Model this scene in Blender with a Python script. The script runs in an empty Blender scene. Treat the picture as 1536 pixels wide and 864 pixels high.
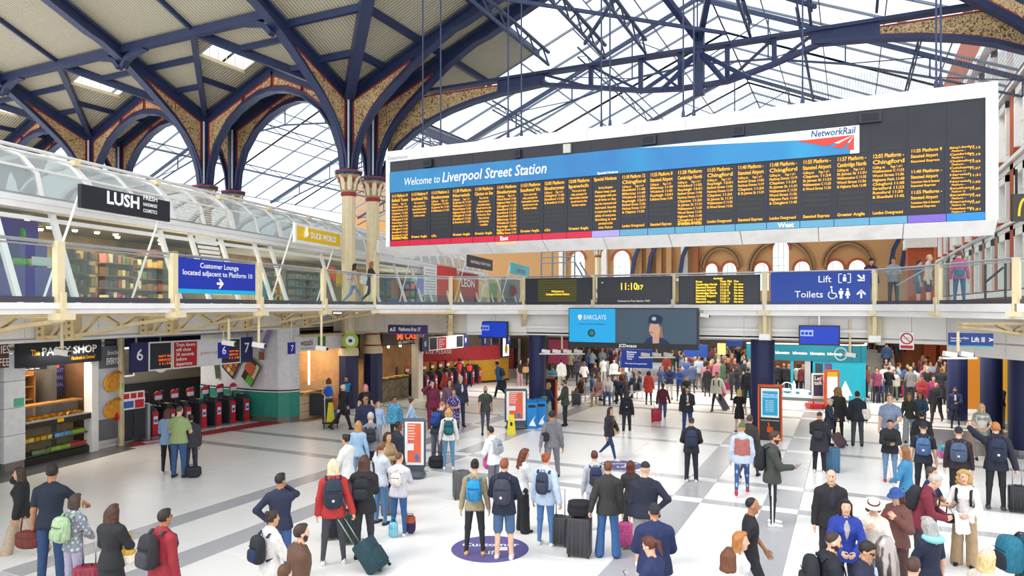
import bpy, math, random
import numpy as np
from mathutils import Vector, Matrix, Euler
random.seed(7)
SC = bpy.context.scene
COL = SC.collection
# ------------------------------------------------------------------ camera, sky, exposure
CAMH = 4.5; FPX = 1053.0; HY = 460.0; TH = math.radians(25.7)
ST, CT = math.sin(TH), math.cos(TH)
cam_d = bpy.data.cameras.new('camera'); cam = bpy.data.objects.new('camera', cam_d); COL.objects.link(cam)
cam.location = (0, 0, CAMH); cam.rotation_euler = (math.pi/2, 0, TH)
cam_d.sensor_width = 36; cam_d.lens = 36*FPX/1536; cam_d.shift_y = (HY-432)/1536; cam_d.clip_end = 400; cam_d.clip_start = .1
SC.camera = cam
W = bpy.data.worlds.new('overcast'); SC.world = W; W.use_nodes = True
W.node_tree.nodes['Background'].inputs[0].default_value = (0.95, 0.975, 1, 1)
W.node_tree.nodes['Background'].inputs[1].default_value = 1.2
SC.view_settings.view_transform = 'Standard'; SC.view_settings.look = 'None'
SC.view_settings.gamma = 1; SC.view_settings.use_curve_mapping = False
SC.view_settings.exposure = 0.62
SC.cycles.max_bounces = 7; SC.cycles.diffuse_bounces = 3; SC.cycles.glossy_bounces = 2; SC.cycles.transmission_bounces = 2
sd = bpy.data.lights.new('sun', 'SUN'); sd.energy = 0.9; sd.angle = math.radians(25); sd.color = (1, .97, .92)
so = bpy.data.objects.new('sun', sd); COL.objects.link(so); so.rotation_euler = (math.radians(38), 0, math.radians(-42)); so.location = (0, 0, 40)

# ------------------------------------------------------------------ pixel geometry (photo taken as 1536x864)
def ray(x, y):
    a = (x-768)/FPX; b = (HY-y)/FPX
    return Vector((CT*a-ST, ST*a+CT, b))
CAM = Vector((0, 0, CAMH))
def fl(x, y, z=0.0): r = ray(x, y); return CAM + r*((z-CAMH)/r.z)
def onY(x, y, Y): r = ray(x, y); return CAM + r*(Y/r.y)
def onX(x, y, X): r = ray(x, y); return CAM + r*(X/r.x)
def depth(p): return -ST*p[0] + CT*p[1]
# left balcony frame: s along the balcony (away), o outwards to the concourse
LU = Vector((-.2044, .9789, 0)); LN = Vector((.9789, .2044, 0)); LP = Vector((-12.7, 6.8, 0))
LANG = math.atan2(LU.y, LU.x)
def lp(s, o, z): return LP + LU*s + LN*o + Vector((0, 0, z))
def onL(x, y, o):
    r = ray(x, y); t = (o + LP.dot(LN))/r.dot(LN); p = CAM + r*t
    return p
def lso(p): q = Vector(p)-LP; return q.dot(LU), q.dot(LN)
def Ls(x, o): return lso(onL(x, 460, o))[0]
def Lz(x, y, o): return onL(x, y, o).z

# ------------------------------------------------------------------ materials
def lin(h):
    if isinstance(h, str):
        h = h.lstrip('#'); c = [int(h[i:i+2], 16)/255 for i in (0, 2, 4)]
    else: c = h
    return tuple(x/12.92 if x <= .04045 else ((x+.055)/1.055)**2.4 for x in c)
MATS = {}
def M(name, col='#888888', rough=.5, metal=0., noise=.06, scale=6., bump=0., emit=0., kind=None, spec=.5):
    if name in MATS: return MATS[name]
    m = bpy.data.materials.new(name); m.use_nodes = True; nt = m.node_tree; N = nt.nodes; L = nt.links
    b = N['Principled BSDF']; c = lin(col)
    b.inputs['Roughness'].default_value = rough; b.inputs['Metallic'].default_value = metal
    b.inputs['Specular IOR Level'].default_value = spec
    b.inputs['Base Color'].default_value = (*c, 1)
    m.diffuse_color = (*c, 1)
    tc = N.new('ShaderNodeTexCoord')
    if noise or bump:
        t = N.new('ShaderNodeTexNoise'); t.inputs['Scale'].default_value = scale; t.inputs['Detail'].default_value = 3
        L.new(tc.outputs['Object'], t.inputs['Vector'])
        if noise:
            r = N.new('ShaderNodeMapRange'); r.inputs['From Min'].default_value = .3; r.inputs['From Max'].default_value = .7
            r.inputs['To Min'].default_value = 1-noise; r.inputs['To Max'].default_value = 1+noise
            L.new(t.outputs['Fac'], r.inputs['Value'])
            x = N.new('ShaderNodeVectorMath'); x.operation = 'SCALE'; x.inputs[0].default_value = c
            L.new(r.outputs['Result'], x.inputs['Scale']); L.new(x.outputs[0], b.inputs['Base Color'])
        if bump:
            bp = N.new('ShaderNodeBump'); bp.inputs['Strength'].default_value = bump; bp.inputs['Distance'].default_value = .02
            L.new(t.outputs['Fac'], bp.inputs['Height']); L.new(bp.outputs['Normal'], b.inputs['Normal'])
    if emit:
        b.inputs['Emission Color'].default_value = (*c, 1); b.inputs['Emission Strength'].default_value = emit
    MATS[name] = m; return m
def emat(name, col, strength):
    if name in MATS: return MATS[name]
    m = bpy.data.materials.new(name); m.use_nodes = True; b = m.node_tree.nodes['Principled BSDF']; c = lin(col)
    b.inputs['Base Color'].default_value = (c[0]*.2, c[1]*.2, c[2]*.2, 1); b.inputs['Roughness'].default_value = .4
    b.inputs['Emission Color'].default_value = (*c, 1); b.inputs['Emission Strength'].default_value = strength
    MATS[name] = m; return m
def glass(name, tint='#f4fbfa', clear=.82, rough=.03, body='#dfe8e8'):
    if name in MATS: return MATS[name]
    m = bpy.data.materials.new(name); m.use_nodes = True; nt = m.node_tree; N = nt.nodes; L = nt.links
    b = N['Principled BSDF']; b.inputs['Base Color'].default_value = (*lin(body), 1); b.inputs['Roughness'].default_value = rough
    t = N.new('ShaderNodeBsdfTransparent'); t.inputs[0].default_value = (*lin(tint), 1)
    mx = N.new('ShaderNodeMixShader'); mx.inputs[0].default_value = 1-clear
    L.new(t.outputs[0], mx.inputs[1]); L.new(b.outputs[0], mx.inputs[2]); L.new(mx.outputs[0], N['Material Output'].inputs[0])
    MATS[name] = m; return m
def ramp_mat(name, kind, cols, scale, rough=.6, bump=0., axis=None, dist=0., pos=None):
    """two or more colours driven by a procedural texture in object space"""
    if name in MATS: return MATS[name]
    m = bpy.data.materials.new(name); m.use_nodes = True; nt = m.node_tree; N = nt.nodes; L = nt.links
    b = N['Principled BSDF']; b.inputs['Roughness'].default_value = rough
    tc = N.new('ShaderNodeTexCoord'); src = tc.outputs['Object']
    if kind == 'wave':
        t = N.new('ShaderNodeTexWave'); t.bands_direction = axis or 'X'; t.inputs['Distortion'].default_value = dist
    elif kind == 'voronoi':
        t = N.new('ShaderNodeTexVoronoi'); t.feature = 'DISTANCE_TO_EDGE'
    elif kind == 'cells':
        t = N.new('ShaderNodeTexVoronoi')
    else:
        t = N.new('ShaderNodeTexNoise'); t.inputs['Detail'].default_value = 4; t.inputs['Distortion'].default_value = dist
    t.inputs['Scale'].default_value = scale; L.new(src, t.inputs['Vector'])
    o = t.outputs['Distance'] if kind in ('voronoi',) else (t.outputs['Color'] if kind in ('wave', 'cells') else t.outputs['Fac'])
    r = N.new('ShaderNodeValToRGB'); e = r.color_ramp.elements
    while len(e) < len(cols): e.new(.5)
    for i, cc in enumerate(cols):
        e[i].position = pos[i] if pos else i/(len(cols)-1); e[i].color = (*lin(cc), 1)
    L.new(o, r.inputs[0]); L.new(r.outputs[0], b.inputs['Base Color'])
    if bump:
        bp = N.new('ShaderNodeBump'); bp.inputs['Strength'].default_value = bump; bp.inputs['Distance'].default_value = .03
        L.new(o, bp.inputs['Height']); L.new(bp.outputs['Normal'], b.inputs['Normal'])
    MATS[name] = m; return m

# ------------------------------------------------------------------ mesh builder
class MB:
    def __init__(s): s.v = []; s.f = []
    def add(s, vs, fs):
        n = len(s.v); s.v += [tuple(v) for v in vs]; s.f += [tuple(i+n for i in f) for f in fs]; return s
    def box(s, a, b):
        x0, y0, z0 = a; x1, y1, z1 = b
        return s.add([(x0,y0,z0),(x1,y0,z0),(x1,y1,z0),(x0,y1,z0),(x0,y0,z1),(x1,y0,z1),(x1,y1,z1),(x0,y1,z1)],
                     [(0,3,2,1),(4,5,6,7),(0,1,5,4),(1,2,6,5),(2,3,7,6),(3,0,4,7)])
    def cbox(s, c, sz): return s.box([c[i]-sz[i]/2 for i in range(3)], [c[i]+sz[i]/2 for i in range(3)])
    def bar(s, p, q, w, h, up=(0,0,1)):
        """box along p-q, w across, h along up"""
        p = Vector(p); q = Vector(q); d = (q-p).normalized(); up = Vector(up)
        if abs(d.dot(up)) > .98: up = Vector((1,0,0))
        x = d.cross(up).normalized(); y = x.cross(d).normalized()
        vs = []
        for e in (p, q):
            for sx, sy in ((-1,-1),(1,-1),(1,1),(-1,1)): vs.append(e + x*(sx*w/2) + y*(sy*h/2))
        return s.add(vs, [(0,1,2,3),(7,6,5,4),(0,4,5,1),(1,5,6,2),(2,6,7,3),(3,7,4,0)])
    def prism(s, poly, ext):
        """extrude a planar polygon (3-D points) by vector ext"""
        n = len(poly); e = Vector(ext); a = [Vector(p) for p in poly]
        return s.add(a+[p+e for p in a], [tuple(range(n))[::-1], tuple(range(n, 2*n))]+[(i,(i+1)%n,(i+1)%n+n,i+n) for i in range(n)])
    def path(s, pts, w, h, side):
        """rectangular section swept along pts; side = horizontal width direction"""
        side = Vector(side).normalized(); P = [Vector(p) for p in pts]; n = len(P); vs = []
        for i in range(n):
            t = (P[min(i+1,n-1)]-P[max(i-1,0)]).normalized(); nn = side.cross(t).normalized()
            for a, b in ((-1,-1),(1,-1),(1,1),(-1,1)): vs.append(P[i]+side*(a*w/2)+nn*(b*h/2))
        fs = [(0,1,2,3), tuple(4*(n-1)+k for k in (3,2,1,0))]
        for i in range(n-1):
            for k in range(4): fs.append((4*i+k, 4*(i+1)+k, 4*(i+1)+(k+1)%4, 4*i+(k+1)%4))
        return s.add(vs, fs)
    def tube(s, pts, r, n=8, caps=True):
        P = [Vector(p) for p in pts]; m = len(P); vs = []
        if not hasattr(r, '__len__'): r = [r]*m
        t0 = (P[1]-P[0]).normalized(); ref = Vector((0,0,1)) if abs(t0.z) < .9 else Vector((1,0,0))
        for i in range(m):
            t = (P[min(i+1,m-1)]-P[max(i-1,0)]).normalized(); x = t.cross(ref)
            if x.length < 1e-5: x = t.cross(Vector((0,1,0)))
            x.normalize(); y = x.cross(t).normalized()
            for k in range(n):
                a = 2*math.pi*k/n; vs.append(P[i]+x*(r[i]*math.cos(a))+y*(r[i]*math.sin(a)))
        fs = [(n*i+k, n*i+(k+1)%n, n*(i+1)+(k+1)%n, n*(i+1)+k) for i in range(m-1) for k in range(n)]
        if caps: fs += [tuple(range(n))[::-1], tuple(n*(m-1)+k for k in range(n))]
        return s.add(vs, fs)
    def lathe(s, prof, c=(0,0,0), n=16, flute=None):
        vs = []; m = len(prof)
        for r, z in prof:
            for k in range(n):
                a = 2*math.pi*k/n + math.pi/n; q = r*(flute if flute and k % 2 else 1)
                vs.append((c[0]+q*math.cos(a), c[1]+q*math.sin(a), c[2]+z))
        fs = [(n*i+k, n*i+(k+1)%n, n*(i+1)+(k+1)%n, n*(i+1)+k) for i in range(m-1) for k in range(n)]
        fs += [tuple(range(n))[::-1], tuple(n*(m-1)+k for k in range(n))]
        return s.add(vs, fs)
    def rbox(s, c, sz, r=.03, n=3):
        """box with rounded vertical corners"""
        hx, hy, hz = sz[0]/2, sz[1]/2, sz[2]/2; r = min(r, hx*.99, hy*.99); poly = []
        for cx, cy, a0 in ((hx-r,hy-r,0),(-hx+r,hy-r,90),(-hx+r,-hy+r,180),(hx-r,-hy+r,270)):
            for k in range(n+1):
                a = math.radians(a0+90*k/n); poly.append((c[0]+cx+r*math.cos(a), c[1]+cy+r*math.sin(a)))
        m = len(poly); k = .35*r
        rings = [(1-k/max(hx,.01), -hz), (1, -hz+k), (1, hz-k), (1-k/max(hx,.01), hz)]
        vs = [(c[0]+(p[0]-c[0])*f, c[1]+(p[1]-c[1])*f, c[2]+z) for f, z in rings for p in poly]
        fs = [(m*i+q, m*i+(q+1)%m, m*(i+1)+(q+1)%m, m*(i+1)+q) for i in range(3) for q in range(m)]
        fs += [tuple(range(m))[::-1], tuple(3*m+q for q in range(m))]
        return s.add(vs, fs)
    def ell(s, c, r, nu=10, nv=7, M3=None):
        vs = [(0,0,-1)]; 
        for j in range(1, nv):
            b = -math.pi/2+math.pi*j/nv
            for i in range(nu): a = 2*math.pi*i/nu; vs.append((math.cos(a)*math.cos(b), math.sin(a)*math.cos(b), math.sin(b)))
        vs.append((0,0,1)); T = len(vs)-1
        out = []
        for v in vs:
            w = Vector((v[0]*r[0], v[1]*r[1], v[2]*r[2]))
            if M3 is not None: w = M3 @ w
            out.append(w+Vector(c))
        fs = [(0, 1+(i+1)%nu, 1+i) for i in range(nu)]
        for j in range(nv-2):
            for i in range(nu): fs.append((1+j*nu+i, 1+j*nu+(i+1)%nu, 1+(j+1)*nu+(i+1)%nu, 1+(j+1)*nu+i))
        fs += [(T, 1+(nv-2)*nu+i, 1+(nv-2)*nu+(i+1)%nu) for i in range(nu)]
        return s.add(out, fs)
    def xf(s, mat): s.v = [tuple(mat @ Vector(v)) for v in s.v]; return s

def chainmat(o):
    m = o.matrix_basis.copy()
    while o.parent: o = o.parent; m = o.matrix_basis @ m
    return m
def mesh_of(mb, name):
    me = bpy.data.meshes.new(name); me.from_pydata([tuple(v) for v in mb.v], [], mb.f); me.update(); return me
def obj(name, mb, mat, parent=None, world=False, smooth=None):
    """one mesh object; world=True means the builder's points are world points"""
    if isinstance(mb, MB):
        if parent is not None and world: mb.xf(chainmat(parent).inverted())
        me = mesh_of(mb, name)
    else: me = mb
    if smooth is not None:
        me.shade_smooth() if smooth is True else smooth_by(me, smooth)
    o = bpy.data.objects.new(name, me); COL.objects.link(o)
    if mat is not None and not me.materials: me.materials.append(mat)
    if parent is not None: o.parent = parent
    return o
def smooth_by(me, deg):
    me.shade_smooth(); me.set_sharp_from_angle(angle=math.radians(deg))
def thing(name, label, cat, loc=(0,0,0), rz=0., group=None, kind=None):
    o = bpy.data.objects.new(name, None); COL.objects.link(o); o.location = loc; o.rotation_euler = (0,0,rz)
    o.empty_display_size = .2
    return tag(o, label, cat, group, kind)
def tag(o, label=None, cat=None, group=None, kind=None):
    if label: o['label'] = label
    if cat: o['category'] = cat
    if group: o['group'] = group
    if kind: o['kind'] = kind
    return o
def struct(name, loc=(0,0,0), rz=0.): return thing(name, None, None, loc, rz, None, 'structure')
def share(name, me, parent, loc=(0,0,0), rz=0., scale=None):
    o = bpy.data.objects.new(name, me); COL.objects.link(o); o.parent = parent; o.location = loc; o.rotation_euler = (0,0,rz)
    if scale: o.scale = scale
    return o
TXT = {}
def text_mesh(s, size, bold=0., align='LEFT', shear=0., space=1.):
    k = (s, size, bold, align, shear, space)
    if k in TXT: return TXT[k]
    cu = bpy.data.curves.new('t', 'FONT'); cu.body = s; cu.size = size; cu.align_x = align; cu.offset = bold*size
    cu.resolution_u = 2; cu.shear = shear; cu.space_character = space; cu.fill_mode = 'FRONT'
    to = bpy.data.objects.new('t', cu); me = bpy.data.meshes.new_from_object(to)
    bpy.data.objects.remove(to); me.materials.clear(); TXT[k] = me; return me
def text(parent, s, at, right, size, mat, align='LEFT', bold=0., up=(0,0,1), shear=0., lift=.004, name='lettering', space=1., world=True, width=None):
    """flat printed lettering on a face; at = world point of the baseline"""
    me = text_mesh(s, size, bold, align, shear, space).copy(); me.materials.append(mat)
    r = Vector(right).normalized(); u = Vector(up); u = (u-r*u.dot(r)).normalized(); n = r.cross(u)
    if width:
        xs = [v.co.x for v in me.vertices]; w = max(xs)-min(xs); k = width/w
        me.transform(Matrix.Scale(k, 4, (1,0,0)))
    m = Matrix((( r.x,u.x,n.x,at[0]+n.x*lift),(r.y,u.y,n.y,at[1]+n.y*lift),(r.z,u.z,n.z,at[2]+n.z*lift),(0,0,0,1)))
    if world and parent is not None: m = chainmat(parent).inverted() @ m
    me.transform(m)
    return obj(name, me, None, parent)
# ================================================================== materials used by the building
NAVY = M('navy_steel', '#2a3558', .45, .1, .12, 3)
NAVYD = M('navy_casing', '#1a2450', .5, 0, .06, 3)
DBLUE = M('dark_truss_steel', '#3a4562', .55, .1, .15, 4)
CREAMP = M('cream_paint', '#e7d5ac', .45, 0, .05, 5)
CREAMB = M('bracket_cream', '#dcc596', .5, 0, .08, 5)
WHITE = M('white_paint', '#f1efec', .45, 0, .03, 3)
WHITEP = M('white_panel', '#e9e6e1', .4, 0, .03, 2)
STEEL = M('brushed_steel', '#b9bbbd', .3, .7, .05, 9)
DARK = M('dark_gap', '#17181c', .6, 0, .1, 4)
RED = M('red_paint', '#9c2f2f', .5, 0, .08, 6)
GOLD = ramp_mat('gilt_fretwork', 'noise', ['#4a3a2c', '#5c4834', '#cfae7d', '#e8cfa4'], 5.5, .6, .4, dist=3.4, pos=[0, .42, .49, 1])
CORR = ramp_mat('corrugated_sheet', 'wave', ['#938b78', '#c6bea8'], 2.2, .6, .7, axis='X')  # wave darkens the troughs: groove shade put into the colour with the bump
CORRY = ramp_mat('corrugated_sheet_turned', 'wave', ['#938b78', '#c6bea8'], 2.2, .6, .7, axis='Y')  # same groove shade in the colour, turned
ROOFG = glass('roof_glazing', '#f6fbff', .9, .1, '#e8eef0')
BALG = glass('balustrade_glass', '#f6fbfa', .95, .02, '#cfe0dd')
VAULTG = glass('vault_glazing', '#dfe7e6', .45, .06, '#cfd7d8')
FLOORW = M('white_terrazzo', '#f1efec', .3, 0, .025, 1.1)
FLOORG = ramp_mat('grey_granite', 'noise', ['#a5a6aa', '#bfbfc3'], 60, .25)
FLOORD = ramp_mat('dark_granite', 'noise', ['#55555a', '#77777b'], 60, .3)
JOINT = M('floor_joint', '#c9c7c4', .5)
BRICK = M('brown_brick', '#b98a58', .8, 0, .15, 8)
BRICKR = M('red_brick', '#b5552f', .8, 0, .15, 7)
STONE = M('pale_stone', '#e2d9cb', .7, 0, .08, 3)

# ================================================================== floor
floor = struct('floor')
obj('floor_base', MB().box((-70,-6,-.3),(30,95,-.012)), JOINT, floor)
XB = [(-13.05,-12.45),(-11.05,-10.4),(-3.8,-3.1),(-1.78,-1.02),(5.0,5.7)]
YB = [(16.4,16.78),(18.48,18.86),(23.3,23.66),(25.9,26.2),(30.4,30.8),(32.6,33.0),(37.5,37.9),(40,40.4)]
def spans(lo, hi, bands, step):
    """list of (a,b,isband): bands plus the gaps cut into slabs"""
    out = []; c = lo
    for a, b in bands+[(hi,hi)]:
        if a > c:
            n = max(1, round((a-c)/step)); out += [(c+(a-c)*i/n, c+(a-c)*(i+1)/n, 0) for i in range(n)]
        if b > a: out.append((a, b, 1))
        c = b
    return out
xs = spans(-21.0, 8.0, XB, 2.4); ys = spans(7.0, 44.0, YB, 2.4)
tiles = {}
def tile(x0, x1, y0, y1, mat, nm):
    k = (round(x1-x0,3), round(y1-y0,3), mat.name)
    if k not in tiles:
        w, d = k[0]/2-.003, k[1]/2-.003; e = .006
        m = MB().add([(-w,-d,-.012),(w,-d,-.012),(w,d,-.012),(-w,d,-.012),(-w+e,-d+e,0),(w-e,-d+e,0),(w-e,d-e,0),(-w+e,d-e,0)],
            [(4,5,6,7),(0,1,5,4),(1,2,6,5),(2,3,7,6),(3,0,4,7)])
        tiles[k] = mesh_of(m, nm); tiles[k].materials.append(mat)
    share(nm, tiles[k], floor, ((x0+x1)/2,(y0+y1)/2,0))
for x0, x1, bx in xs:
    for y0, y1, by in ys:
        c = Vector(((x0+x1)/2,(y0+y1)/2,0)); dd = depth(c); lat = c.x*CT+c.y*ST
        if dd < 8 or abs(lat/dd) > .9: continue
        if bx and by: tile(x0,x1,y0,y1,FLOORW,'floor_slab')
        elif bx or by:
            L = (y1-y0) if bx else (x1-x0); n = max(1, round(L/.8)) if dd < 24 else 1
            for i in range(n):
                if bx: tile(x0,x1,y0+L*i/n,y0+L*(i+1)/n,FLOORG,'granite_tile')
                else: tile(x0+L*i/n,x0+L*(i+1)/n,y0,y1,FLOORG,'granite_tile')
        else: tile(x0,x1,y0,y1,FLOORW,'floor_slab')
# dark granite margin in front of the left shops and the paving beyond
m = MB(); m.prism([lp(-2,-6.9,0),lp(-2,-5.9,0),lp(9.5,-5.9,0),lp(9.5,-6.9,0)],(0,0,.012)); obj('dark_margin', m, FLOORD, floor)
m = MB(); m.prism([lp(9.5,-6.9,0),lp(9.5,-6.2,0),lp(15.5,-6.2,0),lp(15.5,-6.9,0)],(0,0,.012)); obj('dark_margin', m, FLOORD, floor)
m = MB().box((1.9,25.2,0),(9,30,.012)); obj('dark_margin', m, FLOORD, floor)
m = MB().box((-70,44,-.012),(30,95,0)); obj('far_paving', m, FLOORW, floor)
m = MB().box((8,-2,-.012),(16,44,0)); obj('far_paving', m, FLOORW, floor)
m = MB().box((-60,7,-.012),(-21,44,0)); obj('far_paving', m, FLOORW, floor)

# ================================================================== great iron columns
def column(x, y, label, full=True):
    t = thing('iron_column', label, 'column', (x,y,0), 0, 'paired iron columns carrying the roof')
    if full:
        obj('casing', MB().lathe([(.43,0),(.43,2.42)],n=8), NAVYD, t)
        obj('plinth_trim', MB().lathe([(.455,0),(.455,.16),(.44,.18)],n=8), STEEL, t)
        obj('base', MB().lathe([(.43,2.42),(.44,2.55),(.40,2.68),(.33,3.05),(.30,3.5)],n=20), CREAMP, t, smooth=40)
        for z, r in ((2.78,.40),(3.28,.335)): obj('red_ring', MB().lathe([(r,z-.03),(r+.015,z),(r,z+.03)],n=20), RED, t)
    obj('shaft', MB().lathe([(.29,3.4 if full else 4.6),(.285,9.25)],n=24,flute=.94), CREAMP, t)
    obj('neck_ring', MB().lathe([(.30,9.2),(.34,9.26),(.34,9.32),(.31,9.38)],n=20), RED, t, smooth=40)
    obj('capital_bell', MB().lathe([(.31,9.36),(.33,9.5),(.36,9.7),(.44,9.95),(.55,10.1)],n=20), ramp_mat('gilt_bell','noise',['#8d6f4b','#cbb088'],14,.6), t, smooth=40)
    lf = MB()                                   # one acanthus leaf curling outwards
    prof = [(.33,9.45,.07),(.37,9.7,.10),(.46,9.92,.095),(.58,10.02,.06),(.62,9.97,.015)]
    vs = [];
    for r, z, w in prof: vs += [(r,-w,z),(r+.035,0,z+.01),(r,w,z)]
    lf.add(vs,[(3*i+a,3*i+a+1,3*i+a+4,3*i+a+3) for i in range(4) for a in (0,1)])
    lf.add([(v[0]-.03,v[1],v[2]-.015) for v in vs],[(3*i+a+3,3*i+a+4,3*i+a+1,3*i+a) for i in range(4) for a in (0,1)])
    lm = mesh_of(lf,'leaf'); lm.materials.append(M('leaf_cream','#eadfbe',.55))
    for k in range(8): share('capital_leaf', lm, t, rz=math.pi*k/4)
    bm = mesh_of(MB().ell((.44,0,9.88),(.05,.06,.12),6,5),'bud'); bm.materials.append(RED)
    for k in range(8): share('capital_bud', bm, t, rz=math.pi*(k+.5)/4)
    obj('abacus', MB().lathe([(.55,10.08),(.60,10.14),(.60,10.24),(.5,10.3)],n=8), NAVY, t)
    obj('abacus_edge', MB().lathe([(.59,10.22),(.63,10.25),(.59,10.28)],n=8), M('abacus_red','#b3414f',.5), t)
    obj('post', MB().cbox((0,0,12.0),(.36,.36,3.6)).cbox((0,0,12.0),(.5,.12,3.6)).cbox((0,0,12.0),(.12,.5,3.6)), NAVY, t)
    obj('rainwater_pipe', MB().tube([(.2,-.26,10.35),(.2,-.26,13.3)],.045), M('pipe_grey','#c8ccd4',.4), t)
    return t
CX0 = -19.3; BAY = 8.6; CY1, CY2 = 24.0, 25.7
cols = []
for i in range(4):
    x = CX0-BAY*i
    where = ['beside the departures board','standing behind the shops, first bay to the left','standing behind the shops, second bay to the left','farthest to the left'][i]
    for y, nm in ((CY1,'front'),(CY2,'rear')):
        column(x, y, 'cream and navy iron column with leafy capital, %s of the pair %s' % (nm, where), i == 0)
column(6.2, CY1, 'iron column holding the arch at the right edge of the photo, front of the pair')
column(6.2, CY2, 'iron column holding the arch at the right edge of the photo, rear of the pair')

# ================================================================== roof
ceil = struct('ceiling'); ZR = 13.76; SL = .43
CURVE = [(.28,10.3),(.36,10.9),(.55,11.5),(.8,12.0),(1.2,12.55),(1.7,13.05),(2.43,13.63),(3.2,14.22),(4.05,14.82),(5.2,15.45)]
ARCH = [(.28,10.3),(.40,11.2),(.8,12.2),(1.5,13.1),(2.5,13.8),(3.4,14.15),(4.3,14.27)]
def zcurve(cv, t):
    for (a,za),(b,zb) in zip(cv, cv[1:]):
        if a <= t <= b: return za+(zb-za)*(t-a)/(b-a)
    return cv[-1][1]
def arm(x, y, dx, dy, length, cv, arch=False, top=None):
    """one bracketed rafter leaving a column: rafter, curved rib, gilt spandrel, red edging"""
    d = Vector((dx,dy,0)); side = Vector((-dy,dx,0)); o = Vector((x,y,0))
    P = lambda t, z: o+d*t+Vector((0,0,z))
    zt = (lambda t: ZR+SL*t) if top is None else top
    end = cv[-1][0]
    m = MB(); m.path([P(0,zt(0)-.16),P(length,zt(length)-.16)],.42,.10,side); m.path([P(0,zt(0)-.36),P(length,zt(length)-.36)],.14,.42,side)
    obj('rafter', m, NAVY, ceil)
    m = MB(); pts = [P(t,z) for t,z in cv]
    if not arch and length > end+.1: pts += [P(t, zt(t)-.62) for t in (end+.6, length)]
    m.path(pts,.40,.09,side); m.path([p+Vector((0,0,.10)) for p in pts],.16,.22,side)
    obj('curved_rib', m, NAVY, ceil, smooth=30)
    # spandrel panel between post, rafter and rib
    ts = [t for t,_ in cv if t <= (4.2 if arch else 4.0)]
    if arch: ts = [t for t in ts]+([4.24] if ts[-1] < 4.2 else [])
    cells = [(.30, 2.45), (2.6, 4.24)] if arch else [(.30, ts[-1])]
    for a, b in cells:
        tt = [a]+[t for t in ts if a < t < b]+[b]
        low = [(t, zcurve(cv,t)+.26+(.12 if t < .5 else 0)) for t in tt]; hi = [(t, zt(t)-.62) for t in tt]
        low = [(t, min(z, h[1]-.01)) for (t,z), h in zip(low, hi)]
        m = MB()
        for (p0,p1),(q0,q1) in zip(zip(low,low[1:]), zip(hi,hi[1:])):
            m.prism([P(*p0)-side*.03,P(*p1)-side*.03,P(*q1)-side*.03,P(*q0)-side*.03], side*.06)
        obj('spandrel', m, GOLD, ceil)
        m = MB(); m.path([P(*q) for q in hi],.13,.05,side); m.path([P(*q) for q in low],.13,.05,side)
        m.bar(P(*low[0]),P(*hi[0]),.05,.13,side); m.bar(P(*low[-1]),P(*hi[-1]),.05,.13,side)
        obj('red_edging', m, RED, ceil)
# transept rafters (towards the viewer) and gable arches
for i in range(4):
    x = CX0-BAY*i
    arm(x, CY1, 0, -1, 14, CURVE)
    for y in (CY1, CY2):
        arm(x, y, -1, 0, 4.3, ARCH, True)
        if i: arm(x, y, 1, 0, 4.3, ARCH, True)
for y in (CY1, CY2):
    arm(CX0, y, 1, 0, 13.1, CURVE); arm(6.2, y, -1, 0, 12.4, CURVE)
arm(6.2, CY1, 0, -1, 10, CURVE)
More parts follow.
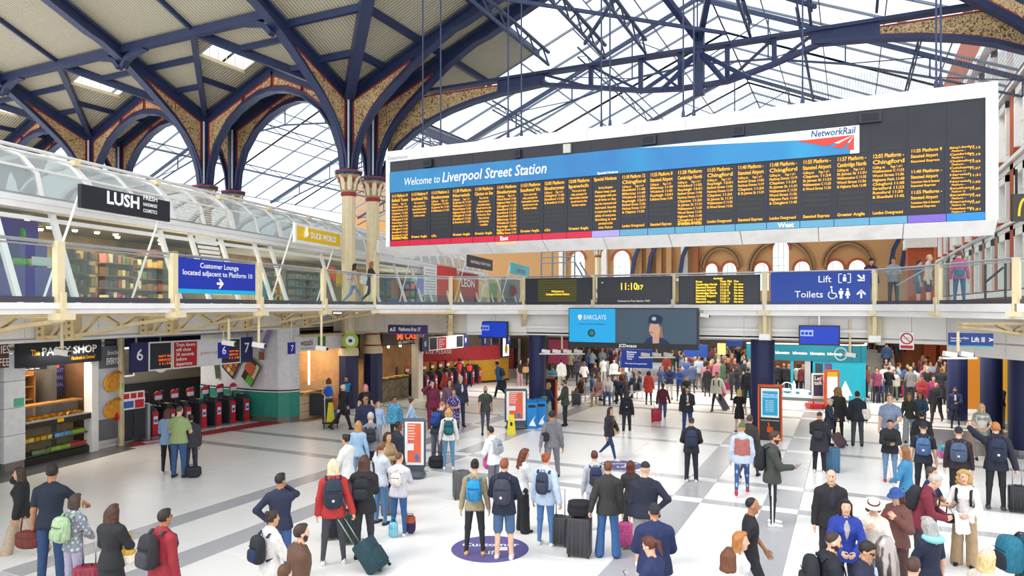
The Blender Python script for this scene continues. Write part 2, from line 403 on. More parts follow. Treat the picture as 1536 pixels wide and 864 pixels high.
# nave arcade going away behind
for x in (CX0, 6.2): arm(x, CY2, 0, 1, 5.2, CURVE)
def sheet(pts, mat, nm='roof_panel', th=.04):
    m = MB(); m.prism(pts, (0,0,th)); return obj(nm, m, mat, ceil)
zm = lambda y: ZR+SL*(CY1-y)              # transept slope
zn = lambda x: ZR+SL*(x-CX0)              # nave slope
G = 4.3; YG = CY1-G; ZG = ZR+SL*G
for i in range(-0, 4):
    x = CX0-BAY*i
    # wedge beside each column
    if i: sheet([(x,CY1,ZR),(x-G,YG,ZG),(x+G,YG,ZG)], CORR)
    else: sheet([(x,CY1,ZR),(x-G,YG,ZG),(x,YG,ZG)], CORR)
    # upper slope in two half-bay panels
    for a, b in ((x-BAY,x-G),(x-G,x)):
        sheet([(a+.03,YG,ZG),(b-.03,YG,ZG),(b-.03,YG-5,ZG+SL*5),(a+.03,YG-5,ZG+SL*5)], CORR)
        sheet([(a+.03,YG-5,ZG+SL*5),(b-.03,YG-5,ZG+SL*5),(b-.03,11,zm(11)),(a+.03,11,zm(11))], CORR)
    # cross gable: two slopes, with a lantern along its ridge
    mx = x-G
    for s in (-1, 1):
        c = x if s > 0 else x-BAY
        q = mx+s*1.1; zq = ZG-SL*1.1
        sheet([(mx+s*1.1,YG+1.1,zq),(q,CY2,zq),(c,CY2,ZR),(c,CY1,ZR)], CORRY)
        sheet([(mx,YG,ZG),(q,YG+1.1,zq),(q,21.0,zq),(mx,21.0,ZG)], CORRY)
        sheet([(mx,23.3,ZG),(q,23.3,zq),(q,CY2,zq),(mx,CY2,ZG)], CORRY)
        sheet([(mx,21.0,ZG+.5),(mx+s*1.1,21.0,zq+.5),(mx+s*1.1,23.3,zq+.5),(mx,23.3,ZG+.5)], ROOFG, 'lantern_pane', .015)
        m = MB().bar((q,20.9,zq),(q,23.4,zq),.08,.14); 
        for k in range(6): yy = 21+2.3*k/5; m.bar((q,yy,zq),(q,yy,zq+.5),.03,.03)
        obj('lantern_rail', m, CREAMP, ceil)
        # valley rib
        m = MB().bar((c,CY1,ZR-.15),(mx,YG,ZG-.15),.22,.34); obj('valley_rib', m, NAVY, ceil)
        m = MB().bar((mx+s*2.2,YG+2.2,ZG-SL*2.2-.1),(mx+s*2.2,CY2,ZG-SL*2.2-.1),.14,.22); obj('gable_purlin', m, NAVY, ceil)
    m = MB().bar((mx,YG,ZG-.12),(mx,CY2,ZG-.12),.14,.2); obj('gable_ridge', m, NAVY, ceil)
    # purlin along the slope with knee haunches, and mid rib
    for k, t in enumerate((G, G+5)):
        m = MB(); yy = CY1-t; zz = ZR+SL*t-.2
        m.bar((x-BAY,yy,zz),(x,yy,zz),.3,.34)
        for s in (1,-1):
            c = x-BAY if s > 0 else x
            m.path([(c+s*.1,yy,zz-.75),(c+s*.35,yy,zz-.45),(c+s*.8,yy,zz-.25),(c+s*1.5,yy,zz-.12)],.28,.2,(0,1,0))
        obj('purlin', m, NAVY, ceil)
    m = MB().bar((mx,YG,ZG-.1),(mx,11,zm(11)-.1),.12,.2); obj('mid_rib', m, NAVY, ceil)
    for t in (1.7, 3.1):
        w = t if i else t
        m = MB().bar((x-t,CY1-t,ZR+SL*t-.12),(x+(t if i else 0),CY1-t,ZR+SL*t-.12),.14,.22); obj('purlin', m, NAVY, ceil)
# crossing: valley rafter from the corner column, the transept part and the nave part
def cr(t, s): return (CX0+t, CY1-s)
m = MB().bar((CX0,CY1,ZR-.3),(CX0+13,CY1-13,ZR+SL*13-.3),.42,.62); obj('valley_rafter', m, NAVY, ceil)
sheet([(CX0,CY1,ZR),(CX0,11,zm(11)),(CX0+13,11,zm(11))], CORR)
sheet([(CX0,CY1,ZR),(CX0+9,CY1-9,zn(CX0+9)),(CX0+9,CY1,zn(CX0+9))], CORRY)
sheet([(CX0,CY1,ZR),(CX0+9,CY1,zn(CX0+9)),(CX0+9,CY2,zn(CX0+9)),(CX0,CY2,ZR)], CORRY)
sheet([(CX0,CY2,ZR),(CX0+6,CY2,zn(CX0+6)),(CX0+6,30,zn(CX0+6)),(CX0,30,ZR)], CORRY)
for t in (1.9, 3.7, 6.2):
    z = ZR+SL*t-.14
    obj('purlin', MB().bar((CX0,CY1-t,z),(CX0+t,CY1-t,z),.18,.26), NAVY, ceil)
    obj('purlin', MB().bar((CX0+t,CY1-t,z),(CX0+t,30,z),.18,.26), NAVY, ceil)
# glazed upper slopes over the crossing and nave (panes as parts)
RX = -6.1; ZRIDGE = zn(RX)
def pane_grid(p00, p10, p11, p01, nu, nv, nm='glass_pane', bar=.04, mat=None):
    A,B,C_,D = [Vector(p) for p in (p00,p10,p11,p01)]
    Q = lambda u,v: (A*(1-u)+B*u)*(1-v)+(D*(1-u)+C_*u)*v
    for i in range(nu):
        for j in range(nv):
            e = .004
            sheet([Q(i/nu+e,j/nv+e),Q((i+1)/nu-e,j/nv+e),Q((i+1)/nu-e,(j+1)/nv-e),Q(i/nu+e,(j+1)/nv-e)], mat or ROOFG, nm, .012)
    m = MB()
    for i in range(nu+1): m.bar(Q(i/nu,0),Q(i/nu,1),bar,bar*1.4)
    for j in range(nv+1): m.bar(Q(0,j/nv),Q(1,j/nv),bar*1.6,bar*2)
    obj('glazing_bars', m, M('glazing_bar_grey','#7d8491',.5), ceil)
pane_grid((CX0+9,15,zn(CX0+9)),(RX,15,ZRIDGE),(RX,30,ZRIDGE),(CX0+9,30,zn(CX0+9)),3,12)
pane_grid((RX,9,ZRIDGE),(6.2,9,ZRIDGE-SL*12.3),(6.2,30,ZRIDGE-SL*12.3),(RX,30,ZRIDGE),6,14)
for k in range(5):     # nave beyond, five long fields of glazing each side
    y0, y1 = 30+9.5*k, 39.5+9.5*k
    pane_grid((CX0,y0,ZR),(RX,y0,ZRIDGE),(RX,y1,ZRIDGE),(CX0,y1,ZR),5,4,bar=.05)
    pane_grid((RX,y0,ZRIDGE),(6.2,y0,ZRIDGE-SL*12.3),(6.2,y1,ZRIDGE-SL*12.3),(RX,y1,ZRIDGE),5,4,bar=.05)
    # western aisle roof
    pane_grid((-45.5,y0,ZR),(-32.4,y0,ZRIDGE),(-32.4,y1,ZRIDGE),(-45.5,y1,ZR),4,4,bar=.05)
    pane_grid((-32.4,y0,ZRIDGE),(CX0,y0,ZR),(CX0,y1,ZR),(-32.4,y1,ZRIDGE),4,4,bar=.05)
pane_grid((-45.5,26.5,ZR),(-32.4,26.5,ZRIDGE),(-32.4,30,ZRIDGE),(-45.5,30,ZR),4,2,bar=.05)
pane_grid((-32.4,26.5,ZRIDGE),(CX0,26.5,ZR),(CX0,30,ZR),(-32.4,30,ZRIDGE),4,2,bar=.05)
def lattice(p, q, h, n, parent=ceil, w=.09):
    p = Vector(p); q = Vector(q); up = Vector((0,0,h)); m = MB()
    m.bar(p,q,w,w); m.bar(p+up,q+up,w*1.3,w)
    for i in range(n):
        a = p+(q-p)*(i/n); b = p+(q-p)*((i+1)/n)
        m.bar(a+(up if i%2 else up*0), b+(up*0 if i%2 else up), w*.6, w*.6)
    obj('lattice_girder', m, DBLUE, parent)
def roof_truss(y, x0, x1, zl, zr, bot):
    m = MB(); xm = (x0+x1)/2; n = 8
    m.bar((x0,y,zl-.2),(xm,y,zr-.25),.1,.2); m.bar((xm,y,zr-.25),(x1,y,zl-.2),.1,.2)
    low = lambda u: zl-.9+bot*math.sin(math.pi*u)
    top = lambda u: zl-.25+(zr-zl)*(1-abs(2*u-1))
    for i in range(n):
        a, b = i/n, (i+1)/n; X = lambda u: x0+(x1-x0)*u
        m.bar((X(a),y,low(a)),(X(b),y,low(b)),.07,.09)
        m.bar((X(b),y,low(b)),(X(b),y,top(b)),.06,.06)
        if a < .5: m.bar((X(a),y,top(a)),(X(b),y,low(b)),.04,.04)
        else: m.bar((X(a),y,low(a)),(X(b),y,top(b)),.04,.04)
    obj('roof_truss', m, DBLUE, ceil)
for y in (34, 46, 58, 70):
    roof_truss(y, CX0, 6.2, ZR, ZRIDGE, 3.2); roof_truss(y, -45.5, CX0, ZR, ZRIDGE, 3.2)
for x in (-16,-11.5,-2,2.5):
    for y0,y1 in ((31,46),(46,58),(58,70)): lattice((x,y0,zn(min(x,2*RX-x))-.9),(x,y1,zn(min(x,2*RX-x))-.9),.45,12,w=.055)
for x in (-41,-36.5,-28,-23.7):
    zz = ZR+SL*(13.1-abs(x+32.4))
    for y0,y1 in ((28,43),(43,60)): lattice((x,y0,zz-.9),(x,y1,zz-.9),.45,12,w=.06)
# flat arch (fish-bellied truss) across the nave mouth
YE = 26.3; ZT = 14.07
m = MB()
m.bar((CX0,YE,ZT-.08),(6.9,YE,ZT-.08),.42,.12)
low = [(-19.15,10.4),(-18.9,11.0),(-18.26,11.75),(-17.4,12.3),(-16.5,12.72),(-15.6,13.0),(-14.5,13.24),(-13.2,13.42),(-11.3,13.56)]
m.path([(x,YE,z) for x,z in low],.42,.14,(0,1,0))
lowR = [(2*RX-.35-x,z) for x,z in low]; lowR = [(-.0+6.9-(x+19.3),z) for x,z in low]
m.path([(x,YE,z) for x,z in lowR],.42,.14,(0,1,0))
for a,b in ((-13.3,-11.2),(-1.2,.9)):
    m.prism([(a,YE-.09,13.42),(b,YE-.09,13.5),(b,YE-.09,ZT-.1),(a,YE-.09,ZT-.1)],(0,.18,0))
obj('arch_girder', m, NAVY, ceil, smooth=30)
m = MB(); bel = [(-11.3,13.54),(-9.2,13.15),(-7.2,12.75),(-5.7,12.62),(-4.0,12.66),(-2.4,13.05),(-1.0,13.5)]
m.path([(x,YE,z) for x,z in bel],.3,.14,(0,1,0))
for k,(x,z) in enumerate(bel[1:-1]):
    m.bar((x,YE,z),(x,YE,ZT-.1),.16,.16)
    nx = bel[k+2]; pv = bel[k]
    if x < -5: m.bar((x,YE,z),(pv[0],YE,ZT-.1),.09,.09)
    else: m.bar((x,YE,z),(nx[0],YE,ZT-.1),.09,.09)
m.bar((-5.0,YE,12.3),(-5.0,YE,ZT+.6),.34,.34)
for dx in (-1.9,-1.1,1.1,1.9): m.bar((-5.0,YE,ZT-.2),(-5+dx,YE-1.2,12.3),.14,.14)
for dx in (-1.6,1.6): m.bar((-5.0,YE,ZT+.2),(-5+dx,YE-4.5,ZT+2.2),.2,.2); 
obj('belly_truss', m, NAVY, ceil)
for cvv, sg in ((low,1),(lowR,-1)):
    c2 = cvv[1:8]; m = MB(); m2 = MB()
    for (x0,z0),(x1,z1) in zip(c2,c2[1:]):
        m.prism([(x0,YE-.03,z0+.12),(x1,YE-.03,min(z1+.12,13.75)),(x1,YE-.03,13.78),(x0,YE-.03,13.78)],(0,.06,0))
    obj('spandrel', m, GOLD, ceil)
    m2.path([(x,YE,min(z+.12,13.74)) for x,z in c2],.12,.05,(0,1,0)); m2.bar((c2[0][0],YE,13.78),(c2[-1][0],YE,13.78),.12,.05)
    obj('red_edging', m2, RED, ceil)
for x, z in ((-11.0,14.3),(-8.6,14.2),(-7.0,14.15),(-3.2,14.15),(-1.2,14.2),(.8,14.3),(2.6,14.6)):
    lattice((x,YE,z),(x,12,z+.2),.5,22,w=.085)
for a,b in (((-13,20,15.3),(-4,26,14.3)),((-9,17,15.5),(-1,25,14.3)),((-5,17,16),(3,25.5,14.4)),((-2,16,15.6),(-9,25,14.4))):
    obj('wind_brace', MB().bar(a,b,.09,.12), DBLUE, ceil)
# fine bird netting stretched behind the flat arch
nm_ = bpy.data.materials.new('bird_net'); nm_.use_nodes = True; nt = nm_.node_tree; tb = nt.nodes.new('ShaderNodeBsdfTransparent'); mx = nt.nodes.new('ShaderNodeMixShader'); ck = nt.nodes.new('ShaderNodeTexBrick'); tcx = nt.nodes.new('ShaderNodeTexCoord')
ck.offset = 0; ck.inputs['Scale'].default_value = 1; ck.inputs['Brick Width'].default_value = .09; ck.inputs['Row Height'].default_value = .09; ck.inputs['Mortar Size'].default_value = .006; ck.inputs['Mortar Smooth'].default_value = 0
nt.links.new(tcx.outputs['Object'], ck.inputs['Vector']); nt.links.new(ck.outputs['Fac'], mx.inputs[0]); nt.links.new(tb.outputs[0], mx.inputs[1]); nt.links.new(nt.nodes['Principled BSDF'].outputs[0], mx.inputs[2]); nt.nodes['Principled BSDF'].inputs['Base Color'].default_value = (.25,.25,.27,1); nt.links.new(mx.outputs[0], nt.nodes['Material Output'].inputs[0])
net = MB(); NX, NY = 10, 10
net.add([(CX0+.3+(6-CX0-.4)*i/NX, 26.6+40*j/NY, 12.55-.35*math.sin(math.pi*i/NX)*(.6+.4*math.sin(j))) for j in range(NY+1) for i in range(NX+1)], [((NX+1)*j+i,(NX+1)*j+i+1,(NX+1)*(j+1)+i+1,(NX+1)*(j+1)+i) for j in range(NY) for i in range(NX)])
obj('bird_netting', net, nm_, ceil)
# ================================================================== hanging departures board
YBD = 19.5
AMB = emat('amber_led', '#ffae1f', 1.15); AMB2 = emat('yellow_led', '#ffd23a', 1.2); WTXT = M('white_print', '#ffffff', .5, noise=0)
BLK = M('board_black', '#20222c', .35, 0, .2, 1.5); SCR = M('screen_slats', '#2b2b2f', .45); PXD = M('panel_navy', '#23283d', .4, 0, .1, 2)
def bp(x, y): return onY(x, y, YBD)
BL = bp(580,228); BR = bp(1497,122); BX0, BX1 = BL.x, BR.x; BZ1 = (BL.z+BR.z)/2
BZ0 = (bp(580,370).z+bp(1478,331).z)/2
board = thing('departures_board', 'huge suspended departures board with white frame and rows of amber train times', 'departures board', ((BX0+BX1)/2, YBD, BZ0))
FW = .24
IX0, IX1 = BX0+.16, bp(1478,240).x
m = MB(); m.box((BX0,YBD,BZ0),(BX1,YBD+.5,BZ1)); obj('housing', m, M('board_housing','#e9e9ea',.4), board, True)
IZ1 = (bp(600,242).z+bp(1478,146).z)/2; IZ0 = BZ0+.03
obj('black_backing', MB().box((IX0,YBD-.012,BZ0),(IX1,YBD,IZ1)), BLK, board, True)
# white frame plates
for k in range(12):
    a = BX0+(BX1-BX0)*k/12; b = BX0+(BX1-BX0)*(k+1)/12
    obj('frame_panel', MB().box((a+.004,YBD-.05,IZ1),(b-.004,YBD,BZ1)), WHITE, board, True)
for k in range(4):
    z0 = BZ0+(IZ1-BZ0)*k/4; z1 = BZ0+(IZ1-BZ0)*(k+1)/4
    obj('frame_panel', MB().box((BX0,YBD-.05,z0+.003),(IX0,YBD,z1-.003)), WHITE, board, True)
    obj('frame_panel', MB().box((IX1,YBD-.05,z0+.003),(BX1,YBD,z1-.003)), WHITE, board, True)
# mirror-like lower soffit, tilted
mm = ramp_mat('pale_reflective_soffit','noise',['#d9d4cf','#f2f0ee','#c9c4c0'],1.4,.2)
zs = BZ0-.32
for k in range(9):
    a = BX0+(BX1-BX0)*k/9; b = BX0+(BX1-BX0)*(k+1)/9
    obj('soffit_panel', MB().prism([(a+.01,YBD-.05,BZ0),(a+.01,YBD+.45,zs),(a+.01,YBD+.5,zs+.02),(a+.01,YBD+.3,BZ0)],(b-a-.02,0,0)), mm, board, True)
# column layout measured along the strip at the bottom
edges_px = [586,613,645,677,710,743,778,814,850,888,930,972,1013,1057,1103,1150,1200,1251,1304,1361,1419,1478]
EX = [onY(p,300,YBD).x for p in edges_px]; EX[0] = IX0; EX[-1] = IX1
EX = EX[:1]+[EX[0]+(EX[2]-EX[0])/2]+EX[2:]
zb0 = (bp(700,275).z+bp(700,281).z)/2
ZBAN0 = (bp(587,290).z+bp(1284,230).z)/2+.0; ZBAN1 = (bp(587,258).z+bp(1284,190).z)/2
ZSTR = BZ0+.20
strip = {'r':M('strip_red','#d3123f',.4,noise=0),'l':M('strip_lilac','#a99be0',.4,noise=0),'t':M('strip_teal','#5d9dbd',.4,noise=0),'p':M('strip_purple','#7a5fc0',.4,noise=0),'b':M('strip_blue','#1f86d6',.4,noise=0)}
sc = 'rrrrrrrrrltttttttttpb'
lines_a = ['11:15  Platform 11','Shoeburyness','Calling at:  Page 1 of 1','Stratford 11:22','Romford 11:31','Shenfield 11:42','Billericay 11:48','Wickford 11:54','Rayleigh 12:00','Hockley 12:04','Rochford 12:08','Southend Vic 12:15','Airport 12:11','Prittlewell 12:13','& Southend 12:19']
cfg = [('11:11 Platform 14','Enfield Town',13,'Greater Anglia'),('11:13 Platform 9','Southend Vic',5,'Greater Anglia'),('11:15 Platform 2','Shoeburyness',3,'c2c'),('11:20 Platform','Norwich',7,'Greater Anglia'),('11:30 Platform','Clacton on Sea',9,'Greater Anglia'),('11:41 Platform','Shoeburyness',14,'c2c'),('11:53 Platform','Southend Vic',5,'Greater Anglia'),('12:05 Platform','Shoeburyness',3,'c2c'),('12:08 Platform','Ipswich',5,'Greater Anglia'),('Special Notices','',12,''),('11:18 Platform 12','Chingford',7,'London Overground'),('11:25 Platform 8','Stansted Airport',4,'Stansted Express'),('11:28 Platform','Cambridge North',11,'Greater Anglia'),('11:33 Platform -','Chingford',7,'London Overground'),('11:40 Platform -','Stansted Airport',4,'Stansted Express'),('11:48 Platform -','Chingford',7,'London Overground'),('11:55 Platform -','Stansted Airport',4,'Stansted Express'),('11:57 Platform -','Cambridge North',4,'Greater Anglia'),('12:03 Platform -','Chingford',7,'London Overground')]
stops = ['Bethnal Green 11:06','Hackney Downs 11:19','Clapton 11:24','St James St 11:31','Walthamstow C 11:33','Wood Street 11:36','Highams Park 11:40','Chingford 11:45','Stratford 11:22','Romford 11:30','Shenfield 11:42','Billericay 11:49','Wickford 11:55','Rayleigh 12:01']
ncol = len(EX)-1
R = (1,0,0)
for k in range(ncol):
    a, b = EX[k], EX[k+1]; w = b-a
    top_seg = ZBAN1 if b < bp(1290,240).x else IZ1
    obj('column_divider', MB().box((a-.02,YBD-.035,ZSTR),(a+.02,YBD,ZBAN0)), PXD, board, True)
    obj('display_panel', MB().box((a+.02,YBD-.02,ZSTR),(b-.02,YBD,IZ1)), BLK, board, True)
    if k < ncol-2:
        zt = ZBAN0-.1; sl = MB(); zz = zt-.55; 
        for q in range(11): sl.box((a+.1,YBD-.028,ZSTR+.32+.13*q),(b-.1,YBD-.02,ZSTR+.32+.13*q+.09))
        obj('display_slats', sl, SCR, board, True)
    obj('operator_strip', MB().box((a+.008,YBD-.04,BZ0+.01),(b-.008,YBD,ZSTR-.01)), strip[sc[min(k,len(sc)-1)]], board, True)
    # amber text
    s = .115; x = a+.07; zt = ZBAN0-.16; wmax = w-.14
    def T(st, z, size=.12, al='LEFT', xx=None, bold=.018, width=None):
        text(board, st, (x if xx is None else xx, YBD-.03, z), R, size, AMB, al, bold, width=width)
    if k < min(len(cfg), ncol-2):
        h, d2, nn, op = cfg[k]
        T(h, zt, .135, width=wmax*.97)
        if d2: T(d2, zt-.15, .14, width=min(wmax, .088*len(d2)))
        if k == 9:
            for q in range(nn-1): T(['Service disruption','Please keep your','belongings with you','at all times or they','may be removed and','destroyed. Security','is important for the','safety of everyone.','Smoking is not','permitted at this','station. Thank you'][q], zt-.24-.115*q, .095, 'CENTER', (a+b)/2, width=wmax*(.9 if 0<q<9 else .6))
        elif k in (1,4,6,8):
            for q in range(nn): T(['This is a short train','today, passengers for','intermediate stations','should travel in the','first four coaches','of the train. First','Class is at the rear','and catering','is available'][q], zt-.27-.105*q, .09, 'CENTER', (a+b)/2, width=wmax*(.86-.1*abs(q-nn*.4)))
        else:
            T('Calling at:', zt-.26, .085, width=wmax*.4); T('Page 1 of 1', zt-.26, .08, 'LEFT', a+w*.56, width=wmax*.36)
            for q in range(nn): st = stops[(q+k) % len(stops)]; T(('& ' if q == nn-1 else '')+st, zt-.36-.105*q, .092, width=min(wmax, .05*len(st)))
        if op: T(op, ZSTR+.06, .105, width=min(wmax*.95, .064*len(op)))
    elif k == ncol-2:
        zt = bp(1385,228).z
        for q,(h,d2,f) in enumerate((('11:25 Platform 9','Stansted Airport','Stansted Express'),('11:40 Platform -','Stansted Airport','Tottenham Hale & Stansted'),('11:55 Platform -','Stansted Airport','Tottenham Hale & Stansted'))):
            T(h, zt-.5*q, .11, width=wmax*.95); T(d2, zt-.5*q-.13, .11, width=wmax*.85); T(f, zt-.5*q-.24, .075, width=wmax*.9)
            if q: T('Stansted Express', zt-.5*q-.33, .075, width=wmax*.78)
    elif k == ncol-1:
        zt = bp(1448,222).z
        for q, st in enumerate(["Bishop's Stortford",'Cambridge','Chelmsford','Colchester','Harwich','Norwich','Southend','Stratford','Stansted','Tottenham Hale']):
            T(st, zt-.16*q, .07, width=min(wmax*.75,.06*len(st))); T('Platform %s' % ['-','-','-','11','-','-','12','-','10','9'][q], zt-.16*q-.075, .06, 'LEFT', x+.04, width=wmax*.42)
            T('11:%02d' % (15+4*q), zt-.16*q-.04, .07, 'LEFT', b-.32, width=.2)
text(board, 'East', (onY(751,362,YBD).x, YBD-.041, BZ0+.045), R, .17, WTXT, bold=.03)
text(board, 'West', (onY(1167,342,YBD).x, YBD-.041, BZ0+.045), R, .17, WTXT, bold=.03)
text(board, 'Departures', (BX0+.09, YBD-.051, IZ1+.06), R, .17, M('grey_blue_print','#7d93a5',.5,noise=0), bold=.005)
# upper black plates
# welcome banner
x1 = bp(1289,200).x
ban = ramp_mat('blue_streaked_banner','noise',['#1c5a98','#2a74b4','#2790c2','#459fca'],.35,.4,dist=1.2)
bn = obj('welcome_banner', MB().box((IX0,YBD-.06,ZBAN0),(x1,YBD-.03,ZBAN1)), ban, board, True)
wb = MB(); za, zb_ = ZBAN0, ZBAN1
wb.prism([(bp(960,250).x,YBD-.064,zb_-.02),(bp(1205,200).x,YBD-.064,zb_-.24),(bp(1262,200).x,YBD-.064,zb_-.42),(bp(1278,200).x,YBD-.064,zb_-.40),(bp(1275,200).x,YBD-.064,za),(x1,YBD-.064,za),(x1,YBD-.064,zb_)],(0,.004,0))
obj('banner_white_field', wb, WTXT, board, True)
cy = emat('banner_cyan','#2ab4d8',.15)
text(board,'Welcome to',(bp(607,280).x,YBD-.061,ZBAN0+.2),R,.36,WTXT,bold=.0,shear=.2,width=bp(660,280).x-bp(607,280).x)
text(board,'Liverpool Street Station',(bp(664,275).x,YBD-.061,ZBAN0+.2),R,.46,WTXT,bold=.012,shear=.2,width=bp(820,260).x-bp(664,275).x)
text(board,'Special Notices',(bp(897,262).x,YBD-.061,ZBAN0+.02),R,.1,WTXT,bold=.02)
text(board,'NetworkRail',(bp(1216,203).x,YBD-.066,ZBAN1-.19),R,.24,M('deep_blue_print','#24507e',.5,noise=0),bold=.02,shear=.15,width=bp(1283,203).x-bp(1216,203).x)
rl = MB(); ax, az = bp(1281,200).x, ZBAN1-.23
for (u0,v0,u1,v1) in ((-1.33,.0,-.62,-.22),(-.52,-.25,-.25,-.31),(-.18,-.33,.0,-.38)):
    rl.prism([(ax,YBD-.068,az),(ax+u0,YBD-.068,az+v0-.02),(ax+u1,YBD-.068,az+v1)],(0,.004,0))
obj('rail_emblem', rl, M('emblem_red','#d8402f',.5,noise=0), board, True)
# loudspeakers on the black strip
for p, w in ((643,.34),(778,.2),(852,.22),(974,.42),(1108,.3),(1305,.5)):
    c = bp(p, 0).x; z = ZBAN1+.14 if p < 1300 else ZBAN1+.13
    s = MB().box((c-w/2,YBD-.12,z-.1),(c+w/2,YBD-.02,z+.16)); s2 = MB().prism([(c-w*.38,YBD-.125,z-.06),(c+w*.38,YBD-.125,z-.06),(c+w*.38,YBD-.125,z+.12),(c-w*.38,YBD-.125,z+.12)],(0,.004,0))
    o = obj('horn_speaker', s, M('speaker_pale','#cfcfc6',.5) if p == 852 else PXD, board, True); obj('speaker_mouth', s2, M('speaker_pale','#cfcfc6',.5) if p == 852 else DARK, o, True)
# suspension rods
for p, hgt in ((628,5),(655,5.2),(757,5.6),(777,5.6),(898,5.5),(911,5.5),(1022,5),(1038,5),(1203,4.6),(1406,4.2),(1413,4.2)):
    c = bp(p, 200); o = MB().tube([(c.x,YBD+.25,BZ1),(c.x,YBD+.25,BZ1+hgt)],.025,6)
    r_ = obj('suspension_rod', o, DBLUE, board, True); obj('rod_shackle', MB().tube([(c.x,YBD+.25,BZ1),(c.x,YBD+.25,BZ1+.25)],[.06,.04],8), DBLUE, r_, True)
# bird netting stretched behind the top of the board
# ================================================================== mezzanine: left balcony, corner, bridge, right balcony
ZRAIL = CAMH+1.16; ZFL = CAMH+.06; ZFB = CAMH-.30; ZSOF = 3.38
# rail polyline: left balcony, splayed corner, bridge, right return
YBR = 25.0
A0 = lp(-2.5,0,0); A1 = Vector((*onL(560,460,0).xy,0)); B0 = Vector((*onY(676,460,23.6).xy,0)); B1 = Vector((*onY(787,460,YBR).xy,0))
B2 = Vector((*onY(1312,460,YBR).xy,0)); 
def pxd(x, d): r = ray(x,460); p = r*d; return Vector((p.x,p.y,0))
B3 = pxd(1408, 19.5); B4 = pxd(1525, 16.8); B5 = pxd(1640, 15.6)
poly = [A0, A1, B0, B1, B2, B3, B4, B5]
mez = struct('trim_mezzanine')
# slab behind the edge
back = lambda: None
slab = MB()
outer = [Vector(p) for p in poly]
slab.prism([(p.x,p.y,4.38) for p in outer]+[(14,24,4.38),(14,34,4.38),(-12,34,4.38),(-26,48,4.38),(-32,48,4.38),(-24,2,4.38)],(0,0,ZFL-4.38))
obj('mezzanine_slab', slab, WHITEP, mez)
def edge_run(p, q, zb=None):
    """fascia mouldings, glass, rails between two points of the edge"""
    d = (q-p).normalized(); n = Vector((d.y,-d.x,0)); 
    if n.dot(-p) < 0: n = -n
    up = Vector((0,0,1))
    zb = zb or ZFB
    for z0,z1,o in ((zb,zb+(ZFL-zb)*.44,.03),(zb+(ZFL-zb)*.47,ZFL+.01,.09)):
        obj('fascia_board', MB().bar(p+n*o+up*((z0+z1)/2),q+n*o+up*((z0+z1)/2),.08,z1-z0), WHITE, mez)
    obj('glass_channel', MB().bar(p+up*(ZFL+.07),q+up*(ZFL+.07),.07,.1), M('channel_dark','#565660',.35,.4), mez)
    obj('handrail', MB().tube([p+up*ZRAIL,q+up*ZRAIL],.032,10), STEEL, mez, smooth=60)
    obj('rail_strip', MB().bar(p+up*(ZRAIL-.07),q+up*(ZRAIL-.07),.02,.03), STEEL, mez)
def glass_run(p, q, panes):
    up = Vector((0,0,1))
    for i in range(panes):
        a = p+(q-p)*(i/panes+.006); b = p+(q-p)*((i+1)/panes-.006); d = (b-a).normalized(); n = Vector((d.y,-d.x,0))*.006
        obj('balustrade_pane', MB().prism([a+up*(ZFL+.1)-n,b+up*(ZFL+.1)-n,b+up*(ZRAIL-.09)-n,a+up*(ZRAIL-.09)-n],n*2), BALG, mez)
for p, q, zb in zip(poly, poly[1:], (4.37,4.28,4.22,None,None,None,None)): edge_run(p, q, zb)
glass_run(A0, A1, 11); glass_run(A1, B0, 3); glass_run(B0, B1, 3); glass_run(B1,B2,9); glass_run(B2, B3, 3); glass_run(B3, B4, 2); glass_run(B4,B5,1)
pm = MB().cbox((0,0,(ZRAIL+ZFB)/2+.02),(.16,.12,ZRAIL-ZFB+.0)).cbox((0,.07,ZFB+.12),(.34,.26,.12)).cbox((.0,.1,ZFB+.36),(.1,.06,.4))
pmesh = mesh_of(pm,'post'); pmesh.materials.append(CREAMP)
def post_at(p, d):
    share('balustrade_post', pmesh, mez, (p.x,p.y,0), math.atan2(d.y,d.x)+math.pi)
for x in (88,260,388,485): 
    p = onL(x,460,.05); post_at(p, LU)
post_at(onL(-120,460,.05), LU)
for p,d in ((A1,B0-A1),(B0,B1-B0),(B1,Vector((1,0,0))),(B2,Vector((1,0,0))),(B3,B4-B3),(B4,B5-B4)): post_at(p, d)
for x in (890,1010,1147): post_at(onY(x,460,YBR), Vector((1,0,0)))
# fascia wall (white) set back under the balcony + soffit
OF = -3.75
def panel_run(p, q, n, z0, z1, mat=WHITEP, nm='fascia_panel', th=.05):
    d = (q-p).normalized(); nn = Vector((-d.y,d.x,0))*th
    for i in range(n):
        a = p+(q-p)*(i/n)+d*.006; b = p+(q-p)*((i+1)/n)-d*.006
        obj(nm, MB().prism([(a.x,a.y,z0),(b.x,b.y,z0),(b.x,b.y,z1),(a.x,a.y,z1)],nn), mat, mez)
W0 = lp(-2.5,OF,0); W1 = Vector((*onL(500,460,OF).xy,0)); W2 = Vector((*onY(700,460,24.6).xy,0)); W3 = Vector((*onY(790,460,YBR+.35).xy,0))
panel_run(W0,W1,10,3.66,4.4); 
panel_run(W1,W2,5,ZSOF+.12,ZFB,STONE); panel_run(W2,W3,2,ZSOF,ZFB)
W4 = Vector((*onY(1318,460,YBR+.35).xy,0)); panel_run(W3,W4,6,ZSOF,ZFB)
W5 = pxd(1420,21.3); W6 = pxd(1560,18.2)
panel_run(W4,W5,2,ZSOF-.04,ZFB); panel_run(W5,W6,3,ZSOF-.32,ZFB)
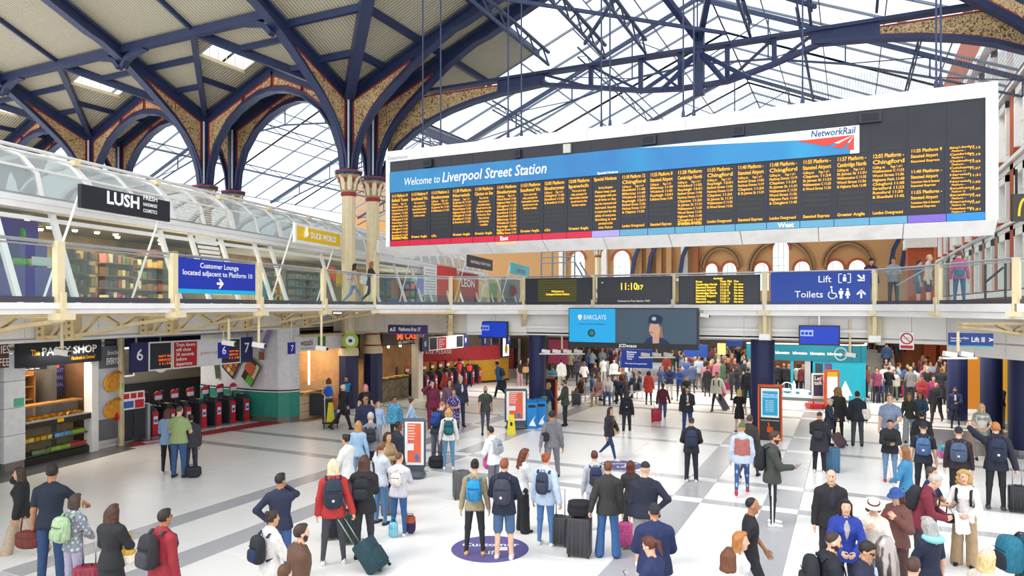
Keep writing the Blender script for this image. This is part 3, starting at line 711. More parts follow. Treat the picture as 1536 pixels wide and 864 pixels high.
obj('mezzanine_soffit', MB().prism([(p.x,p.y,ZSOF+.06) for p in (W1,W2,W3,W4,W5,W6)]+[(14,24,ZSOF+.06),(14,34,ZSOF+.06),(-12,34,ZSOF+.06),(-26,48,ZSOF+.06),(-32,48,ZSOF+.06)],(0,0,.05)), WHITEP, mez)
obj('mezzanine_soffit', MB().prism([(p.x,p.y,3.72) for p in (W0,W1)]+[(-32,48,3.72),(-26,2,3.72)],(0,0,.05)), WHITEP, mez)
# horizontal service rails on the bridge panels
obj('service_rail', MB().bar((W3.x,YBR+.3,ZFB-.5),(W4.x,YBR+.3,ZFB-.5),.06,.09), WHITE, mez)
# cantilever brackets under the left balcony
def bracket(tip, root, zt, zr, nm='cantilever_bracket', mat=CREAMB, w=.16):
    """riveted triangular bracket, tip outwards"""
    t = Vector(tip); r = Vector(root); up = Vector((0,0,1)); d = (t-r); side = Vector((-d.y,d.x,0)).normalized()
    b = struct('trim_bracket', (r.x,r.y,0))
    o = MB()
    o.bar(r+up*zt,t+up*zt,w*1.1,.07); o.path([r+up*(zr+.05),r+d*.18+up*(zr+.06),r+d*.45+up*(zr+(zt-zr)*.3),r+d*.75+up*(zr+(zt-zr)*.66),t+up*(zt-.09)],w*1.1,.07,side)
    obj('flange', o, mat, b, True)
    o = MB(); q = lambda u: zr+(zt-zr)*(max(0,u-.15)/.85)**1.05+.04
    for u0,u1 in ((.30,.44),(.60,.48),(.62,.73)):
        o.bar(r+d*u0+up*q(u0),r+d*u1+up*(zt-.02),w*.45,.1,side)
    o.bar(r+d*.05+up*zr,r+d*.20+up*zt,w*.45,.1,side)
    o.prism([r+d*.84+up*(q(.84)-.03)-side*w*.22,t+up*(zt-.1)-side*w*.22,t+up*zt-side*w*.22,r+d*.84+up*zt-side*w*.22],side*w*.44)
    obj('web', o, mat, b, True)
    for u in (.0,.24):
        st_ = obj('stiffener', MB().bar(r+d*u+up*(zr-.02),r+d*u+up*(zt+.03),w*1.5,.24,d), mat, b, True)
        rv = MB()
        for k in range(4):
            for sg in (-1,1): rv.ell(r+d*u+up*(zr+.1+(zt-zr-.15)*k/3)+side*(sg*w*.78)-d.normalized()*0,(.035,.035,.035),6,4)
        obj('rivets', rv, M('rivet_brown','#8d7448',.6), st_, True)
    return b
for x in (-60,88,260,388,485,560):
    p = onL(x,460,-.05); s,_ = lso(p)
    bracket(lp(s,-.1,0), lp(s,-3.6,0), 4.32, 3.74)
# brackets of the bridge columns and right balcony
for x in (676,787):
    p = onY(x,460,YBR if x > 700 else 23.6); bracket((p.x,p.y,0),(p.x-.5,p.y+.8,0),ZFB-.06,ZSOF,w=.14)
for x in (1147,1312):
    p = onY(x,460,YBR); b = struct('trim_bracket',(p.x,p.y,0)); obj('bracket_plate', MB().box((p.x-.2,p.y+.1,ZSOF-.02),(p.x+.2,p.y+.34,ZFB)), M('bracket_grey_cream','#c9bb9a',.5), b, True)
    obj('bracket_shoe', MB().cbox((p.x,p.y+.1,ZSOF+.1),(.34,.34,.2)), WHITE, b, True); obj('bracket_arm', MB().bar((p.x,p.y,ZFB),(p.x,p.y+.15,ZSOF+.2),.12,.14), CREAMP, b, True)
p = pxd(1440,18.6); bracket(p, pxd(1640,19.0), ZFB-.15, 3.55, w=.2)
# blue columns under the bridge
def bluecol(p, label, r=.36, top=ZSOF+.06):
    t = thing('support_column', label, 'column', (p.x,p.y,0), 0, 'navy clad columns under the bridge')
    obj('cladding', MB().lathe([(r,0),(r,top)],n=16), NAVYD, t, smooth=60); obj('plinth', MB().lathe([(r+.02,0),(r+.02,.15)],n=16), STEEL, t)
    return t
c1 = onY(806,460,YBR+.7); c2 = onY(1144,460,YBR+.9)
bluecol(c1,'navy clad column under the bridge beside the bright blue recycling bins',.34); bluecol(c2,'navy clad column under the bridge behind the orange information kiosk',.4)
bluecol(pxd(1436,27),'navy clad column beside the orange lit shop under the right balcony',.34); bluecol(pxd(1487,25.2),'navy clad column second from the right edge under the balcony',.34); bluecol(pxd(1541,21.5),'broad navy clad column at the right edge of the photo',.5)
# ================================================================== upper shops under the glazed barrel vault
UP = Vector((0,0,1))
def lbox(s0, s1, o0, o1, z0, z1): return MB().prism([lp(s0,o0,z0),lp(s1,o0,z0),lp(s1,o1,z0),lp(s0,o1,z0)],(0,0,z1-z0))
OB, OT = -3.0, -3.75; ZS0, ZS1 = ZFL, 6.72
vault = thing('barrel_vault', 'long white ribbed glass barrel vault roofing the upper shops', 'glass roof', lp(0,-5.9,ZS1))
prof = []
for k in range(9):
    a = math.pi*k/8; prof.append((-5.95+2.15*math.cos(a), ZS1+.28+1.5*math.sin(a)**.85))
S0, S1, NR = -3.0, 42.0, 31
pr = MB(); ds = (S1-S0)/NR
for (o0,z0),(o1,z1) in zip(prof, prof[1:]):
    pr.add([lp(0.03,o0,z0)-LP,lp(ds-.03,o0,z0)-LP,lp(ds-.03,o1,z1)-LP,lp(0.03,o1,z1)-LP],[(0,1,2,3)])
LV = MB()
for (o0,z0),(o1,z1) in zip(prof, prof[1:]):
    for q in range(9):
        f0=q/9+.015; f1=(q+1)/9-.035; oo=lambda f:o0+(o1-o0)*f; zz=lambda f:z0+(z1-z0)*f
        LV.prism([LN*oo(f0)+LU*.1+UP*zz(f0),LN*oo(f0)+LU*(ds-.1)+UP*zz(f0),LN*(oo(f1)+.05)+LU*(ds-.1)+UP*(zz(f1)-.03),LN*(oo(f1)+.05)+LU*.1+UP*(zz(f1)-.03)],(0,0,.012))
pm_ = mesh_of(pr,'pane'); pm_.materials.append(VAULTG); pm_.shade_smooth()
lm_ = mesh_of(LV,'louvre'); lm_.materials.append(WHITE)
base = chainmat(vault).inverted()
for k in range(NR):
    s = S0+ds*k; lo = base @ lp(s,0,0)
    if k in (8,9): share('louvre_panel', lm_, vault, lo)
    else: share('vault_pane', pm_, vault, lo)
for k in range(NR+1):
    s = S0+ds*k; th = .20 if k % 2 == 0 else .09
    m = MB().path([lp(s,o,z) for o,z in prof], th, .09 if th < .1 else .13, LU); obj('vault_rib', m, WHITE, vault, True, smooth=40)
    if th > .1:
        obj('rib_clamp', MB().cbox((0,0,0),(.16,.16,.14)).xf(Matrix.Translation(lp(s,prof[2][0]+.1,prof[2][1]+.1))), CREAMP, vault, True)
for k in (1,2,3,4): obj('vault_rail', MB().tube([lp(S0,prof[k][0],prof[k][1]+.1),lp(S1,prof[k][0],prof[k][1]+.1)],.03 if k != 3 else .05,6), WHITE, vault, True)
obj('gutter_beam', lbox(S0,S1,OT-.25,OT+.25,ZS1+.02,ZS1+.16), WHITE, vault, True)
obj('gutter_beam', lbox(S0,S1,OT-.2,OT+.05,ZS1+.2,ZS1+.34), WHITE, vault, True)
obj('gutter_rail', MB().tube([lp(S0,OT+.42,ZS1+.3),lp(S1,OT+.42,ZS1+.3)],.025,6), STEEL, vault, True)
# back wall and floor finish of the upper shops
wl = struct('wall_upper_shops'); obj('rear_wall', lbox(S0,S1,-8.2,-8.0,ZFL,ZS1+.3), M('warm_shop_wall','#a98a5c',.7,0,.3,1.2), wl)
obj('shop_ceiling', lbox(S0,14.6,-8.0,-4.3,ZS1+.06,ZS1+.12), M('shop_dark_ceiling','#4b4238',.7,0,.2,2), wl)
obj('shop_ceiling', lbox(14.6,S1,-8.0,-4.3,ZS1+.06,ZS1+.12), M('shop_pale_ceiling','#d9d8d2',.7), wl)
# sloping shopfront: mullions and panes
SF = glass('shopfront_glass','#eef4f2',.93,.03,'#b9c8c8')
front = struct('wall_shopfront')
ms = [S0]+[Ls(x,-3.3) for x in (-30,8,96,255,300,345,395,418,492,560,600,625,641,668,688,712,735,752,770)]+[S1]
for a, b in zip(ms, ms[1:]):
    e = .05
    obj('shopfront_pane', MB().prism([lp(a+e,OB,ZS0+.05),lp(b-e,OB,ZS0+.05),lp(b-e,OT,ZS1),lp(a+e,OT,ZS1)],LN*.012), SF, front)
for a in ms[1:-1]: obj('mullion', MB().prism([lp(a-.07,OB+.03,ZS0),lp(a+.07,OB+.03,ZS0),lp(a+.07,OT+.03,ZS1),lp(a-.07,OT+.03,ZS1)],LN*.1), WHITE, front)
obj('sill', lbox(S0,S1,OB-.05,OB+.1,ZS0,ZS0+.1), M('sill_dark','#4c4c58',.4), front)
obj('transom', lbox(S0,S1,OT+.02,OT+.12,ZS1-.22,ZS1-.12), WHITE, front)
a, b = Ls(303,-3.3), Ls(342,-3.3)
lv = MB()
for q in range(13): lv.box((0,-.02,.12*q),(b-a-.3,.03,.12*q+.07))
for q in range(13):
    z = ZS0+.3+.145*q; f = (z-ZS0)/(ZS1-ZS0); o = OB+(OT-OB)*f+.04
    obj('louvre_blade', lbox(a+.15,b-.15,o,o+.03,z,z+.09), WHITE, front)
# ---- sign boards held on leaning poles
def lsign(name, label, x0, x1, ytop, ybot, o, mat, lean=0., pole=None, frame=None, th=.1):
    xm = (x0+x1)/2; s0, s1 = Ls(x0,o), Ls(x1,o); z0, z1 = Lz(xm,ybot,o), Lz(xm,ytop,o)
    t = thing(name, label, 'sign', lp((s0+s1)/2,o,z0))
    obj('board', lbox(s0,s1,o-th,o,z0,z1), frame or mat, t, True)
    if frame: obj('face', lbox(s0+.1,s1-.1,o,o+.012,z0+.1,z1-.1), mat, t, True)
    if pole:
        for s in (s0+.08,s1-.12): obj('pole', MB().tube([lp(s-.25,OB+.1,ZFL),lp(s,o-th/2,z1)],.028,8), WHITE, t, True)
    return t, s0, s1, z0, z1
def ltext(t, st, s, o, z, size, mat, align='CENTER', bold=.0, width=None, shear=0): return text(t, st, lp(s,o,z), LU, size, mat, align, bold, width=width, shear=shear, lift=.006)
t,s0,s1,z0,z1 = lsign('shop_sign','black cosmetics shop sign with white letters on leaning white poles above the upper balcony',122,255,289,322,-2.0,M('sign_black','#23262e',.4,noise=0),pole=1)
w=s1-s0; ltext(t,'LUSH',s0+w*.25,-2.0,z0+.2,.40,WTXT,'LEFT',.035,width=w*.36)
for k,st in enumerate(('COSMETICS','HANDMADE','FRESH')): ltext(t,st,s0+w*.66,-2.0,z0+.14+.155*k,.17 if k==2 else .12,WTXT,'LEFT',.02,width=w*.17)
t,s0,s1,z0,z1 = lsign('shop_sign','yellow and white duck shop sign on leaning white poles',443,512,341,369,-2.0,M('sign_yellow','#f2c500',.4,noise=0),pole=1,frame=WHITE)
w=s1-s0; ltext(t,'DUCK WORLD',s0+w*.3,-2.0+.012,z0+.24,.3,WTXT,'LEFT',.03,width=w*.56)
dk = MB().ell(lp(s0+w*.18,-1.98,z0+.34),(.17,.03,.13)).ell(lp(s0+w*.2,-1.98,z0+.5),(.1,.03,.1)); obj('duck_mark', dk, WTXT, t, True)
t,s0,s1,z0,z1 = lsign('shop_sign','white hair shop sign half hidden behind the departures board',568,622,366,384,-2.2,WHITE,pole=1)
w=s1-s0; ltext(t,'supercuts',s0+w*.25,-2.2,z0+.3,.4,M('deep_blue_print','#24507e',.5,noise=0),'LEFT',.02,width=w*.58)
t,s0,s1,z0,z1 = lsign('shop_sign','dark grey sign with white letters on the upper shop row',702,739,386,403,-2.0,M('sign_charcoal','#3b3b40',.5,noise=0),pole=1)
ltext(t,'NATURALLY FAST FOOD',(s0+s1)/2,-2.0,(z0+z1)/2-.1,.24,WTXT,'CENTER',.02,width=(s1-s0)*.8)
TURQ = M('sign_turquoise','#1fc2cf',.4,noise=0)
t,s0,s1,z0,z1 = lsign('shop_sign','turquoise sign beside the vault end',767,794,397,413,-2.0,TURQ,pole=1)
ltext(t,'LEON',(s0+s1)/2,-2.0,z0+.2,.42,M('maroon_print','#74304a',.5,noise=0),'CENTER',.02,width=(s1-s0)*.5)
# ---- contents of the upper shops
def shelf_unit(s0, s1, o, z0, label, cols, rows=4, h=1.7, goods=7):
    t = thing('shop_shelf', label, 'shelf', lp((s0+s1)/2,o,z0))
    obj('back_panel', lbox(s0,s1,o-.4,o-.36,z0,z0+h), M('shelf_wood','#6b4a2a',.6,0,.2,4), t, True)
    for r in range(rows):
        z = z0+.1+h*r/rows; obj('shelf_board', lbox(s0,s1,o-.36,o,z,z+.03), M('shelf_wood','#6b4a2a',.6), t, True)
        for g in range(goods):
            a = s0+(s1-s0)*(g+.12)/goods; b = s0+(s1-s0)*(g+.86)/goods; hh = (h/rows-.08)*random.uniform(.5,.95)
            c = random.choice(cols)
            obj('goods', lbox(a,b,o-.28,o-.06,z+.03,z+.03+hh), M('goods_'+c,c,.5), t, True)
    return t
lush = ['#b98f27','#a0432f','#5a6f2f','#8b5a3c','#d7c7a3','#4b3b4b','#b76a6a','#2a2622','#e0b060','#3a2a20','#6b4628']
shelf_unit(Ls(112,-5),Ls(150,-5),-5.0,ZFL,'dark wooden shelf crowded with soap in the cosmetics shop, nearer the purple display',lush,4,1.5,7)
shelf_unit(Ls(160,-5.6),Ls(215,-5.6),-5.6,ZFL,'dark wooden shelf of cosmetics along the cosmetics shop middle',lush,4,1.5,9)
shelf_unit(Ls(215,-6.6),Ls(285,-6.6),-6.6,ZFL,'tall wooden shelf of bath goods at the cosmetics shop rear',lush,5,1.9,9)
dk2 = ['#2f6e4f','#c7552f','#3a3a40','#b9a77a','#6f7f5f']
shelf_unit(Ls(395,-5),Ls(425,-5),-5.0,ZFL,'glass shop shelf with rows of small ducks left of the yellow signed doorway',['#f2c500','#e2742f','#6a6a50','#3d6f58'],5,1.7,8)
shelf_unit(Ls(440,-5),Ls(490,-5),-5.0,ZFL,'shop shelf with rows of dark small ducks below the yellow sign',['#5b5b45','#3d5f58','#7a6a40','#2f2f2f'],5,1.7,10)
shelf_unit(Ls(570,-5),Ls(640,-5),-5.0,ZFL,'green lit shelf of hair products in the shop right of the columns',['#2f7f78','#b5472f','#2f5fa8','#3a3a3a','#6fa89a'],4,1.8,8)
PURP = M('purple_board','#5a36b0',.5,0,.08,3); GRN = M('lime_print','#6cc23a',.5,noise=.2)
s0,s1 = Ls(18,-3.6),Ls(84,-3.6)
t = thing('window_display','purple window display stand with green bath bombs','display',lp((s0+s1)/2,-3.7,ZFL))
obj('plinth', lbox(s0,s1,-4.3,-3.5,ZFL,ZFL+.85), PURP, t, True)
for k in range(5): obj('bath_bomb', MB().ell(lp(s0+.25+(s1-s0-.5)*k/4,-3.75,ZFL+.95),(.13,.13,.11)), GRN if k != 2 else M('cream_soap','#e8dcae',.5), t, True, smooth=True)
obj('price_card', lbox(s0+.5,s0+1.1,-3.62,-3.6,ZFL+.9,ZFL+1.1), WTXT, t, True)
obj('tall_poster', lbox(s0+.3,s0+1.25,-4.3,-4.26,ZFL+.85,ZFL+2.0), PURP, t, True)
obj('poster_print', MB().ell(lp(s0+.78,-4.24,ZFL+1.65),(.2,.03,.16)).ell(lp(s0+.78,-4.24,ZFL+1.25),(.3,.03,.22)), GRN, t, True)
obj('side_poster', lbox(s1-.7,s1,-3.9,-3.86,ZFL+.85,ZFL+1.4), PURP, t, True)
LAMPW = emat('warm_downlight','#ffe2b0',6)
ORD=['first','second','third','fourth','fifth','sixth','seventh','eighth','ninth','tenth','eleventh','twelfth','thirteenth','fourteenth','fifteenth','sixteenth']
for i_,x in enumerate((30,60,115,130,150,175,200,225,265,300)):
    p = onL(x,330,-5.2); s,_ = lso(p); o = random.uniform(-6.8,-4.9)
    d = tag(obj('downlight', MB().lathe([(.06,0),(.08,.06)],lp(s,o,ZS1-.06),10), LAMPW), 'small warm spotlight under the cosmetics shop ceiling, %s from the left'%ORD[i_],'light','spotlights under the cosmetics shop ceiling')
def alight(loc, size, power, col=(1,.9,.75), rot=(0,0,0), nm='shop_fill_light'):  # area light added to brighten an interior
    l = bpy.data.lights.new(nm,'AREA'); l.size = size; l.energy = power; l.color = col; o = bpy.data.objects.new(nm,l); COL.objects.link(o); o.location = loc; o.rotation_euler = rot; return o
alight(lp(Ls(120,-5.5),-5.6,ZS1-.05),2.0,110,(1,.82,.55)); alight(lp(Ls(230,-5.5),-5.6,ZS1-.05),2.0,130,(1,.82,.55)); alight(lp(Ls(440,-5.5),-5.6,ZS1-.05),3,150,(1,.95,.85)); alight(lp(Ls(620,-5.5),-5.6,ZS1-.05),3,200,(1,.97,.9))
# window graphics on later shops
def lpost(name, label, x0, x1, y0, y1, o, mat, cat='poster'):
    s0, s1 = Ls(x0,o), Ls(x1,o); xm=(x0+x1)/2; z0=Lz(xm,y1,o); z1=Lz(xm,y0,o)
    return tag(obj(name, lbox(s0,s1,o-.02,o,z0,z1), mat), label, cat), s0, s1, z0, z1
p,s0,s1,z0,z1 = lpost('window_graphic','red and yellow fruit window graphic on the restaurant front',656,685,400,457,-3.2,M('graphic_red','#d4352f',.5,0,.1,3))
obj('fruit_print', MB().ell(lp(s1-.5,-3.18,z0+.9),(.42,.02,.8)), M('graphic_yellow','#f0bf2a',.5), p)
p,s0,s1,z0,z1 = lpost('window_graphic','dark red window graphic with big white letters next to the fruit picture',690,718,410,457,-3.2,M('graphic_maroon','#b02a30',.5,0,.12,3))
text(p,'LEON',lp(s0+.2,-3.19,z0+1.2),LU,.7,WTXT,'LEFT',.02,width=(s1-s0)*.7)
p,s0,s1,z0,z1 = lpost('window_graphic','white menu sheet window graphic covered in fine lines',636,655,400,457,-3.2,WHITE)
for k in range(12): obj('menu_line', lbox(s0+.2,s1-.2,-3.198,-3.19,z0+.2+.16*k,z0+.24+.16*k), M('grey_print','#9a9a9e',.5), p)
p,s0,s1,z0,z1 = lpost('window_graphic','dark restaurant poster with a red dish near the bridge corner',752,780,418,455,-3.2,M('graphic_slate','#5f6d70',.5,0,.2,3))
obj('dish_print', MB().ell(lp((s0+s1)/2,-3.18,(z0+z1)/2),(.5,.02,.5)), M('graphic_maroon','#b02a30',.5), p)
lpost('window_graphic','turquoise shopping bag window graphic beside the blue sign',393,405,427,445,-3.2,M('bag_turq','#22a9c0',.5))
lpost('window_graphic','orange and white duck hanging in the duck shop window',494,503,400,420,-3.3,M('duck_orange','#e2622a',.5,0,.3,5))
lpost('window_graphic','tall yellow cut-out leaning in the duck shop window',505,512,408,430,-3.3,M('sign_yellow','#f2c500',.4))
lpost('advert_stand','yellow standing banner behind the two walkers on the balcony',536,545,417,455,-2.0,M('banner_gold','#d9a420',.5))
lpost('window_graphic','small purple and blue poster in the hair shop window',626,635,415,440,-3.2,M('poster_lilac','#8c8fd0',.5,0,.3,6))
lpost('window_graphic','green botanical window graphic past the dark red letter graphic',735,746,425,457,-3.2,M('graphic_green','#6f9a62',.5,0,.3,4))
lpost('window_graphic','cream menu board in the restaurant window past the dark red letter graphic',722,731,425,457,-3.2,M('graphic_cream','#e6ddb0',.5,0,.1,4))
t = thing('poster_display','orange poster stand with blue base inside the hair shop','display',lp(Ls(590,-4.4),-4.3,ZFL)); s=Ls(590,-4.4)
obj('poster_body', lbox(s-.3,s+.3,-4.4,-4.25,ZFL+.4,ZFL+1.4), M('poster_orange','#d9773f',.5), t, True); obj('stand_base', lbox(s-.45,s+.45,-4.55,-4.15,ZFL,ZFL+.4), M('stand_blue','#2f63b5',.5), t, True)
# Customer Lounge sign on the balustrade
t,s0,s1,z0,z1 = lsign('balustrade_sign','blue Customer Lounge located adjacent to Platform 10 sign on the balustrade',267,383,391.5,441,.1,M('sign_blue','#1836b0',.35,noise=0),th=.05)
sm=(s0+s1)/2; w=s1-s0
obj('cyan_band', lbox(s0,s1,.1,.108,z0,z0+.1), M('sign_cyan','#19b9dd',.4,noise=0), t, True)
ltext(t,'Customer Lounge',sm,.1,z0+.6,.17,WTXT,'CENTER',.012,width=w*.5); ltext(t,'located adjacent to Platform 10',sm,.1,z0+.42,.17,WTXT,'CENTER',.012,width=w*.9)
ar = MB(); zc=z0+.25
ar.prism([lp(sm-.13,.112,zc-.03),lp(sm+.06,.112,zc-.03),lp(sm+.06,.112,zc+.03),lp(sm-.13,.112,zc+.03)],LN*.004)
ar.prism([lp(sm-.02,.112,zc+.13),lp(sm+.13,.112,zc),lp(sm-.02,.112,zc-.13),lp(sm-.06,.112,zc-.1),lp(sm+.05,.112,zc),lp(sm-.06,.112,zc+.1)],LN*.004)
obj('arrow', ar, WTXT, t, True)

# ================================================================== bridge displays
def bridge_box(name, label, cat, x0, x1, y0, y1, face, Y=YBR-.12, th=.1, frame=None, z=None):
    a = onY(x0,460,Y).x; b = onY(x1,460,Y).x; xm=(x0+x1)/2; z1 = onY(xm,y0,Y).z; z0 = onY(xm,y1,Y).z
    t = thing(name, label, cat, ((a+b)/2, Y, z0))
    obj('case', MB().box((a,Y,z0),(b,Y+th,z1)), frame or face, t, True)
    if frame: obj('screen', MB().box((a+.04,Y-.01,z0+.04),(b-.04,Y,z1-.04)), face, t, True)
    return t, a, b, z0, z1
SCRN = M('screen_dark','#2a2d38',.3,0,.1,1); CASE = M('screen_case','#22252e',.4)
t,a,b,z0,z1 = bridge_box('display_screen','bridge screen with a yellow welcome message on olive stripes','display screen',788,888,417,456,SCRN,frame=CASE); Yf=YBR-.13
w=b-a
for k in range(9): obj('lit_stripe', MB().box((a+w*.2,Yf-.006,z0+.1+.095*k),(a+w*.78,Yf,z0+.1+.095*k+.075)), M('olive_led','#5f5a1c',.5), t, True)
text(t,'Welcome to',((a+b)/2,Yf-.008,z0+.45),R,.1,AMB2,'CENTER',.02); text(t,'Liverpool Street Station',((a+b)/2,Yf-.008,z0+.34),R,.1,AMB2,'CENTER',.02)
t,a,b,z0,z1 = bridge_box('display_screen','bridge clock screen showing 11:10 37 in yellow','display screen',896,1008,415,456,SCRN,frame=CASE); w=b-a
text(t,'11:10',(a+w*.31,Yf-.006,z0+.52),R,.36,AMB2,'LEFT',.012,width=w*.22); text(t,'37',(a+w*.54,Yf-.006,z0+.52),R,.24,AMB2,'LEFT',.012); text(t,'Connect to Free Station WiFi',((a+b)/2,Yf-.006,z0+.08),R,.1,WTXT,'CENTER',.015)
obj('lens', MB().lathe([(.03,0),(.03,.01)],n=10).xf(Matrix.Translation((a+.2,Yf-.012,z1-.2))@Matrix.Rotation(math.pi/2,4,'X')), WTXT, t, True)
t,a,b,z0,z1 = bridge_box('display_screen','bridge arrivals screen with a yellow table of trains','display screen',1018,1140,413,456,SCRN,frame=CASE); w=b-a
obj('table_field', MB().box((a+w*.2,Yf-.006,z0+.06),(a+w*.8,Yf,z1-.06)), M('olive_dim','#3a3718',.5), t, True)
text(t,'Arrivals',((a+b)/2,Yf-.008,z1-.14),R,.1,AMB2,'CENTER',.02)
for k,st in enumerate(('From','Cambridge North','Stansted Airport','Stansted Airport','Cambridge North','Stansted Airport','Norwich','Stansted Airport')):
    z=z1-.24-.1*k; text(t,st,(a+w*.22,Yf-.008,z),R,.1,AMB2,'LEFT',.025); 
    text(t,'Time' if k==0 else '11:%02d'%(1+5*k),(a+w*.52,Yf-.008,z),R,.1,AMB2,'LEFT',.025); text(t,'Plat' if k==0 else str((12,9,8,12,9,11,8)[k-1]),(a+w*.61,Yf-.008,z),R,.1,AMB2,'LEFT',.025); text(t,'Due' if k==0 else 'On time',(a+w*.69,Yf-.008,z),R,.09,AMB2,'LEFT',.025)
t,a,b,z0,z1 = bridge_box('balustrade_sign','blue Lift and Toilets direction sign on the bridge balustrade','sign',1156,1306,408,454,M('sign_blue2','#1240a0',.35,noise=0)); w=b-a; Yf=YBR-.12
text(t,'Lift',(a+w*.62,Yf,z0+.66),R,.31,WTXT,'RIGHT',.005,lift=.006); text(t,'Toilets',(a+w*.54,Yf,z0+.17),R,.31,WTXT,'RIGHT',.005,lift=.006)
def fig(x, z, h, skirt):
    m = MB().lathe([(h*.1,0),(h*.1,.004)],n=8).xf(Matrix.Translation((x,Yf-.008,z+h*.88))@Matrix.Rotation(math.pi/2,4,'X'))
    if skirt: m.prism([(x-h*.1,Yf-.008,z+h*.74),(x+h*.1,Yf-.008,z+h*.74),(x+h*.24,Yf-.008,z+h*.3),(x+h*.1,Yf-.008,z+h*.28),(x+h*.08,Yf-.008,z),(x-h*.08,Yf-.008,z),(x-h*.1,Yf-.008,z+h*.28),(x-h*.24,Yf-.008,z+h*.3)],(0,.004,0))
    else: m.prism([(x-h*.2,Yf-.008,z+h*.74),(x+h*.2,Yf-.008,z+h*.74),(x+h*.2,Yf-.008,z+h*.4),(x+h*.1,Yf-.008,z+h*.4),(x+h*.12,Yf-.008,z),(x-h*.12,Yf-.008,z),(x-h*.1,Yf-.008,z+h*.4),(x-h*.2,Yf-.008,z+h*.4)],(0,.004,0))
    return m
obj('pictogram', fig(a+w*.715,z0+.13,.34,0), WTXT, t, True); obj('pictogram', fig(a+w*.78,z0+.13,.34,1), WTXT, t, True)
wc = MB(); cx, cz = a+w*.63, z0+.25
wc.path([(cx+.12*math.cos(q),Yf-.008,cz+.12*math.sin(q)) for q in np.linspace(2.2,6.0,12)],.006,.03,(0,1,0)); wc.bar((cx-.02,Yf-.008,cz+.2),(cx-.01,Yf-.008,cz+.06),.006,.04,(1,0,0)); wc.bar((cx-.01,Yf-.008,cz+.06),(cx+.1,Yf-.008,cz+.05),.006,.035); wc.bar((cx+.1,Yf-.008,cz+.05),(cx+.14,Yf-.008,cz-.08),.006,.03); wc.ell((cx-.03,Yf-.008,cz+.25),(.035,.004,.035))
obj('pictogram', wc, WTXT, t, True)
lf = MB(); cx, cz = a+w*.75, z0+.78
for sg in (-1,1):
    lf.bar((cx+sg*.17,Yf-.008,cz-.14),(cx+sg*.17,Yf-.008,cz+.14),.006,.025,(1,0,0)); lf.bar((cx+sg*.17,Yf-.008,cz-.14),(cx+sg*.08,Yf-.008,cz-.14),.006,.025); lf.bar((cx+sg*.17,Yf-.008,cz+.14),(cx+sg*.08,Yf-.008,cz+.14),.006,.025)
lf.prism([(cx-.05,Yf-.008,cz-.1),(cx+.05,Yf-.008,cz-.1),(cx+.05,Yf-.008,cz+.04),(cx-.05,Yf-.008,cz+.04)],(0,.004,0)); lf.ell((cx,Yf-.008,cz+.09),(.035,.004,.035))
obj('pictogram', lf, WTXT, t, True)
def arrow(cx, cz, ang, s=.14):
    m = MB(); c, q = math.cos(ang), math.sin(ang); P = lambda u,v: (cx+u*c-v*q, Yf-.008, cz+u*q+v*c)
    m.prism([P(-s,-s*.2),P(s*.6,-s*.2),P(s*.6,s*.2),P(-s,s*.2)],(0,.004,0)); m.prism([P(0,s),P(s,0),P(0,-s),P(-s*.3,-s*.75),P(s*.45,0),P(-s*.3,s*.75)],(0,.004,0)); return m
obj('arrow', arrow(a+w*.91,z0+.78,-math.pi/4), WTXT, t, True); obj('arrow', arrow(a+w*.91,z0+.28,math.pi/2), WTXT, t, True)
# big advertising screen under the bridge
YV = YBR-.45
t,a,b,z0,z1 = bridge_box('video_screen','large advertising screen below the bridge, cyan bank advert beside a person in a navy cap','screen',853,1047,462,523,M('video_slate','#3b5365',.3,0,.04,1),Y=YV,th=.25,frame=M('video_case','#1c1d22',.4)); w=b-a; Yf=YV-.012
zb=z0+.2
obj('bottom_bezel', MB().box((a,Yf-.004,z0),(b,Yf,zb)), M('video_case','#1c1d22',.4), t, True)
obj('cyan_field', MB().box((a+.03,Yf-.006,zb),(a+w*.38,Yf,z1-.03)), emat('advert_cyan','#10a9e6',.55), t, True)
text(t,'BARCLAYS',(a+w*.125,Yf-.008,z1-.42),R,.24,WTXT,'LEFT',.005,width=w*.18); text(t,'OFFICIAL PARTNER OF WIMBLEDON',(a+w*.19,Yf-.008,z1-.62),R,.07,M('navy_print','#1c3f78',.5,noise=0),'CENTER',.01,width=w*.22)
eg = MB().prism([(a+w*.09,Yf-.008,z1-.24),(a+w*.075,Yf-.008,z1-.3),(a+w*.085,Yf-.008,z1-.42),(a+w*.095,Yf-.008,z1-.46),(a+w*.105,Yf-.008,z1-.42),(a+w*.115,Yf-.008,z1-.3),(a+w*.1,Yf-.008,z1-.24)],(0,.003,0)); obj('eagle_mark', eg, WTXT, t, True)
obj('round_emblem', MB().ell((a+w*.19,Yf-.008,z1-.92),(.15,.004,.15),16,8), M('navy_print','#1c3f78',.5), t, True); obj('emblem_core', MB().ell((a+w*.19,Yf-.014,z1-.92),(.09,.004,.09),12,6), M('emblem_green','#2f8f5f',.5), t, True)
text(t,'JCDecaux',((a+b)/2-.1,Yf-.005,z0+.05),R,.16,WTXT,'CENTER',.02)
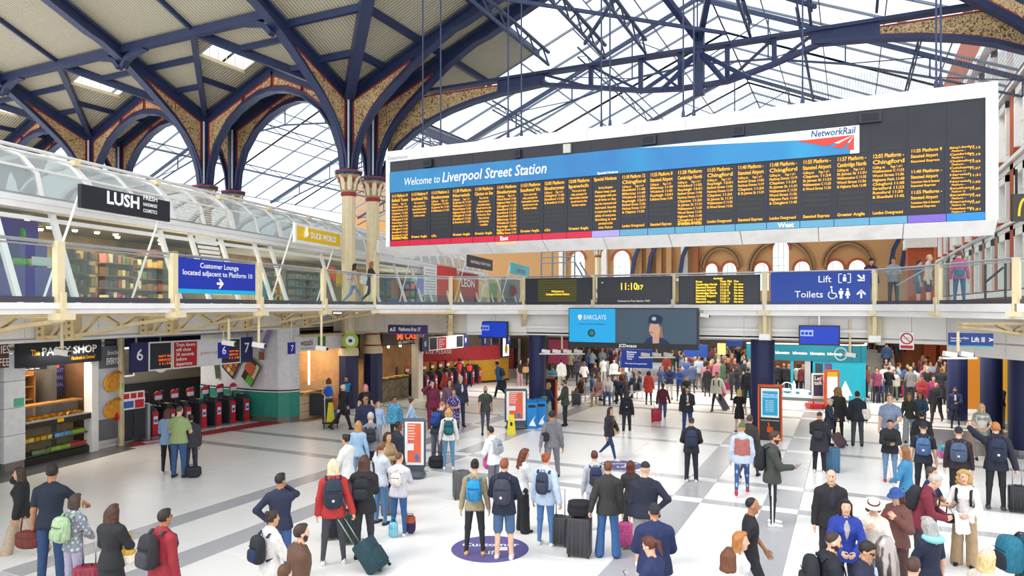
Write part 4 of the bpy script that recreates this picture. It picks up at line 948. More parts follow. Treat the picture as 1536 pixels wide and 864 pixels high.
# the pictured person (flat print)
pc = a+w*.69; SKN = M('print_skin','#d9a78e',.6,noise=.08)
def disc(x,z,rx,rz,mat,k,nm='screen_image'): obj(nm, MB().ell((x,Yf-.010-.003*k,z),(rx,.003,rz),16,8), mat, t, True)
pn = M('print_navy','#1d2f55',.6); 
obj('screen_image', MB().prism([(pc-.42,Yf-.012,zb),(pc-.3,Yf-.012,zb+.18),(pc-.08,Yf-.012,zb+.26),(pc+.12,Yf-.012,zb+.25),(pc+.4,Yf-.012,zb+.12),(pc+.5,Yf-.012,zb)],(0,.003,0)), pn, t, True)
obj('screen_image', MB().prism([(pc+.15,Yf-.014,zb+.2),(pc+.28,Yf-.014,zb+.22),(pc+.22,Yf-.014,zb+.62),(pc+.1,Yf-.014,zb+.6)],(0,.003,0)), M('print_hair','#9a7b63',.6), t, True)
obj('screen_image', MB().prism([(pc-.1,Yf-.016,zb),(pc+.13,Yf-.016,zb+.02),(pc+.14,Yf-.016,zb+.35),(pc-.1,Yf-.016,zb+.35)],(0,.003,0)), SKN, t, True)
disc(pc-.03,zb+.5,.2,.28,SKN,2); disc(pc+.0,zb+.86,.25,.17,pn,4); obj('screen_image', MB().prism([(pc-.3,Yf-.026,zb+.72),(pc+.22,Yf-.026,zb+.72),(pc+.24,Yf-.026,zb+.84),(pc-.2,Yf-.026,zb+.84)],(0,.003,0)), pn, t, True); disc(pc-.05,zb+.88,.08,.07,M('print_badge','#b9c9d9',.6),6); disc(pc-.13,zb+.4,.07,.02,M('print_lips','#b0605c',.6),6)
# small blue monitors
MON = emat('monitor_blue','#0b3fd0',.45)
for x0,x1,y0,y1,lab,Y in ((719,761,482,507,'bright blue monitor hanging left of the navy column under the bridge',YBR-.2),(1198,1260,488,518,'bright blue monitor hanging above the turquoise information pod',YBR-.2)):
    t,a,b,z0,z1 = bridge_box('hanging_monitor',lab,'monitor',x0,x1,y0,y1,MON,Y=Y,th=.12,frame=CASE); q=(b-a)
    obj('screen_icon', MB().box((a+.05,Y-.016,z0+(z1-z0)*.45),(a+q*.36,Y-.01,z1-(z1-z0)*.24)), M('icon_white','#aec4f4',.5), t, True)
    for k in range(3): obj('icon_bar', MB().box((a+.08+k*q*.095,Y-.02,z0+(z1-z0)*.52),(a+.08+k*q*.095+q*.07,Y-.016,z0+(z1-z0)*.66)), MON, t, True)
    obj('hanger', MB().tube([((a+b)/2,Y+.06,z1),((a+b)/2,Y+.06,ZFB)],.03,6), WHITE, t, True)
# no smoking sign and lift sign on the panels
Yp = YBR+.32
def pw(x,y,dd=21.9): r=ray(x,y); return CAM+r*dd
q0 = W4; q1 = W5; dq=(q1-q0).normalized(); nq=Vector((dq.y,-dq.x,0)); nq = nq if nq.dot(-q0)>0 else -nq
def onW(x,y,off=.03):
    r=ray(x,y); p0=q0+nq*off; t=(p0-CAM).dot(nq)/r.dot(nq); return CAM+r*t
c=onW(1360,508); t = thing('warning_sign','round red and white no smoking sign on the white fascia','sign',c)
rim=MB().tube([c+dq*(.16*math.cos(q))+UP*(.16*math.sin(q)) for q in np.linspace(0,2*math.pi,25)],.022,6); obj('white_plate', MB().prism([c+dq*-.2+UP*-.34,c+dq*.2+UP*-.34,c+dq*.2+UP*.2,c+dq*-.2+UP*.2],nq*-.02), WTXT, t, True)
RS=M('sign_red','#c4202b',.4,noise=0); obj('red_ring', rim, RS, t, True); obj('red_bar', MB().bar(c+dq*-.11+UP*.11,c+dq*.11+UP*-.11,.02,.035,nq), RS, t, True); obj('red_caption', MB().prism([c+dq*-.17+UP*-.31+nq*.004,c+dq*.17+UP*-.31+nq*.004,c+dq*.17+UP*-.21+nq*.004,c+dq*-.17+UP*-.21+nq*.004],nq*.004), RS, t, True)
obj('cigarette', MB().bar(c+dq*-.09+nq*.006,c+dq*.08+UP*.01+nq*.006,.004,.03,nq), M('sign_black','#23262e',.4), t, True)
dl = (B3-B2).normalized()
def hang_sign(x0,x1,y0,y1,d,lab,mat,band=None,nm='direction_sign',poles=True):
    p=CAM+ray(x0,(y0+y1)/2)*d; q=CAM+ray(x1,(y0+y1)/2)*(d*.97); z0=CAMH+(HY-y1)/FPX*d; z1=CAMH+(HY-y0)/FPX*d; dd=(q-p); dd.z=0; L=dd.length; dd.normalize(); n=Vector((dd.y,-dd.x,0))
    t=thing(nm,lab,'sign',((p.x+q.x)/2,(p.y+q.y)/2,z0))
    P=lambda u,z,o=0: Vector((p.x,p.y,0))+dd*u+n*o+UP*z
    obj('board', MB().prism([P(0,z0),P(L,z0),P(L,z1),P(0,z1)],n*-.08), mat, t, True)
    if band: obj('edge_band', MB().prism([P(0,z0,.004),P(L,z0,.004),P(L,z0+(z1-z0)*.09,.004),P(0,z0+(z1-z0)*.09,.004)],n*-.004), band, t, True)
    return t,P,L,z0,z1,dd
SNAVY=M('sign_navy','#232a5c',.4,noise=0)
t,P,L,z0,z1,dd=hang_sign(1422,1490,499,519,18.6,'navy Lift direction sign hanging below the right balcony',M('sign_blue3','#1b3a86',.4,noise=0),M('sign_teal','#1fa9b9',.4,noise=0))
h=z1-z0; text(t,'Lift',P(L*.52,z0+h*.36),dd,h*.5,WTXT,bold=.01,width=L*.17); text(t,'Customer Lounge and Platform',P(L*.06,z0+h*.55),dd,h*.2,WTXT,bold=.01,width=L*.4); text(t,'access this way',P(L*.06,z0+h*.35),dd,h*.2,WTXT,bold=.01,width=L*.24); obj('icon_tile', MB().prism([P(L*.74,z0+h*.35,.005),P(L*.82,z0+h*.35,.005),P(L*.82,z0+h*.72,.005),P(L*.74,z0+h*.72,.005)],(0,0,.001)) , WTXT, t, True); text(t,'>',P(L*.9,z0+h*.36),dd,h*.5,WTXT,bold=.03)
t,P,L,z0,z1,dd=hang_sign(582,640,487,501,27.2,'purple Platforms 8 to 17 direction sign on the corner fascia',M('sign_violet','#35305f',.4,noise=0),M('sign_pink','#8c4a7a',.4,noise=0))
h=z1-z0; text(t,'Platforms 8 to 17',P(L*.28,z0+h*.36),dd,h*.55,WTXT,bold=.012,width=L*.56); text(t,'^',P(L*.05,z0+h*.1),dd,h*.8,WTXT,bold=.03); obj('icon_tile', MB().prism([P(L*.14,z0+h*.3,.005),P(L*.2,z0+h*.3,.005),P(L*.2,z0+h*.75,.005),P(L*.14,z0+h*.75,.005)],(0,0,.001)), WTXT, t, True)
# ================================================================== ground-floor shops, left side (plane o = -6.8)
OG = -6.8
gz = lambda x,y,o=OG: Lz(x,y,o)
wall_g = struct('wall_left')
obj('rear_wall', lbox(-3,9.6,OG-3.2,OG-3.0,0,3.72), M('shop_rear','#6b4a30',.7,0,.3,1.5), wall_g)
obj('shop_soffit', lbox(-3,9.6,OG-3.0,OG+.0,3.3,3.4), M('shop_soffit_dark','#5a4a3a',.6), wall_g)
obj('fascia_beam', lbox(-3,9.2,OG-.3,OG,3.22,3.72), WHITEP, wall_g)
# white tiled pier
s0,s1 = Ls(-40,OG),Ls(6,OG); 
obj('brown_shopfront', lbox(s0-1,s1-.1,OG-.4,OG-.1,0,3.2), M('brown_front','#4a2d24',.5), wall_g)
s0,s1 = Ls(6,OG),Ls(38,OG)
for k in range(4): obj('pier_tile', lbox(s0,s1,OG-.6,OG,.25+.74*k,.25+.74*(k+1)-.012), M('pier_white','#e6e9ea',.35), wall_g)
obj('pier_kick', lbox(s0+.05,s1,OG-.6,OG-.03,0,.24), M('kick_grey','#8a8680',.4), wall_g)
obj('pier_notice', lbox(s1-.35,s1-.05,OG,OG+.01,1.75,1.98), M('notice_green','#58b890',.5), wall_g)
t = thing('menu_sign','brown and white lettered shop sign cut by the left edge','sign',lp(Ls(-10,OG+.1),OG+.1,3)); a,b=Ls(-45,OG),Ls(10,OG)
obj('board', lbox(a,b,OG-.05,OG+.08,gz(0,552),gz(0,512)), M('sign_brown','#5b3624',.5), t, True); text(t,'COOKIES',lp(a+.1,OG+.08,gz(0,530)),LU,.3,WTXT,width=(b-a)*.9); text(t,'& COFFEE',lp(a+.1,OG+.08,gz(0,549)),LU,.3,WTXT,width=(b-a)*.9)
# jambs
obj('side_wall', lbox(Ls(141,OG),Ls(145,OG),OG-3.1,OG-.2,0,3.4), M('shop_rear','#6b4a30',.7), wall_g)
for x0,x1 in ((136,146),): obj('jamb', lbox(Ls(x0,OG),Ls(x1,OG),OG-.25,OG+.05,0,3.25), WHITE, wall_g)
# Pasty shop sign
a,b=Ls(28,OG+.15),Ls(152,OG+.15); z0,z1=gz(90,547,OG+.15),gz(90,512,OG+.15)
t = thing('shop_sign','black shop sign with white letters over the pasty counter','sign',lp((a+b)/2,OG+.1,z0)); w=b-a
obj('board', lbox(a,b,OG-.05,OG+.15,z0,z1), M('sign_black','#23262e',.4), t, True)
ltext(t,'The',a+w*.13,OG+.15,z0+.32,.24,M('print_yellow','#f5b81e',.5,noise=0),'LEFT',.02,width=w*.1); ltext(t,'PASTY SHOP',a+w*.25,OG+.15,z0+.3,.32,WTXT,'LEFT',.02,width=w*.68); ltext(t,'Handmade in Cornwall',a+w*.6,OG+.15,z0+.11,.15,M('print_yellow','#f5b81e',.5),'LEFT',.02,width=w*.31,shear=.3)
# counter
a,b=Ls(39,OG),Ls(136,OG); w=b-a
t = thing('food_counter','pasty shop counter with glass shelf of pasties over a chilled snack display','counter',lp((a+b)/2,OG-.3,0))
DKW=M('counter_dark','#2a2622',.4); WOOD=M('counter_wood','#a5723f',.5,0,.15,6)
obj('kickboard', lbox(a,b,OG-.7,OG-.05,0,.22), DKW, t, True); obj('chill_back', lbox(a,b,OG-.75,OG-.65,.22,1.22), M('chill_beige','#a08c68',.5,0,.15,4), t, True)
for z in (.24,.62): obj('display_shelf', lbox(a,b,OG-.65,OG-.1,z,z+.03), M('shelf_green','#3f5a44',.4), t, True)
obj('worktop_edge', lbox(a,b,OG-.75,OG+.02,1.06,1.22), DKW, t, True); obj('worktop', lbox(a,b,OG-.75,OG+.03,1.22,1.25), STEEL, t, True)
obj('glass_shelf', lbox(a,b,OG-.5,OG-.48,1.25,1.62), glass('counter_glass','#f4f8f8',.9,.03), t, True); obj('upper_ledge', lbox(a,b,OG-.7,OG-.3,1.62,1.67), WOOD, t, True)
obj('price_label', lbox(a+w*.45,a+w*.55,OG+.02,OG+.03,1.12,1.25), M('print_yellow','#f5b81e',.5), t, True)
PST=M('pastry_golden','#d9962e',.55,0,.25,14,.4)
pm2=MB(); n=14
vs=[];ring=[(math.cos(math.pi*k/n),math.sin(math.pi*k/n)) for k in range(n+1)]
for h,sx in ((0,1.0),(.05,.95),(.085,.6),(.09,.2)): vs+= [(c*.17*sx,q*.12*sx+.0,h) for c,q in ring]
fs=[((n+1)*i+k,(n+1)*i+k+1,(n+1)*(i+1)+k+1,(n+1)*(i+1)+k) for i in range(3) for k in range(n)]
pm2.add(vs,fs); pm2.add([(c*.17,q*.12,.0) for c,q in ring]+[(c*.19,q*.14,.03) for c,q in ring],[(k,k+1,n+2+k,n+1+k) for k in range(n)])
pme=mesh_of(pm2,'pasty'); pme.materials.append(PST); pme.shade_smooth()
for k in range(16):
    o=bpy.data.objects.new('pasty',pme); COL.objects.link(o); f=(k+.5)/16; o.location=lp(a+.1+(w-.2)*f,OG-.2-.18*(k%2),1.255); o.rotation_euler=(0,0,LANG+random.uniform(-.5,.5))
    tag(o,'golden pasty on the pasty shop worktop, %s from the left'%ORD[k],'pasty','golden pasties on the counter')
pk=MB().prism([(-.09,-.07,0),(.09,-.07,0),(.0,.09,.0)],(0,0,.12)); 
def packs(z, f0, f1, n, cols, what):
    for k in range(n):
        c=cols[k%len(cols)]; key='pack_'+c
        if key not in bpy.data.meshes: me=mesh_of(MB().prism([(-.1,-.08,0),(.1,-.08,0),(.02,.1,0)],(0,0,.11)),key); me.materials.append(M('pack_'+c,c,.35))
        o=bpy.data.objects.new('snack_pack',bpy.data.meshes[key]); COL.objects.link(o); o.location=lp(a+w*(f0+(f1-f0)*(k+.5)/n),OG-.25-.16*(k%2),z); o.rotation_euler=(0,0,LANG+random.uniform(-.4,.4))
        tag(o,what+', %s from the left'%ORD[k],'snack pack',what+' group')
packs(.651,.03,.48,10,['#e7b62a','#d9a21e','#efd070'],'yellow snack pack on the upper chilled shelf')
packs(.651,.52,.76,7,['#7fb6de','#9cc8ea'],'pale blue snack pack on the upper chilled shelf')
packs(.651,.78,.98,6,['#8fae3a','#a9b84a'],'green snack pack at the right of the upper chilled shelf')
packs(.271,.2,.42,5,['#7a8a5a','#b59a6a'],'brown sandwich pack on the lower chilled shelf')
packs(.271,.45,.75,8,['#97b845','#6d9a3a'],'green sandwich pack on the lower chilled shelf')
packs(.271,.78,.98,5,['#b5362a','#d9b26a'],'red snack pack on the lower chilled shelf')
# behind the counter
for f0,f1,c,lab in ((.02,.25,'#3a86b8','blue menu screen over the pasty counter'),(.26,.66,'#25262b','dark menu screen with fine print over the pasty counter'),(.67,.86,'#c04a3a','colourful menu screen over the pasty counter')):
    m_=obj('menu_screen', lbox(a+w*f0,a+w*f1,OG-.9,OG-.86,2.62,3.12), M('menu'+c,c,.4,0,.35,5)); tag(m_,lab,'screen')
    if c=='#25262b':
        for q in range(6): text(m_,'Pasties  Coffee  Meals',lp(a+w*f0+.1,OG-.86,3.02-.075*q),LU,.06,WTXT)
t = thing('bakery_oven','tan bakery rack with baskets behind the pasty counter','rack',lp(a+w*.3,OG-1.6,0)); 
for q in (.02,.56): obj('rack_side', lbox(a+w*q,a+w*q+.06,OG-1.9,OG-1.1,0,2.55), WOOD, t, True)
obj('rack_back', lbox(a,a+w*.58,OG-1.95,OG-1.9,0,2.6), M('rack_tan','#b8854f',.6,0,.15,3), t, True)
for q,z in enumerate((1.72,2.1,2.42)): 
    obj('rack_shelf', lbox(a,a+w*.58,OG-1.9,OG-1.1,z,z+.03), WOOD, t, True)
    for k in range(4): obj('basket', MB().ell(lp(a+.2+w*.12*k,OG-1.4,z+.13),(.16,.2,.1)), [M('basket_dark','#2e2420',.6),M('bread_brown','#c99a5a',.6,0,.2,8)][(q+k)%2], t, True, smooth=True)
t = thing('chalk_board','dark navy poster with purple lettering beside the pasty rack','poster',lp(a+w*.9,OG-.9,1.9)); obj('board', lbox(a+w*.8,a+w*.985,OG-1.0,OG-.95,1.75,2.95), M('poster_ink','#232640',.5), t, True)
for q in range(4): text(t,['COFFEE','HOT','MEAL','DEAL'][q],lp(a+w*.82,OG-.95,2.7-.22*q),LU,.16,M('poster_violet','#7f7fe0',.5,noise=0),width=w*.14)
alight(lp((a+b)/2,OG-1.0,3.28),2.2,90,(1,.83,.6)); alight(lp((a+b)/2,OG-.2,3.2),1.6,40,(1,.9,.75))
# pasty poster on a curved panel
a,b=Ls(146,OG),Ls(181,OG); t=thing('pasty_poster','tall curved pasty poster reading something for everyone','poster',lp((a+b)/2,OG,0)); w=b-a
GREYG=M('poster_grey','#b9bdc4',.5,0,.06,2)
pp=MB(); N_=8
cv=lambda f:.12*math.sin(math.pi*min(1,f*1.05)*.9)
for k in range(N_): pp.prism([lp(a+w*k/N_,OG+cv(k/N_),.3),lp(a+w*(k+1)/N_,OG+cv((k+1)/N_),.3),lp(a+w*(k+1)/N_,OG+cv((k+1)/N_),3.25),lp(a+w*k/N_,OG+cv(k/N_),3.25)],LN*-.05)
obj('panel', pp, GREYG, t, True); obj('foot_rail', MB().path([lp(a+w*k/N_,OG+cv(k/N_)+.03,.22) for k in range(N_+1)],.06,.16,LN), STEEL, t, True)
def curvpatch(z0,z1,mat,nm,off=.012): 
    q=MB()
    for k in range(N_): q.prism([lp(a+w*k/N_,OG+cv(k/N_)+off,z0),lp(a+w*(k+1)/N_,OG+cv((k+1)/N_)+off,z0),lp(a+w*(k+1)/N_,OG+cv((k+1)/N_)+off,z1),lp(a+w*k/N_,OG+cv(k/N_)+off,z1)],LN*-.008)
    obj(nm,q,mat,t,True)
curvpatch(2.55,3.25,M('poster_slate','#5d6066',.5),'poster_head'); curvpatch(.3,.95,M('poster_slate','#5d6066',.5),'poster_foot')
for zc,rr in ((2.1,.42),(1.25,.4)):
    obj('pasty_print', MB().ell(lp(a+w*.52,OG+.13,zc),(w*.42,.035,rr*.75),14,8,Matrix.Rotation(LANG,3,'Z')@Matrix.Rotation(-.35,3,'Y')), PST, t, True, smooth=True)
    for q in range(9): g_=math.radians(25+14*q); obj('crimp_print', MB().ell(lp(a+w*(.52+.39*math.cos(g_)),OG+.16,zc+rr*.7*math.sin(g_)+.1*math.cos(g_)),(.05,.02,.055)), M('crimp_brown','#bd7d2a',.5), t, True)
text(t,'Something for',lp(a+w*.22,OG+.13,2.98),LU,.2,WTXT,shear=.3,width=w*.72,lift=.03); text(t,'EVERYONE',lp(a+w*.2,OG+.13,2.68),LU,.28,WTXT,bold=.02,width=w*.75,lift=.03)
obj('price_roundel', MB().ell(lp(a+w*.62,OG+.18,.98),(.14,.03,.14)), M('sign_red','#c4202b',.4), t, True); obj('green_roundel', MB().ell(lp(a+w*.85,OG+.16,1.95),(.09,.03,.13)), M('lime_print','#6cc23a',.5), t, True)
p=onL(181,460,OG+.1); post_=struct('trim_post',(p.x,p.y,0)); obj('beige_post', MB().lathe([(.11,0),(.11,3.7)],n=12), M('beige_post','#cdbd97',.5), post_)
# ================================================================== ticket gates 6-7
XG=-21.35
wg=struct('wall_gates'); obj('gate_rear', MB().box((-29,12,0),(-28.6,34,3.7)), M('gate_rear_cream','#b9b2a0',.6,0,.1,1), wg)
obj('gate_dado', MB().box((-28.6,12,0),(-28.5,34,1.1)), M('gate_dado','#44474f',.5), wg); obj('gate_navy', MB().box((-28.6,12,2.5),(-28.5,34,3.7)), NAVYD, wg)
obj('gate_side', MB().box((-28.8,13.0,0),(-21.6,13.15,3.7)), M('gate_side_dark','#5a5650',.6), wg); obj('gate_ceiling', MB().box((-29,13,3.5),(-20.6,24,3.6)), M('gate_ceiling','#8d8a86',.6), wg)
for yy,c,lab in ((15.6,'#7a2f30','maroon notice poster behind the ticket gates'),(17.2,'#3d4a66','poster of blue and yellow figures behind the ticket gates'),(18.7,'#4a4542','dark poster with a pale phone behind the ticket gates')):
    f_=thing('framed_poster',lab,'poster',(-26.5,yy,2.0)); obj('frame', MB().box((-26.52,yy-.55,1.65),(-26.47,yy+.55,2.85)), WHITE, f_, True); obj('print', MB().box((-26.47,yy-.48,1.72),(-26.46,yy+.48,2.78)), M('gp'+c,c,.5,0,.3,5), f_, True)
    obj('hanger', MB().bar((-26.5,yy,2.85),(-26.5,yy,3.6),.03,.03), STEEL, f_, True)
c_=thing('platform_clock','round white clock disc behind the ticket gates','clock',(-26.4,20.4,2.0)); obj('disc', MB().lathe([(.3,0),(.3,.06)],n=20).xf(Matrix.Translation((-26.4,20.4,2.0))@Matrix.Rotation(math.pi/2,4,'Y')), WHITE, c_, True); obj('face_print', MB().lathe([(.12,0),(.12,.01)],n=12).xf(Matrix.Translation((-26.34,20.4,2.0))@Matrix.Rotation(math.pi/2,4,'Y')), M('grey_print','#9a9a9e',.5), c_, True); obj('clock_hanger', MB().bar((-26.4,20.4,2.3),(-26.4,20.4,3.6),.04,.04), STEEL, c_, True)
GR=M('gate_red','#c3202f',.4); GD=M('gate_dark','#3b3f48',.35,.2); GW=M('gate_white','#dfe6f2',.4)
def make_gate():
    t=thing('ticket_gate','x','ticket gate'); 
    obj('cabinet', MB().rbox((-.75,0,.5),(1.5,.26,1.0),.1), GD, t); obj('red_front', MB().box((-.02,-.11,.08),(.02,.11,.92)), GR, t); obj('sticker', MB().box((.02,-.075,.5),(.028,.075,.76)), GW, t); obj('sticker_blue', MB().box((.028,-.06,.56),(.032,.06,.66)), M('sticker_blue','#2f62b5',.4), t)
    obj('steel_base', MB().box((-1.5,-.14,0),(.03,.14,.07)), STEEL, t); obj('reader', MB().cbox((-.3,0,1.06),(.3,.2,.12)), GD, t); obj('yellow_reader', MB().lathe([(.07,1.12),(.07,1.135)],(-.28,0,0),10), M('print_yellow','#f5b81e',.5), t)
    h=obj('round_sign', MB().lathe([(.17,0),(.17,.04)],n=16).xf(Matrix.Translation((-.75,0,1.35))@Matrix.Rotation(math.pi/2,4,'Y')), GR, t); obj('sign_panel', MB().box((-.705,-.14,1.22),(-.695,.14,1.36)), GW, h); obj('sign_stem', MB().bar((-.75,0,1.0),(-.75,0,1.25),.05,.05), GD, h)
    obj('flap', MB().box((-.9,.13,.25),(-.86,.36,.95)), M('flap_grey','#77808a',.3), t); obj('flap', MB().box((-.9,-.36,.25),(-.86,-.13,.95)), M('flap_grey','#77808a',.3), t)
    obj('bollard', MB().rbox((-1.35,0,1.2),(.14,.14,.5),.06), GD, t)
    return t
def copytree(o, parent=None):
    c=o.copy(); COL.objects.link(c); c.parent=parent
    for ch in o.children: copytree(ch,c)
    return c
g0=make_gate(); ng=8; ords=['first','second','third','fourth','fifth','sixth','seventh','eighth']
for k in range(ng):
    g=g0 if k==0 else copytree(g0); y=16.3+(20.7-16.3)*k/(ng-1); g.location=(XG+.08*(k/(ng-1)*4),y,0)
    g['label']='red fronted ticket gate at platforms 6 and 7, %s from the pasty poster'%ords[k]; g['group']='ticket gates at platforms 6 and 7'
mat_=thing('floor_mat','red floor mat with white and blue panels before the ticket gates','mat',(XG+1,18,0)); obj('mat_body', MB().prism([(XG+.1,15.2,.012),(XG+.6,15.0,.012),(-19.75,20.6,.012),(-20.6,20.8,.012)],(0,0,.008)), M('mat_red','#a8252c',.8), mat_, True)
obj('mat_print', MB().prism([(XG+.25,15.6,.02),(XG+.6,15.5,.02),(XG+.95,17.3,.02),(XG+.55,17.4,.02)],(0,0,.003)), M('mat_print','#c9cfe6',.8,0,.2,4), mat_, True)
# wide access gate with signs
t=thing('access_gate','wide steel access gate with red and white travel notices beside the pasty poster','gate',(XG+.2,15.4,0))
for y in (15.0,15.95): obj('gate_pillar', MB().box((XG-.1,y-.05,0),(XG+.15,y+.05,1.25)), STEEL, t, True)
obj('gate_leaf', MB().box((XG,15.06,.1),(XG+.03,15.45,1.1)), M('leaf_dark','#2c2f36',.3), t, True); obj('gate_leaf', MB().box((XG,15.48,.1),(XG+.03,15.9,1.1)), M('leaf_dark','#2c2f36',.3), t, True)
obj('notice_panel', MB().box((XG+.16,14.95,1.15),(XG+.2,15.75,1.72)), WHITE, t, True)
for k in range(3): obj('notice_icon', MB().box((XG+.2,15.0+.25*k,1.5),(XG+.205,15.2+.25*k,1.67)), RS, t, True)
obj('notice_icon', MB().box((XG+.2,15.4,1.17),(XG+.205,15.72,1.44)), RS, t, True); obj('notice_icon', MB().box((XG+.2,15.0,1.2),(XG+.205,15.35,1.42)), M('sticker_blue','#2f62b5',.4), t, True)
# platform sign row above the gates
def ysign_row(xp, label, items, top, bot, X):
    """items: (px0, px1, material, frame)"""
    pa=onX(items[0][0],460,X); t=thing('platform_sign',label,'sign',(X,pa.y,3.0)); out=[]
    xm=(items[0][0]+items[-1][1])/2; z1=onX(xm,top,X).z; z0=onX(xm,bot,X).z
    for x0,x1,mat,fr in items:
        y0=onX(x0,460,X).y; y1=onX(x1,460,X).y
        obj('sign_panel', MB().box((X-.12,y0,z0),(X,y1,z1)), WHITE if fr else mat, t, True)
        if fr: obj('panel_face', MB().box((X,y0+.05,z0+.05),(X+.008,y1-.05,z1-.05)), mat, t, True)
        out.append((y0,y1))
    for y in (out[0][0]+.2,out[-1][1]-.2): obj('hanger', MB().bar((X-.06,y,z1),(X-.06,y,3.72),.05,.05), STEEL, t, True)
    return t,out,z0,z1
RY=(0,1,0)
SW=M('sign_white','#f4f4f6',.4,noise=0); LEDO=emat('orange_led','#ff6a1f',.9)
Xs=-20.7
t,o_,z0,z1=ysign_row(0,'platform 6 and 7 sign row with red train doors notice above the gates',[(197,222,SNAVY,0),(223,258,SCRN,1),(259,297,RS,1),(297,331,SW,1),(331,361,SCRN,1),(361,379,SNAVY,0)],510,551,Xs); h=z1-z0
text(t,'6',((Xs+.0),(o_[0][0]+o_[0][1])/2,z0+h*.4),RY,h*.55,WTXT,'CENTER',.01); text(t,'7',(Xs,(o_[5][0]+o_[5][1])/2,z0+h*.4),RY,h*.55,WTXT,'CENTER',.01)
for k,st in enumerate(('Train doors','will close','30 seconds','before','departure')): text(t,st,(Xs+.008,o_[2][0]+.12,z1-.2-h*.17*k),RY,h*.17,WTXT,'LEFT',.015)
text(t,'greater',(Xs+.008,o_[3][0]+.1,z0+h*.45),RY,.16,M('pink_print','#d0508a',.5,noise=0)); text(t,'anglia',(Xs+.008,o_[3][0]+.6,z0+h*.45),RY,.16,M('grey_print','#9a9a9e',.5))
for i in (1,4):
    for k in range(3): text(t,['NOT IN','SERVICE','11:10'][k],(Xs+.008,o_[i][0]+.35,z0+h*(.45-.13*k)),RY,.1,LEDO,bold=.01,width=.45)
def blade(x,yc,size,st,lab,X,mat=None):
    c=onX(x,yc,X); t=thing('platform_number_sign',lab,'sign',c); obj('plate', MB().box((X-.05,c.y-size*.42,c.z-size*.5),(X,c.y+size*.42,c.z+size*.5)), mat or M('sign_royal','#1626a8',.4,noise=0), t, True); text(t,st,(X,c.y,c.z-size*.27),RY,size*.75,WTXT,'CENTER',.01,lift=.008); obj('stem', MB().bar((X-.025,c.y,c.z+size*.5),(X-.025,c.y,4.4),.03,.03), WHITE, t, True); obj('pink_edge', MB().box((X-.05,c.y-size*.42,c.z-size*.53),(X+.002,c.y+size*.42,c.z-size*.5)), M('sign_pink','#8c4a7a',.4), t, True)
blade(336,525,.5,'6','royal blue number 6 plate hanging in front of the platform sign row',-18.5)
blade(438,522,.42,'7','royal blue number 7 plate hanging by the sushi kiosk',-18.6)
# ================================================================== rounded sushi kiosk
KW=M('kiosk_white','#e4e2e4',.35); KG=M('kiosk_teal','#2f8f7d',.35)
pts=[(-24.0,20.9),(-21.6,20.85),(-20.4,20.82),(-19.9,20.95),(-19.55,21.3),(-19.42,21.8),(-19.42,22.5)]
pts=[(-24.4,20.75),(-22.9,20.55),(-21.4,20.42),(-20.5,20.42),(-19.95,20.55),(-19.6,20.85),(-19.5,21.25)]
t=thing('sushi_kiosk','round cornered white kiosk with sushi trays print and teal skirt','kiosk',(-20.5,21,0))
def wallstrip(z0,z1,mat,nm,off=0.,th=.06,a=0,b=None):
    q=MB(); P=[Vector((x,y,0)) for x,y in pts]
    for p,r in list(zip(P,P[1:]))[a:b]:
        d=(r-p).normalized(); n=Vector((d.y,-d.x,0)); e=d*.0
        q.prism([p+n*off+UP*z0-e,r+n*off+UP*z0+e,r+n*off+UP*z1+e,p+n*off+UP*z1-e],n*-th)
    return obj(nm,q,mat,t,True)
wallstrip(0,.22,M('kiosk_base','#77756f',.3,.3),'base'); wallstrip(.22,1.18,KG,'teal_skirt',.02); wallstrip(1.18,1.22,WHITE,'white_line',.025); wallstrip(1.22,1.27,M('sign_black','#23262e',.4),'black_line',.03); wallstrip(1.22,3.7,KW,'white_wall')
P0=Vector((-22.9,20.55,0)); P1=Vector((-21.4,20.42,0)); dk_=(P1-P0).normalized(); nk=Vector((dk_.y,-dk_.x,0))
def kprint(u,z,du,dz,ang,mat,k,nm='food_print'):
    c=P0+dk_*(u+.75)+nk*(.07+.004*k)+UP*z; X=dk_*math.cos(ang)+UP*math.sin(ang); Z=UP*math.cos(ang)-dk_*math.sin(ang)
    obj(nm, MB().prism([c-X*du-Z*dz,c+X*du-Z*dz,c+X*du+Z*dz,c-X*du+Z*dz],nk*.003), mat, t, True)
blackp=M('tray_black','#2b2622',.5)
kprint(-.1,2.25,.42,.5,-.6,blackp,0)
for i in range(3):
    for j in range(4):
        u=(i-1)*.24; v=(j-1.5)*.22; ca,sa=math.cos(-.6),math.sin(-.6); kprint(-.1+u*ca-v*sa,2.25+u*sa+v*ca,.1,.09,-.6,M('sushi%d'%((i+j)%4),['#e2653a','#e8d9a8','#d9a23a','#c94a3a'][(i+j)%4],.5),1)
kprint(1.05,1.95,.36,.5,-.6,blackp,0); kprint(1.0,2.1,.28,.24,-.6,M('salmon_orange','#e2632f',.5,0,.15,9),1); kprint(.95,1.6,.2,.16,-.6,GRN,1); kprint(1.3,1.95,.1,.3,-.6,M('sushi1','#e8d9a8',.5),1)
kprint(-1.05,2.0,.12,.42,.2,M('herb_dark','#4a5a3a',.5,0,.3,8),0); kprint(1.65,2.6,.16,.16,0,M('soy_brown','#9a5a2a',.5),0); kprint(1.9,3.2,.14,.5,-.5,M('wrap_lilac','#9a8fc0',.5),0)
for k in range(9): text(t,'sushi and bento',(-19.48,20.98,2.6-.15*k),(.4,1,0),.06,M('grey_print','#9a9a9e',.5),width=.25)
